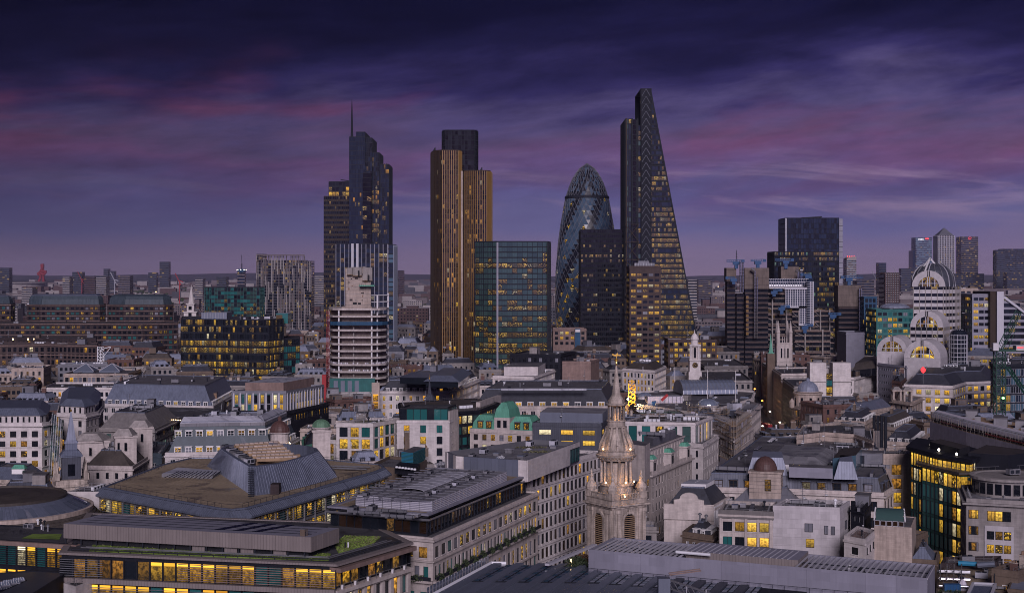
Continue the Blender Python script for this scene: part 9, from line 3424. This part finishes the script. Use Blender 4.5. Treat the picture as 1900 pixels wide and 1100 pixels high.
for rank,i in enumerate(order):
 cy,cx,px,poly,h,wn,rn,spec = todo[i]
 if rank >= 285:
  mass.prism(poly,0,h,spec['wall'],top=spec['roof'])
  continue
 for hx,hy,hs,hh in sorted(HEROES,key=lambda q: (q[0]-cx) ** 2+(q[1]-cy) ** 2*.6)[:6]:
  dx,dy = px-(CX+hx/hy*F),cy-hy
  rel = ('right of' if dx > 0 else 'left of') if abs(dx) > 45 else ('behind' if dy > 0 else 'before')
  if len(hs.split()) > 6:
   continue
  lab = '%s block with a %s %s %s' % (wn,rn,rel,hs)
  if lab not in taken:
   break
 taken.add(lab)
 B('city_block',lab,'building',poly,h,mul=(2,1),seed=9100+i,group='ordinary city blocks',thr=13,**spec)
 HEROES.pop()
o = mass.build('crowded_rooftops')
if o:
 o['kind'] = 'stuff'
 tag(o,'slivers of further rooftops packed between the city blocks','rooftops')
# distant town: the nearer blocks one by one, the rest as one mass
def town_box(m,cx,cy,w_,dp,h,wm,rm,rng,windows=True,lit_=.1):
 m.box(cx-w_/2,cx+w_/2,cy,cy+dp,0,h,wm,skip='b',top=rm)
 if windows:
  nf,nb = max(1,int(h/3.6)),max(2,int(w_/3.4))
  for j in range(nf):
   z = h-1.2-3.6*j-1.6
   if z < 1:
    break
   for i in range(nb):
    u = cx-w_/2+w_*(i+.5)/nb
    g_ = rng.choice(('lit','dim','spot')) if rng.random() < lit_ else 'dark'
    a,b = (i*5+j*11) % 61,j
    m.face([V(u-.9,cy-.06,z),V(u+.9,cy-.06,z),V(u+.9,cy-.06,z+1.7),V(u-.9,cy-.06,z+1.7)],g_,[(a,b),(a+.99,b),(a+.99,b+.99),(a,b+.99)])
rng = rand(777)
FW = ['far_wall','far_wall','far_pale','far_brick','far_dark','far_pale','far_brick']
cnt = 0
placed = []
while cnt < 280:
 cy = 1500*(2.1 ** rng.random())
 px = rng.uniform(-20,1920)
 cx = X(px,cy)
 w_,dp,h = rng.uniform(14,55),rng.uniform(12,24),rng.choice((9,12,14,16,20,24,32,40))*rng.uniform(.85,1.2)
 if any(abs(cx-a) < (w_+b)/2+3 and abs(cy-c_) < 26 for a,b,c_ in placed):
  continue
 placed.append((cx,w_,cy))
 wm,rm = rng.choice(FW),rng.choice(('far_roof','far_roof','far_roof_pale'))
 ap,side = min(((78,'the red lookout tower'),(160,'the skyline cluster'),(304,'the thin skyline tower'),(447,'the masted core'),(526,'the striped tower block'),(660,'the stepped tower'),(770,'the lone brown tower'),(1028,'the teal glass slab'),(1180,'the black slab'),
     (1300,'the wedge tower'),(1360,'the service towers'),(1510,'the dark blue tower'),(1625,'the slim dark flats'),(1690,'the arched tower'),(1830,'the riverside towers'),(1890,'the dark riverside slab')),key=lambda q: abs(q[0]-px))
 tall = 'tall' if h > 28 else ('long' if w_ > 36 else ('low' if h < 13 else 'small'))
 lab = '%s %s block, %s roof, %s %s' % (tall,{'far_wall': 'grey-brown','far_pale': 'pale','far_brick': 'red brick','far_dark': 'dark'}[wm],'pale' if rm == 'far_roof_pale' else 'dark',('far beyond' if cy > 2300 else 'just beyond')+(' and right of' if px > ap+25 else (' and left of' if px < ap-25 else '')),side)
 t_ = thing('distant_block',lab,'building',(cx,cy),'distant blocks in the haze')
 m = MB()
 m.box(cx-w_/2,cx+w_/2,cy,cy+dp,0,h,wm,skip='b',top=rm)
 m.box(cx-w_/5,cx+w_/6,cy+4,cy+dp-4,h-.1,h+2.4,wm,top=rm)
 m.build('wall',t_,'stuff')
 m2 = MB()
 town_box(m2,cx,cy,w_,dp,h,wm,rm,rng,True,.10)
 m2.f,m2.m = m2.f[5:],m2.m[5:]
 m2.uv = {k-5: v for k,v in m2.uv.items() if k >= 5}
 m2.build('window_panes',t_,'stuff')
 cnt += 1
m = MB()
for i in range(5200):
 cy = 1650*(5.6 ** rng.random())
 cx = X(rng.uniform(-40,1940),cy)
 s_ = 1+cy/9000
 m.box(cx,cx+rng.uniform(10,50)*s_,cy,cy+rng.uniform(10,30),0,rng.choice((6,8,9,11,13,18))*s_*rng.uniform(.8,1.2),rng.choice(FW),skip='bk',top=rng.choice(('far_roof','far_roof','far_brick','far_roof_pale')))
o = m.build('far_rooftops')
o['kind'] = 'stuff'
tag(o,'hazy mass of distant low rooftops spreading to the horizon','rooftops')
m = MB()
for i in range(1700):
 cy = 1350*(5.0 ** rng.random())
 cx = X(rng.uniform(-40,1940),cy)+rng.uniform(-20,20)
 s_ = (1+cy/6000)*rng.uniform(3.5,7)
 z0 = rng.uniform(5,9)
 for q in range(3):
  ox,oy = rng.uniform(-s_,s_),rng.uniform(-2,2)
  ring = lambda r_,z: [V(cx+ox+r_*cos(t)*rng.uniform(.75,1.2),cy+oy+r_*sin(t),z+rng.uniform(-.6,.6)) for t in (0,1.05,2.1,3.14,4.2,5.2)]
  m.loft([ring(s_*.5,1),ring(s_,z0),ring(s_*.75,z0+s_*.6),ring(s_*.2,z0+s_*.95)],'leaf')
o = m.build('far_trees')
o['kind'] = 'stuff'
tag(o,'dark masses of distant trees among the far rooftops','trees')
m = MB()
for i in range(520):
 cy = 1250*(5.5 ** rng.random())
 cx = X(rng.uniform(-20,1920),cy)
 s_ = cy/F*rng.uniform(.35,.75)
 z = rng.uniform(6,20)
 m.box(cx-s_,cx+s_,cy,cy+1,z,z+1.6*s_,rng.choice(('lamp','lamp_orange','lamp_white','lamp')))
o = m.build('far_lights')
o['kind'] = 'stuff'
tag(o,'scattered pinprick street lights across the distant town','lights')
# trees
def tree(label,x,y,h,rad,mat,seed,z=0.0,group=None,n=1500):
 rg = rand(seed)
 t = thing('evergreen_tree' if mat == 'leaf' else 'bare_tree',label,'tree',(x,y,z),group)
 m = MB()
 m.lathe((x,y),[(.35,z),(.25,z+h*.3),(.1,z+h*.75)],'bark',7)
 for k in range(7):
  a = rg.uniform(0,2*pi)
  m.tube((x,y,z+h*(.25+.06*k)),(x+rad*.7*cos(a),y+rad*.7*sin(a),z+h*(.45+.06*k)),.09,'bark',5)
 m.build('trunk',t,'stuff')
 m = MB()
 for k in range(9):
  a,q = rg.uniform(0,2*pi),rg.random() ** .5
  c_ = (x+rad*.7*q*cos(a),y+rad*.7*q*sin(a),z+h*rg.uniform(.35,.8))
  bush(m,c_,rad*.5,rad*.5,h*.22,n // 9,rg,mat,.42)
 m.build('crown',t,'stuff')
for k,(px,dd,hh,rr,lab) in enumerate(((1492,668,13,6,'dark evergreen tree below the lead dome'),(1512,664,12,5.5,'second dark evergreen tree, right of the first'),(1530,662,10,4.5,'smallest dark evergreen tree beside the curved bank corner'))):
 tree(lab,X(px,dd),dd,hh+6,rr,'leaf',600+k,0,'evergreens by the junction')
for k,(px,dd,lab) in enumerate(((1408,700,'rust-brown street tree at the near end of the junction'),(1456,652,'rust-brown street tree before the evergreens'),(1478,640,'rust-brown street tree by the curved green roof edge'))):
 tree(lab,X(px,dd),dd,11,3.6,'leaf_dry',620+k,0,'brown street trees',800)
# haze
m,t,b = newmat('haze')
t.nodes.remove(b)
pv = t.nodes.new('ShaderNodeVolumePrincipled')
pv.inputs['Color'].default_value = (0.62,0.58,0.9,1)
pv.inputs['Density'].default_value = 0.000026
pv.inputs['Anisotropy'].default_value = 0.0
t.links.new(pv.outputs[0],t.nodes['Material Output'].inputs['Volume'])
hz = MB()
hz.box(-15500,15500,-700,25000,-2,262,'haze')
o = hz.build('haze')
o['kind'] = 'stuff'
m,t,b = newmat('steam')
t.nodes.remove(b)
pv = t.nodes.new('ShaderNodeVolumePrincipled')
pv.inputs['Color'].default_value = (0.9,0.85,0.95,1)
pv.inputs['Density'].default_value = 0.28
t.links.new(pv.outputs[0],t.nodes['Material Output'].inputs['Volume'])
for px,py,hh,lab in ((59,984,32,'thin wisp of steam rising beside the ringed round roof'),(455,838,38.5,'thin wisp of steam rising from the tapered roof enclosure')):
 q = G(px,py,hh)
 s = MB()
 rg = rand(px)
 s.loft([[V(q.x+dx+r_*cos(a)*rg.uniform(.7,1.2),q.y+r_*sin(a),hh+z) for a in [2*pi*k/10 for k in range(10)]] for z,r_,dx in ((.1,.25,0),(.9,.5,.1),(1.8,.45,-.1),(2.7,.6,-.35),(3.5,.5,-.8),(4.3,.2,-1.1))],'steam')
 s.face(s.v[:10][::-1],'steam')
 o = s.build('steam')
 o['kind'] = 'stuff'
 tag(o,lab,'steam')
